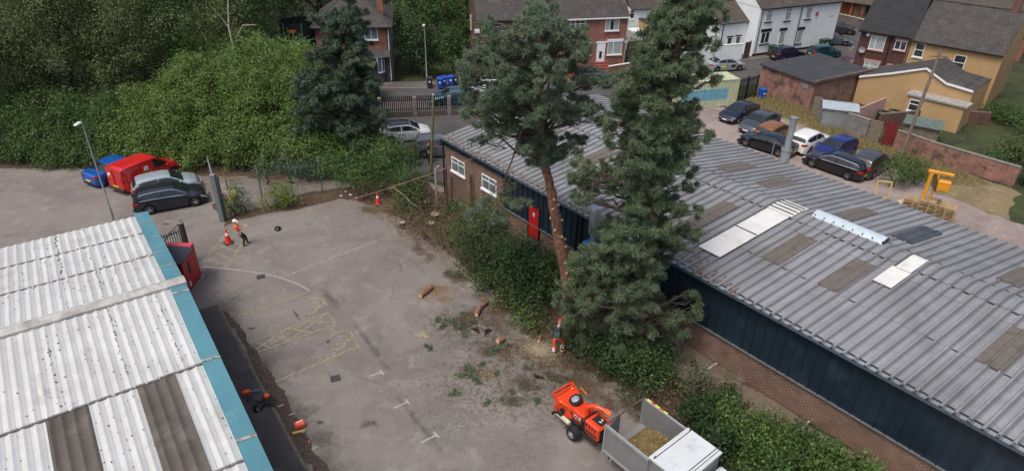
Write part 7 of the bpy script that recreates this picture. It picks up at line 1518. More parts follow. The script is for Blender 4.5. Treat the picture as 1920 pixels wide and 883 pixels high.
# garden above the hedge: fence, trampoline
wall_run('garden_fence', 'weathered timber garden fence running down beside the bright hedge', 'fence', [Vector((q.x, q.y, 0)) for q in (PY(486, 60, 63), PY(522, 84, 60), PY(566, 108, 57.5))], [PY(486, 60, 63).z, PY(522, 84, 60).z, PY(566, 108, 57.5).z], .08, WOOD, WOOD)
tag(MB().prism([(PY(486, 60, 63).x+.3, 63.2), (PY(566, 108, 57.5).x+.3, 57.6), (-13, 58.5), (-13, 62.3), (-20, 64), (-20, 76), (-30, 78)], -.02, PY(566, 108, 57.5).z-1.6).build('garden_bank', GRASSG), kind='structure')
BZ = PY(566, 108, 57.5).z-1.6; p = G(562, 82, BZ); t = thing('trampoline', 'garden trampoline with a dark safety net behind the conifer', 'trampoline', (p.x, p.y, BZ), 0)
MB().tube([(0, 0, .55), (0, 0, .6)], 1.7, 24).build('mat', BLK, t); n = 24
mb = MB(); mb.tube([(math.cos(2*math.pi*i/n)*1.8, math.sin(2*math.pi*i/n)*1.8, .62) for i in range(n+1)], .09, 6); mb.build('rim_pad', mat('green_pad', (.02, .25, .16), .6), t, smooth=50)
for k in range(6): a_ = 2*math.pi*k/6; MB().tube([(math.cos(a_)*1.8, math.sin(a_)*1.8, 0), (math.cos(a_)*1.8, math.sin(a_)*1.8, 2.4)], .035, 6).build('pole', mat('teal_pole', (.08, .3, .28), .5), t)
mb = MB(); vs = [(math.cos(2*math.pi*i/n)*1.72, math.sin(2*math.pi*i/n)*1.72, z) for z in (.65, 2.3) for i in range(n)]; mb.add(vs, [(i, (i+1) % n, n+(i+1) % n, n+i) for i in range(n)]); mb.build('safety_net', mat('black_net', (.012, .014, .014), .9), t); mb = MB(); mb.box(-.3, .35, -1.78, -1.73, 1.5, 1.75); mb.build('flag', mat('flag_red_yellow', (.6, .15, .02), .6), t)

# between the houses
GB = 'garden trees between the houses'
for i, (x, y, hh, r_, m_, l_) in enumerate([(-11.0, 69.6, 5.2, 1.6, DARKL, 'dark shrub tree tight against the side of the hipped house'), (-9.6, 68.4, 4.8, 1.9, DARKL, 'dark overgrown shrub tree beside the street lamp'), (-6.6, 68.4, 5.2, 1.9, MIDL, 'loose variegated shrub tree right of the street lamp'), (-9.5, 75, 9.5, 3.4, MIDL, 'bright garden tree behind the street lamp'), (-5.2, 77, 8.5, 3.0, MIDL, 'green garden tree against the old brick gable'), (-13.5, 79, 10.5, 3.6, DARKL, 'dark garden tree behind the hipped house chimney'), (-8.5, 84, 11.5, 4.0, OLIVE, 'olive tree furthest back between the houses'), (-3.8, 66.9, 4.2, 1.3, GREYL, 'pale yellowish shrub in front of the old brick gable'), (14.9, 73.5, 4.5, 2.1, MIDL, 'bushy tree beside the timber fence behind the pines'), (-18, 84, 12, 4.4, DARKL, 'dark tree behind the roof of the hipped house')]):
    broad_tree(l_, 'garden_tree', 'tree', (x, y, 0), hh, crown(.9, hh, r_, 9, 60+i, .95), m_, leaf=.24, dens=30, trunk_r=.14, seed=400+i, group=GB, per=14, clump=.3, inner=.3)
# elder heap, dead bramble and dense shrubs along the soil bank
def gl(px, py, z, rx, ry, rz_): g = G(px, py); return (g.x, g.y, z, rx, ry, rz_)
bush('cut elder bush with pale exposed stems beside the left traffic cone', 'elder_bush', 'bush', [gl(690, 368, 1.5, 1.2, 1.1, 1.5), gl(725, 365, 2.2, 1.3, 1.2, 1.6), gl(748, 355, 2.5, 1.3, 1.2, 1.6), gl(768, 385, 1.4, 1.0, .9, 1.3), gl(770, 375, 1.0, 1.3, 1.2, 1.1), gl(700, 340, 1.8, 1.5, 1.3, 1.6), gl(660, 350, 1.2, 1.2, 1.2, 1.3), gl(770, 400, .6, 1.1, 1.0, .8)], MIDL, leaf=.16, dens=66, seed=501, clump=.25, per=14, aspect=.4)
bush('dead stems tangled through the front of the elder bush', 'dead_stems', 'bush', [gl(752, 396, .7, 1.0, .7, .9), gl(775, 406, .5, 1.1, .7, .7), gl(765, 380, 1.2, 1.1, .8, 1.1), gl(680, 376, .6, .7, .5, .6)], DEAD, leaf=.24, dens=34, seed=513, per=10, aspect=.14, clump=.3)
bush('leafy ivy clump at the top of the elder bush', 'ivy_bush', 'bush', [gl(735, 335, 2.0, 1.0, .9, 1.0), gl(700, 315, 2.3, 1.1, 1, 1.0), gl(765, 340, 1.6, .9, .8, 1.0)], MIDL, leaf=.17, dens=60, seed=502, per=12, aspect=.5)
bush('heap of brown dead bramble along the edge of the yard', 'bramble_heap', 'bush', [gl(770, 425, .35, 1.0, .9, .55), gl(800, 445, .45, 1.1, .9, .6), gl(835, 465, .4, .9, .8, .55), gl(815, 415, .5, 1.1, 1.0, .6), gl(850, 440, .5, 1.1, 1, .6), gl(835, 395, .5, 1.0, .9, .6)], DEAD, leaf=.16, dens=75, seed=503, per=16, aspect=.25, clump=.3, inner=.3)
bush('low scrub with mixed green leaves in front of the warehouse windows', 'scrub_bush', 'bush', [gl(870, 420, .8, 1.2, 1.1, 1.0), gl(905, 440, .9, 1.2, 1.1, 1.1), gl(870, 460, .7, 1.1, 1.0, .9), gl(935, 425, 1.0, 1.2, 1.1, 1.1)], MIDL, leaf=.15, dens=55, seed=504, per=14, aspect=.45)
DG = 'dense dark shrubs below the warehouse door'
bush('dense dark green shrub left of the bare pine trunk, nearest the sawn logs', 'evergreen_shrub', 'bush', [gl(930, 540, 1.2, 1.2, 1.1, 1.4), gl(965, 565, 1.1, 1.1, 1.0, 1.3), gl(1000, 590, .9, 1.0, .9, 1.2), gl(985, 545, 1.7, 1.2, 1.1, 1.5), gl(1010, 560, 1.4, .9, .9, 1.3)], DARKL, leaf=.14, dens=85, seed=505, group=DG, per=18, aspect=.6)
bush('dense dark green shrub below the red warehouse door', 'evergreen_shrub', 'bush', [gl(900, 490, 1.1, 1.3, 1.2, 1.3), gl(930, 500, 1.4, 1.3, 1.2, 1.3), gl(965, 515, 1.3, 1.3, 1.2, 1.3), gl(890, 520, .8, .9, .9, 1.0), gl(1000, 525, 1.0, 1.1, 1.1, 1.0)], DARKL, leaf=.14, dens=85, seed=506, group=DG, per=18, aspect=.6)
bush('bright green shrub at the front of the dark shrubs near the sawdust', 'evergreen_shrub', 'bush', [gl(945, 575, .5, .7, .6, .7), gl(980, 605, .55, .7, .7, .75), gl(1005, 622, .4, .55, .5, .6), gl(900, 545, .5, .6, .6, .7)], BRIGHT, leaf=.12, dens=80, seed=507, group=DG, per=16)
bush('leafy grey-green scrub between the bare pine trunk and the warehouse', 'scrub_bush', 'bush', [gl(1030, 560, 1.3, 1.0, 1.0, 1.3), gl(1035, 535, 1.0, 1.1, 1.0, 1.0), gl(1065, 545, .9, .9, .9, 1.0)], MIDL, leaf=.13, dens=60, seed=508, per=14)
DG2 = 'undergrowth beneath the green pine'
bush('dark bramble filling the bank behind the tree surgeon and chipper', 'undergrowth_bush', 'bush', [gl(1075, 640, .5, .8, .7, .7), gl(1095, 625, 1.0, .8, .8, 1.0), gl(1135, 665, 1.2, .9, .9, 1.2), gl(1165, 695, .9, .9, .9, .9), gl(1200, 710, .9, .9, .9, .9), gl(1240, 735, .6, .8, .7, .8)], MIDL, leaf=.13, dens=70, seed=512, group=DG2, per=14)
bush('shadowy undergrowth behind the tree surgeon', 'undergrowth_bush', 'bush', [gl(1085, 665, .7, .9, .8, .9), gl(1120, 690, .8, 1.0, .9, 1.0), gl(1110, 650, 1.1, 1.0, 1.0, 1.2), gl(1150, 700, .8, 1.0, .9, 1.0)], DARKL, leaf=.12, dens=75, seed=509, group=DG2, per=16)
bush('undergrowth below the right side of the green pine by the gravel strip', 'undergrowth_bush', 'bush', [gl(1180, 715, .8, 1.0, .9, 1.0), gl(1220, 715, .9, .9, .9, 1.1), gl(1200, 750, .5, .9, .8, .7), gl(1240, 700, .7, .8, .7, .9), gl(1160, 680, .8, 1.0, 1.0, .9)], DARKL, leaf=.12, dens=75, seed=510, group=DG2, per=16)
bush('twiggy brown and green scrub between the truck and gravel strip', 'scrub_bush', 'bush', [gl(1255, 765, .4, .9, .7, .6), gl(1290, 760, .5, .8, .7, .7), gl(1230, 780, .35, .7, .6, .5)], DEAD, leaf=.13, dens=55, seed=511, per=14, aspect=.3)
G3 = 'leafy shrubs along the gravel strip behind the truck'
L4 = [(1310, 800, .7, 'leafy shrub behind the far side of the truck box'), (1360, 820, .85, 'leafy shrub right of the white truck roof'), (1415, 850, .9, 'bright leafy shrub in the middle of the row right of the truck'), (1470, 880, .95, 'leafy shrub before the paler one near the bottom edge'), (1540, 912, .85, 'shrub in the row at the bottom edge'), (1330, 860, .7, 'dark leafy shrub against the truck cab'), (1420, 905, .8, 'dark shrub at the bottom edge beside the cab'), (1610, 950, .8, 'last shrub of the row below the brick wall')]
for i, (px, py, z, l_) in enumerate(L4):
    L = [gl(px+random.uniform(-30, 30), py+random.uniform(-26, 26), z*1.1+random.uniform(-.3, .7), .5, .48, random.uniform(.4, .8)) for _ in range(9)]+[gl(px, py, z*.7, .95, .9, z*.75)]
    bush(l_, 'leafy_shrub', 'bush', L, [DARKL, BRIGHT, BRIGHT, MIDL, BRIGHT, DARKL, MIDL, BRIGHT][i], leaf=.15, dens=62, seed=520+i, group=G3, per=12, aspect=.55, clump=.17, inner=.3)
for i, (px, py, l_) in enumerate([(1290, 735, 'mixed brown and green shrub at the top end of the row behind the truck'), (1345, 770, 'rust tinged shrub on the gravel strip side of the row'), (1445, 830, 'yellowish bush with rust leaves against the gravel strip')]):
    L = [gl(px+random.uniform(-22, 22), py+random.uniform(-14, 14), .5+random.uniform(-.2, .5), .4, .38, random.uniform(.35, .6)) for _ in range(7)]
    bush(l_, 'mixed_shrub', 'bush', L, [GREYL, MIDL, YELL][i], leaf=.13, dens=60, seed=560+i, group=G3, per=10, aspect=.45, clump=.17, inner=.3)
for i, (px, py, s_, m_, l_) in enumerate([(1300, 690, .5, MIDL, 'thin upright weed on the gravel strip below the brick wall'), (1398, 765, .4, YELL, 'small yellow weed on the gravel strip'), (1490, 800, .35, DEAD, 'rust coloured dock plant among the shrubs'), (1350, 755, .4, DEAD, 'reddish dead weed at the shrub edge')]):
    bush(l_, 'weed_plant', 'plant', [gl(px, py, s_*.8, .25, .25, s_*.9)], m_, leaf=.10, dens=90, seed=540+i, per=8, aspect=.35)
bush('rounded bright shrub in front of the chain link fence', 'small_shrub', 'shrub', [gl(515, 392, .6, .85, .6, .7), gl(548, 385, .65, .8, .6, .75), gl(530, 380, .8, .7, .6, .8)], YELL, leaf=.13, dens=80, seed=550, group='small shrubs at the fence', per=14)
bush('leafy shrub beside the warning sign and gate', 'small_shrub', 'shrub', [gl(440, 405, .7, .6, .5, .8), gl(458, 398, .8, .6, .5, .9), gl(448, 390, .9, .5, .5, .9)], BRIGHT, leaf=.13, dens=60, seed=551, group='small shrubs at the fence', per=12)
bush('round dark green bush beside the yellow frame in the car park', 'round_bush', 'bush', [gl(1690, 340, 1.0, 1.3, 1.2, 1.2), gl(1672, 350, .9, 1.0, 1.0, 1.0), gl(1712, 345, .9, 1.0, 1.0, 1.0)], MIDL, leaf=.15, dens=60, seed=552, per=14)
bush('silvery ivy growing on the foot of the hedge near the fence', 'ivy_bush', 'bush', [gl(545, 345, 1.2, 1.0, .6, 1.2), gl(505, 345, 1.0, .9, .6, 1.0), gl(580, 340, .9, .9, .6, 1.0)], GREYL, leaf=.14, dens=40, seed=553, per=12)
# trees around and behind, outside the frame mostly
for i, (x, y, hh, r_, l_) in enumerate([(60, 48, 8, 3.2, 'garden tree beyond the far right houses'), (53, 62, 7, 2.6, 'garden tree behind the ochre house'), (44, 105, 12, 4.5, 'street tree far behind the porch house')]):
    broad_tree(l_, 'garden_tree', 'tree', (x, y, 0), hh, crown(1.5, hh, r_, 9, 160+i), MIDL, leaf=.26, dens=24, trunk_r=.2, seed=600+i, group='distant garden trees', per=14, clump=.35)
for i, (x, y, r_, m_) in enumerate([(36.5, 47.0, 1.1, MIDL), (38.5, 44.6, 1.3, DARKL), (40.2, 49.5, 1.5, OLIVE), (44.5, 58.5, 1.4, MIDL)]):
    bush(['low garden shrub behind the right part of the long brick wall', 'dark garden shrub near the end of the long brick wall', 'olive garden shrub on the lawn behind the brick wall', 'shrub against the side wall of the ochre house'][i], 'garden_shrub', 'bush', [(x+random.uniform(-.8, .8), y+random.uniform(-.8, .8), .7, r_*.7, r_*.7, .9) for _ in range(4)], m_, leaf=.15, dens=60, seed=660+i, per=12, group='garden shrubs on the right')
for i, (x, y, hh, r_, m_) in enumerate([(43.5, 52.5, 3.0, 1.8, MIDL), (41.5, 47.5, 2.6, 1.5, DARKL), (46, 46, 4.5, 2.2, OLIVE), (40.5, 42, 2.8, 1.6, MIDL), (50, 50, 4.5, 2.3, MIDL)]):
    broad_tree(['garden shrub tree beside the lean-to of the ochre outbuilding', 'dark shrub tree behind the long brick garden wall', 'olive garden tree near the right edge', 'low green tree past the end of the dry verge', 'green tree between the ochre house and right edge'][i], 'garden_tree', 'tree', (x, y, 0), hh, crown(.7, hh, r_, 9, 190+i), m_, leaf=.2, dens=34, trunk_r=.1, seed=640+i, group='small trees in the right hand gardens', per=14, clump=.26)
# straw coloured weeds on the verge
g = np.random.default_rng(77); P = []
vgp = [(q.x, q.y) for q in [G(*e) for e in [(1380, 204), (1404, 188), (1440, 180), (1520, 210), (1580, 243), (1645, 274), (1760, 305), (1860, 350), (1745, 348), (1660, 313), (1590, 270), (1470, 220), (1420, 204)]]]
def inside(x, y, poly):
    c = False; n = len(poly)
    for i in range(n):
        x1, y1 = poly[i]; x2, y2 = poly[(i+1) % n]
        if (y1 > y) != (y2 > y) and x < (x2-x1)*(y-y1)/(y2-y1)+x1: c = not c
    return c
while len(P) < 9000:
    x = g.uniform(22, 40); y = g.uniform(38, 66)
    if inside(x, y, vgp): P.append((x, y, .02))
P = np.array(P); n = len(P); d = norm(np.stack([g.normal(size=n)*.35, g.normal(size=n)*.35, np.ones(n)], 1)); s_ = norm(np.cross(d, g.normal(size=(n, 3))))*.02; L_ = g.uniform(.15, .6, (n, 1)); V = np.stack([P-s_, P+s_, P+d*L_], 1)
tag(_mesh_np('dry_weeds', V, 3, g.uniform(0, 1, n), STRAW, None), 'straw coloured dry weeds on the verge below the garden walls', 'weeds', kind='stuff')

# ================================================================== DEBRIS
def scatter(name, label, cat, spots, n, m, size, aspect, seed, zj=.012):
    g = np.random.default_rng(seed); P = []
    for (px, py, rr, w_) in spots:
        c = G(px, py); k = int(n*w_); P.append(np.stack([c.x+g.normal(size=k)*rr, c.y+g.normal(size=k)*rr*.8, .016+np.abs(g.normal(size=k))*zj], 1))
    P = np.concatenate(P); o = leaves(name, P, np.tile([0, 0, 2.5], (len(P), 1)), g.uniform(0, 1, len(P)), size, m, None, aspect=aspect, jit=.35, seed=seed)
    return tag(o, label, cat, kind='stuff')
SAWD = leafmat('sawdust', [(.22, .175, .11), (.34, .285, .19), (.46, .40, .28), (.58, .52, .40)], trans=0); SAWB = leafmat('brown_sawdust', [(.16, .09, .04), (.24, .14, .06), (.32, .2, .1), (.2, .13, .07)], trans=0)
TWIG = leafmat('twig', [(.035, .026, .018), (.07, .05, .032), (.11, .085, .055), (.05, .045, .025)], trans=0)
scatter('sawdust', 'pale fresh sawdust lying around the tree surgeon', 'sawdust', [(1013, 655, .38, .5), (1005, 645, .7, .3), (1025, 672, .5, .2)], 5200, SAWD, .032, .6, 701)
scatter('sawdust', 'small bright patch of sawdust out on the asphalt', 'sawdust', [(793, 628, .16, 1)], 420, SAWD, .05, .7, 702)
scatter('sawdust', 'brown sawdust around the left sawn log', 'sawdust', [(812, 543, .4, .6), (825, 552, .5, .3), (800, 560, .4, .1)], 1500, SAWB, .045, .6, 703)
scatter('sawdust', 'thin pale chips in front of the chipper', 'sawdust', [(905, 705, .5, .5), (960, 660, .9, .5)], 700, SAWD, .04, .6, 704)
scatter('twigs', 'dark twigs and needles strewn across the middle of the yard', 'twigs', [(870, 610, 1.1, .2), (930, 640, 1.0, .15), (900, 700, 1.2, .15), (990, 700, 1.2, .2), (1040, 720, 1.0, .15), (960, 745, 1.3, .1), (900, 760, 1.8, .05)], 5200, TWIG, .22, .07, 705)
scatter('twigs', 'cut twigs and dead stems lying along the bank by the bramble heap and elder', 'twigs', [(790, 430, 1.3, .3), (760, 400, 1.2, .2), (830, 440, 1.2, .2), (720, 395, 1.0, .15), (740, 380, 1.3, .25), (860, 480, 1.1, .15)], 3600, leafmat('pale_twig', [(.06, .04, .025), (.14, .10, .06), (.24, .18, .11), (.32, .26, .17)], trans=0), .32, .06, 711, .12)
scatter('leaf_litter', 'brown leaf litter at the foot of the shrubs and conifer', 'leaf litter', [(1180, 735, 1.0, .15), (1090, 700, .8, .15), (930, 570, 1.0, .15), (780, 440, 1.2, .15), (690, 380, 1.0, .1), (600, 378, 1.3, .1), (450, 405, .7, .05), (850, 510, .9, .15)], 3600, leafmat('litter', [(.05, .035, .02), (.11, .07, .035), (.17, .11, .055), (.08, .08, .03)], trans=0), .07, .5, 706)
scatter('fallen_leaves', 'rusty fallen leaves along the foot of the hedge', 'leaf litter', [(440, 335, .9, .3), (520, 342, .9, .3), (600, 345, .8, .2), (410, 330, .6, .2)], 1600, leafmat('rusty_leaf', [(.12, .05, .02), (.2, .09, .035), (.26, .14, .06), (.1, .07, .03)], trans=0), .08, .6, 707)
g = random.Random(9)
P_ = [(700+g.uniform(0, 330), 480+g.uniform(0, 380), 0.05, .02) for _ in range(60)]+[(430+g.uniform(0, 260), 430+g.uniform(0, 420), .04, .02) for _ in range(50)]
scatter('grit', 'scattered dark grit and small leaves across the asphalt', 'grit', [(x, y, .5, .02) for x, y, _, _ in P_], 420, TWIG, .05, .6, 708)
SPR = 'fallen pine sprays on the yard'
pts_ = [(858, 608, .32), (842, 602, .28), (872, 625, .3), (820, 600, .22), (830, 613, .25), (885, 605, .25), (868, 590, .22), (935, 655, .3), (920, 662, .24), (880, 690, .26), (886, 706, .24), (866, 703, .2), (903, 684, .18), (850, 738, .26), (803, 651, .22), (932, 700, .16), (914, 755, .18), (1008, 752, .22), (850, 515, .24), (860, 519, .2), (838, 512, .2), (990, 690, .2), (960, 735, .16), (895, 715, .18)]
SPL = ['largest pine spray of the cluster between the two sawn logs', 'pine spray just left of the largest one in the upper cluster', 'pine spray at the right end of the upper cluster', 'pine spray at the far left of the upper cluster', 'pine spray low in the upper cluster', 'pine spray furthest right below the bent log', 'pine spray at the top of the upper cluster', 'broad pine spray right of the stubby log', 'pine spray lower left of the stubby log', 'leading pine spray of the lower cluster', 'pine spray at the foot of the lower cluster', 'pine spray at the left of the lower cluster', 'small pine spray at the right of the lower cluster', 'lone pine spray below the lower cluster', 'lone pine spray beside the bright sawdust patch', 'small lone pine spray right of the lower cluster', 'lone pine spray furthest down the yard toward the chipper', 'pine spray just left of the chipper hopper', 'pine spray against the dark shrubs by the asphalt edge', 'second pine spray at the asphalt edge by the dark shrubs', 'third and leftmost pine spray at the asphalt edge', 'pine spray in front of the tree surgeon sawdust', 'tiny pine spray between lower cluster and chipper', 'pine spray just below the lower cluster']
for i, (px, py, s_) in enumerate(pts_):
    c = G(px, py, .03); t = thing('pine_spray', SPL[i], 'branch', c, random.uniform(0, 6.3), SPR)
    mb = MB(); mb.tube([(-s_*1.2, 0, .02), (0, .03, .05), (s_, 0, .03)], [.012, .009, .004], 5); mb.build('stem', BARKD, t)
    k = 16; gg = np.random.default_rng(900+i); C = np.stack([gg.uniform(-s_, s_, k), gg.normal(size=k)*s_*.35, np.full(k, .05)], 1); D = norm(gg.normal(size=(k, 3))*np.array([1, 1, .3])); tufts('needles', C, D, gg.uniform(0, 1, k), PINEG, t, blades=10, ln=.17, wd=.03, seed=i)
def log(label, a, b, r_, bend=0):
    a = G(*a, r_); b = G(*b, r_); c = (a+b)/2; t = thing('sawn_log', label, 'log', (c.x, c.y, 0), 0, 'sawn logs'); o = Vector((c.x, c.y, 0)); m_ = c+Vector((-(b-a).y, (b-a).x, 0))*bend
    MB().tube([a-o, m_-o, b-o], [r_, r_*1.03, r_*.95], 12).build('bark', BARK, t, smooth=50); d = (b-a).normalized()
    MB().tube([a-o-d*.012, a-o], [r_*.86, r_*.9], 12).build('cut_face', CUTW, t); MB().tube([b-o, b-o+d*.012], [r_*.84, r_*.8], 12).build('cut_face', CUTW, t)
log('sawn log lying alone on the brown sawdust, left of the others', (788, 555), (811, 537), .13); log('bent sawn log near the dark shrubs', (893, 590), (913, 566), .13, .1); log('short stubby log section in the middle of the debris', (933, 640), (944, 634), .15); log('pale split log standing in the sawdust by the tree surgeon', (1010, 640), (1014, 630), .09)
for i, (px, py, r_, l_) in enumerate([(801, 379, .24, 'pale tree stump nearest the warehouse corner'), (816, 402, .34, 'broad pale stump in the brambles'), (808, 419, .24, 'pale stump at the edge of the dead bramble'), (755, 418, .2, 'small stump at the foot of the elder bush')]):
    c = G(px, py, .35); t = thing('tree_stump', l_, 'stump', (c.x, c.y, 0), 0, 'sawn stumps'); MB().tube([(0, 0, -.02), (0, 0, .2), (0, 0, .4)], [r_*1.15, r_, r_*.95], 12).build('trunk', BARKD, t, smooth=50); MB().tube([(0, 0, .4), (0, 0, .415)], [r_*.92, r_*.9], 12).build('cut_face', mat('pale_cut', (.33, .28, .2), .8, var=.3, scale=8), t)
# timber and concrete posts by the warehouse corner
for i, (px, py, hh, m_, l_) in enumerate([(838, 385, 2.9, mat('rust_timber', (.075, .042, .032), .9, var=.3), 'dark rusty timber post left of the first warehouse window'), (848, 388, 2.2, MC['rust_timber'], 'shorter timber post beside the rusty one'), (883, 396, 2.7, mat('mossy_timber', (.09, .08, .045), .9, var=.3), 'mossy timber post between the two warehouse windows'), (819, 380, 2.4, CONC, 'cranked grey concrete fence post near the mossy pole'), (1040, 560, 1.8, CONC, 'short concrete post among the dark shrubs')]):
    c = G(px, py); t = thing('fence_post', l_, 'post', c, 0); mb = MB(); mb.tube([(0, 0, 0), (0, 0, hh)]+([(.25, -.05, hh+.35)] if 'cranked' in l_ else []), .075, 8); mb.build('post', m_, t); MB().tube([(0, 0, .6), (0, 0, .63)], .08, 8).build('wire_tie', GALV, t)
# exposed pale stems in the elder
c = G(745, 372); t = thing('bare_branch', 'pale bare forked branch sticking out of the elder bush', 'branch', c, 0); mb = MB(); PB = mat('pale_stem', (.36, .30, .20), .8); a0 = PY(768, 345, c.y)-c
for q in ((758, 310), (735, 322), (780, 335), (750, 330)): limb(mb, a0, PY(q[0], q[1], c.y-.2)-c, .03, .012, n=4)
limb(mb, (0, 0, 0), a0, .05, .035); mb.build('stem', PB, t)
c = G(790, 400); t = thing('bare_branch', 'thin pale cut branch lying over the elder bush', 'branch', c, 0); mb = MB(); limb(mb, PY(735, 350, c.y)-c, PY(780, 385, c.y-.3)-c, .02, .03, n=5); limb(mb, (0, 0, .0), PY(780, 385, c.y-.3)-c, .03, .03, n=3); mb.build('stem', PB, t)
# odds and ends
def bag(label, p, s_, m_, name='rubble_bag', cat='bag'):
    t = thing(name, label, cat, p, random.uniform(0, 6)); g = random.Random(int(p.x*100)); mb = MB(); n = 10; vs = []
    for j, (z, k) in enumerate(((0, 1), (.25, 1.05), (.55, .75), (.8, .3))):
        for i in range(n): a_ = 2*math.pi*i/n; r_ = s_*k*g.uniform(.8, 1.15); vs.append((math.cos(a_)*r_, math.sin(a_)*r_*.8, z*s_))
    mb.add(vs, [(j*n+i, j*n+(i+1) % n, (j+1)*n+(i+1) % n, (j+1)*n+i) for j in range(3) for i in range(n)]+[tuple(range(3*n, 4*n))]); mb.build('bag', m_, t, smooth=60); MB().tube([(0, 0, s_*.75), (.06, .02, s_*1.0)], [.05*s_*3, .02], 6).build('tie', m_, t)
bag('crumpled black bag lying on the asphalt near the worker', G(521, 430), .26, mat('black_plastic', (.012, .012, .014), .35))
bag('black equipment bag at the edge of the tarmac path', G(485, 768), .3, MC['black_plastic'], 'equipment_bag'); bag('dark kit bag beside the path chairs', G(470, 752), .24, mat('navy_bag', (.02, .025, .04), .7), 'equipment_bag')
c = G(463, 742); t = thing('chainsaw', 'orange chainsaw lying on the tarmac path beside the workshop', 'chainsaw', c, .3); MB().bbox(-.16, .14, -.1, .1, 0.11, .32, .03).build('body', mat('saw_orange', (.8, .1, .02), .45), t); MB().box(.14, .6, -.015, .015, .15, .24).build('guide_bar', GALV, t); MB().tube([(-.12, 0, .3), (-.04, 0, .42), (.08, 0, .4)], .015, 6).build('handle', BLK, t)
c = G(498, 752, .1); t = thing('climbing_kit', 'tangle of black straps with an orange buckle on the path', 'equipment', c, .0); mb = MB(); g = random.Random(4)
for k in range(9): pts_ = [Vector((g.uniform(-.5, .5), g.uniform(-.5, .3), .03+g.uniform(0, .05))) for _ in range(4)]; mb.tube(pts_, .017, 5)
mb.build('straps', BLK, t); MB().bbox(-.1, .1, .1, .3, .02, .2, .03).build('helmet_case', mat('saw_orange', (.8, .1, .02), .45), t)
c = G(563, 800, .0); t = thing('hazard_sack', 'bright coral safety sack against the mossy kerb', 'sack', c, .5); mb = MB(); mb.bbox(-.2, .22, -.14, .14, 0.01, .3, .06); mb.build('sack', mat('coral', (.72, .12, .07), .6, var=.15), t); MB().tube([(-.1, 0, .3), (.12, 0, .34)], .02, 6).build('strap', REFL, t)
c = G(561, 812, .0); t = thing('broom', 'yellow bristled broom with a dark handle and orange grip beside the sack', 'broom', c, .35); MB().bbox(-.27, .27, -.06, .06, .01, .14, .03).build('bristles', mat('bristle', (.36, .26, .09), .9, var=.2), t); MB().tube([(.0, -.03, .12), (.34, -.62, .05)], .014, 6).build('handle', BLK, t); MB().tube([(.32, -.58, .05), (.38, -.7, .05)], .03, 6).build('grip', mat('saw_orange', (.8, .1, .02), .45), t)
for i, (px, py, l_) in enumerate([(547, 776, 'white plastic strip on the drifted soil above the sack'), (526, 760, 'crumpled pale wrapper near the kerb'), (590, 840, 'white strip lying below the broom')]):
    c = G(px, py, .02); t = MB().bbox(-.13, .13, -.03, .03, 0, .015, .005).build('litter', mat('dirty_white', (.3, .3, .29), .8), loc=c); t.rotation_euler = (0, 0, .5); tag(t, l_, 'litter')
for i, (px, py, l_) in enumerate([(489, 519, 'small dark drain cover beside the curved white line'), (629, 709, 'square iron drain grate in the middle of the yard')]):
    c = G(px, py, .012); t = thing('drain_cover', l_, 'drain cover', c, .4); MB().box(-.22, .22, -.2, .2, 0, .012).build('plate', mat('cast_iron', (.03, .03, .03), .6), t); mb = MB(); [mb.box(-.18, .18, -.15+.07*k, -.12+.07*k, .012, .018) for k in range(5)]; mb.build('grate_bars', mat('iron_bar', (.06, .06, .06), .6), t)
for i, (px, py) in enumerate([(657, 366), (640, 368), (648, 360), (668, 372)]):
    c = G(px, py, .02); t = MB().bbox(-.10, .08, -.05, .06, 0, .05, .02).build('litter', WHITE, loc=c); t.rotation_euler = (.1, .2, i); tag(t, 'scrap of white litter by the conifer at the end of the fence', 'litter', 'white litter by the conifer')
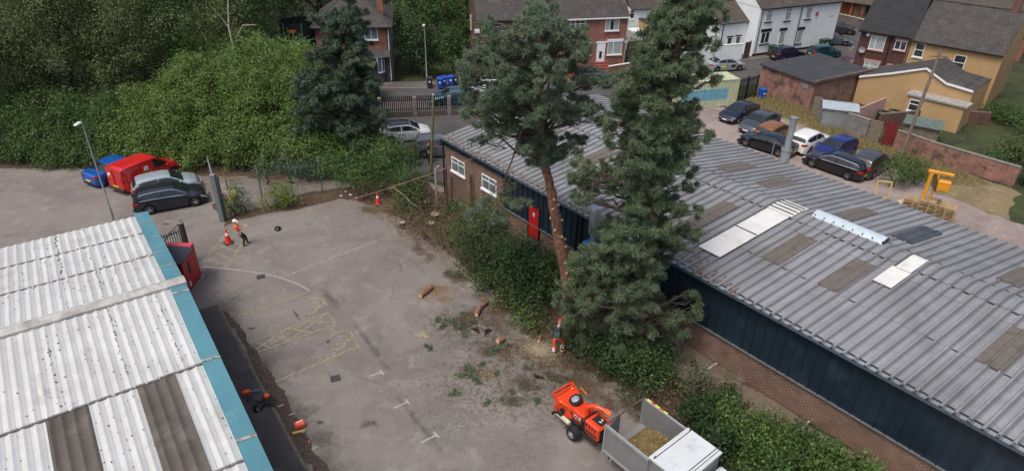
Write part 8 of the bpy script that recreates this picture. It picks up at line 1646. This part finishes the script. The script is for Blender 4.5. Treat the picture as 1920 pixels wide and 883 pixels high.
# lot: yellow frame, pallets, lifting gear
YEL = mat('yellow_machine', (.62, .27, .015), .5, var=.12); c = G(1651, 372); t = thing('yellow_frame', 'empty pale yellow wooden frame leaning in front of the round bush', 'frame', c, R(-12)); YW_ = mat('yellow_wood', (.5, .38, .13), .7, var=.12)
mb = MB(); mb.T = Matrix.Translation((0, 0, .05)) @ Matrix.Rotation(R(-8), 4, 'X'); mb.box(-.5, .5, -.04, .04, 0, .09); mb.box(-.5, .5, -.04, .04, 1.15, 1.24); mb.box(-.5, -.41, -.04, .04, .09, 1.15); mb.box(.41, .5, -.04, .04, .09, 1.15); mb.build('frame', YW_, t)
g = random.Random(2)
PW = mat('pallet_wood', (.34, .25, .14), .8, var=.25, scale=4)
def pallet(label, p, a_):
    t = thing('pallet', label, 'pallet', p, a_, 'stacked pallets'); mb = MB(); [mb.box(-.6, .6, -.5+.21*k, -.4+.21*k, .11, .135) for k in range(5)]; mb.build('deck', PW, t); mb = MB(); [mb.box(x-.05, x+.05, -.5, .5, .02, .108) for x in (-.54, 0, .54)]; mb.build('bearer', PW, t); return t
pos = [G(1708, 392), G(1735, 402), G(1765, 412)]; nm = ['left', 'middle', 'right']
for s_, c in enumerate(pos):
    for k in range(8-(s_ == 0)*2): pallet('wooden pallet, %s from the ground in the %s stack behind the warehouse roof' % (['lowest', 'second', 'third', 'fourth', 'fifth', 'sixth', 'seventh', 'eighth'][k], nm[s_]), (c.x+g.uniform(-.04, .04), c.y+g.uniform(-.04, .04), .14*k), R(-35)+g.uniform(-.06, .06))
c = G(1722, 398); t = thing('lifting_mast', 'orange-yellow lifting mast with hoses beside the pallets', 'lifting machine', (c.x, c.y, 0), R(-30)); mb = MB(); mb.bbox(-.16, .06, -.14, .14, 0, 3.1, .02); mb.build('mast', YEL, t); mb = MB(); mb.bbox(.3, .42, -.1, .1, 0, 2.9, .02); mb.bbox(-.3, 1.2, -.12, .12, 2.95, 3.12, .02); mb.build('side_column', YEL, t); MB().bbox(.45, 1.2, -.3, .3, 1.9, 2.6, .05).build('motor_housing', YEL, t); mb = MB(); [mb.tube([(.1+.08*k, -.1, 2.9), (.2+.1*k, -.3, 2.2), (.5, -.25, 1.8+.1*k)], .03, 6) for k in range(3)]; mb.build('hose', BLK, t); MB().bbox(-.5, 1.4, -.4, .4, 0, .3, .03).build('base', BLK, t)
c = G(1690, 388); t = thing('timber_crate', 'small pale timber crate on its side by the warehouse eave', 'crate', c, .4); MB().bbox(-.35, .35, -.25, .25, 0, .45, .02).build('box', mat('pale_timber', (.5, .42, .27), .7, var=.15), t); MB().box(-.37, .37, -.27, -.25, .18, .26).build('batten', PW, t)
# cracked tar patch shapes and a dark trail on the yard
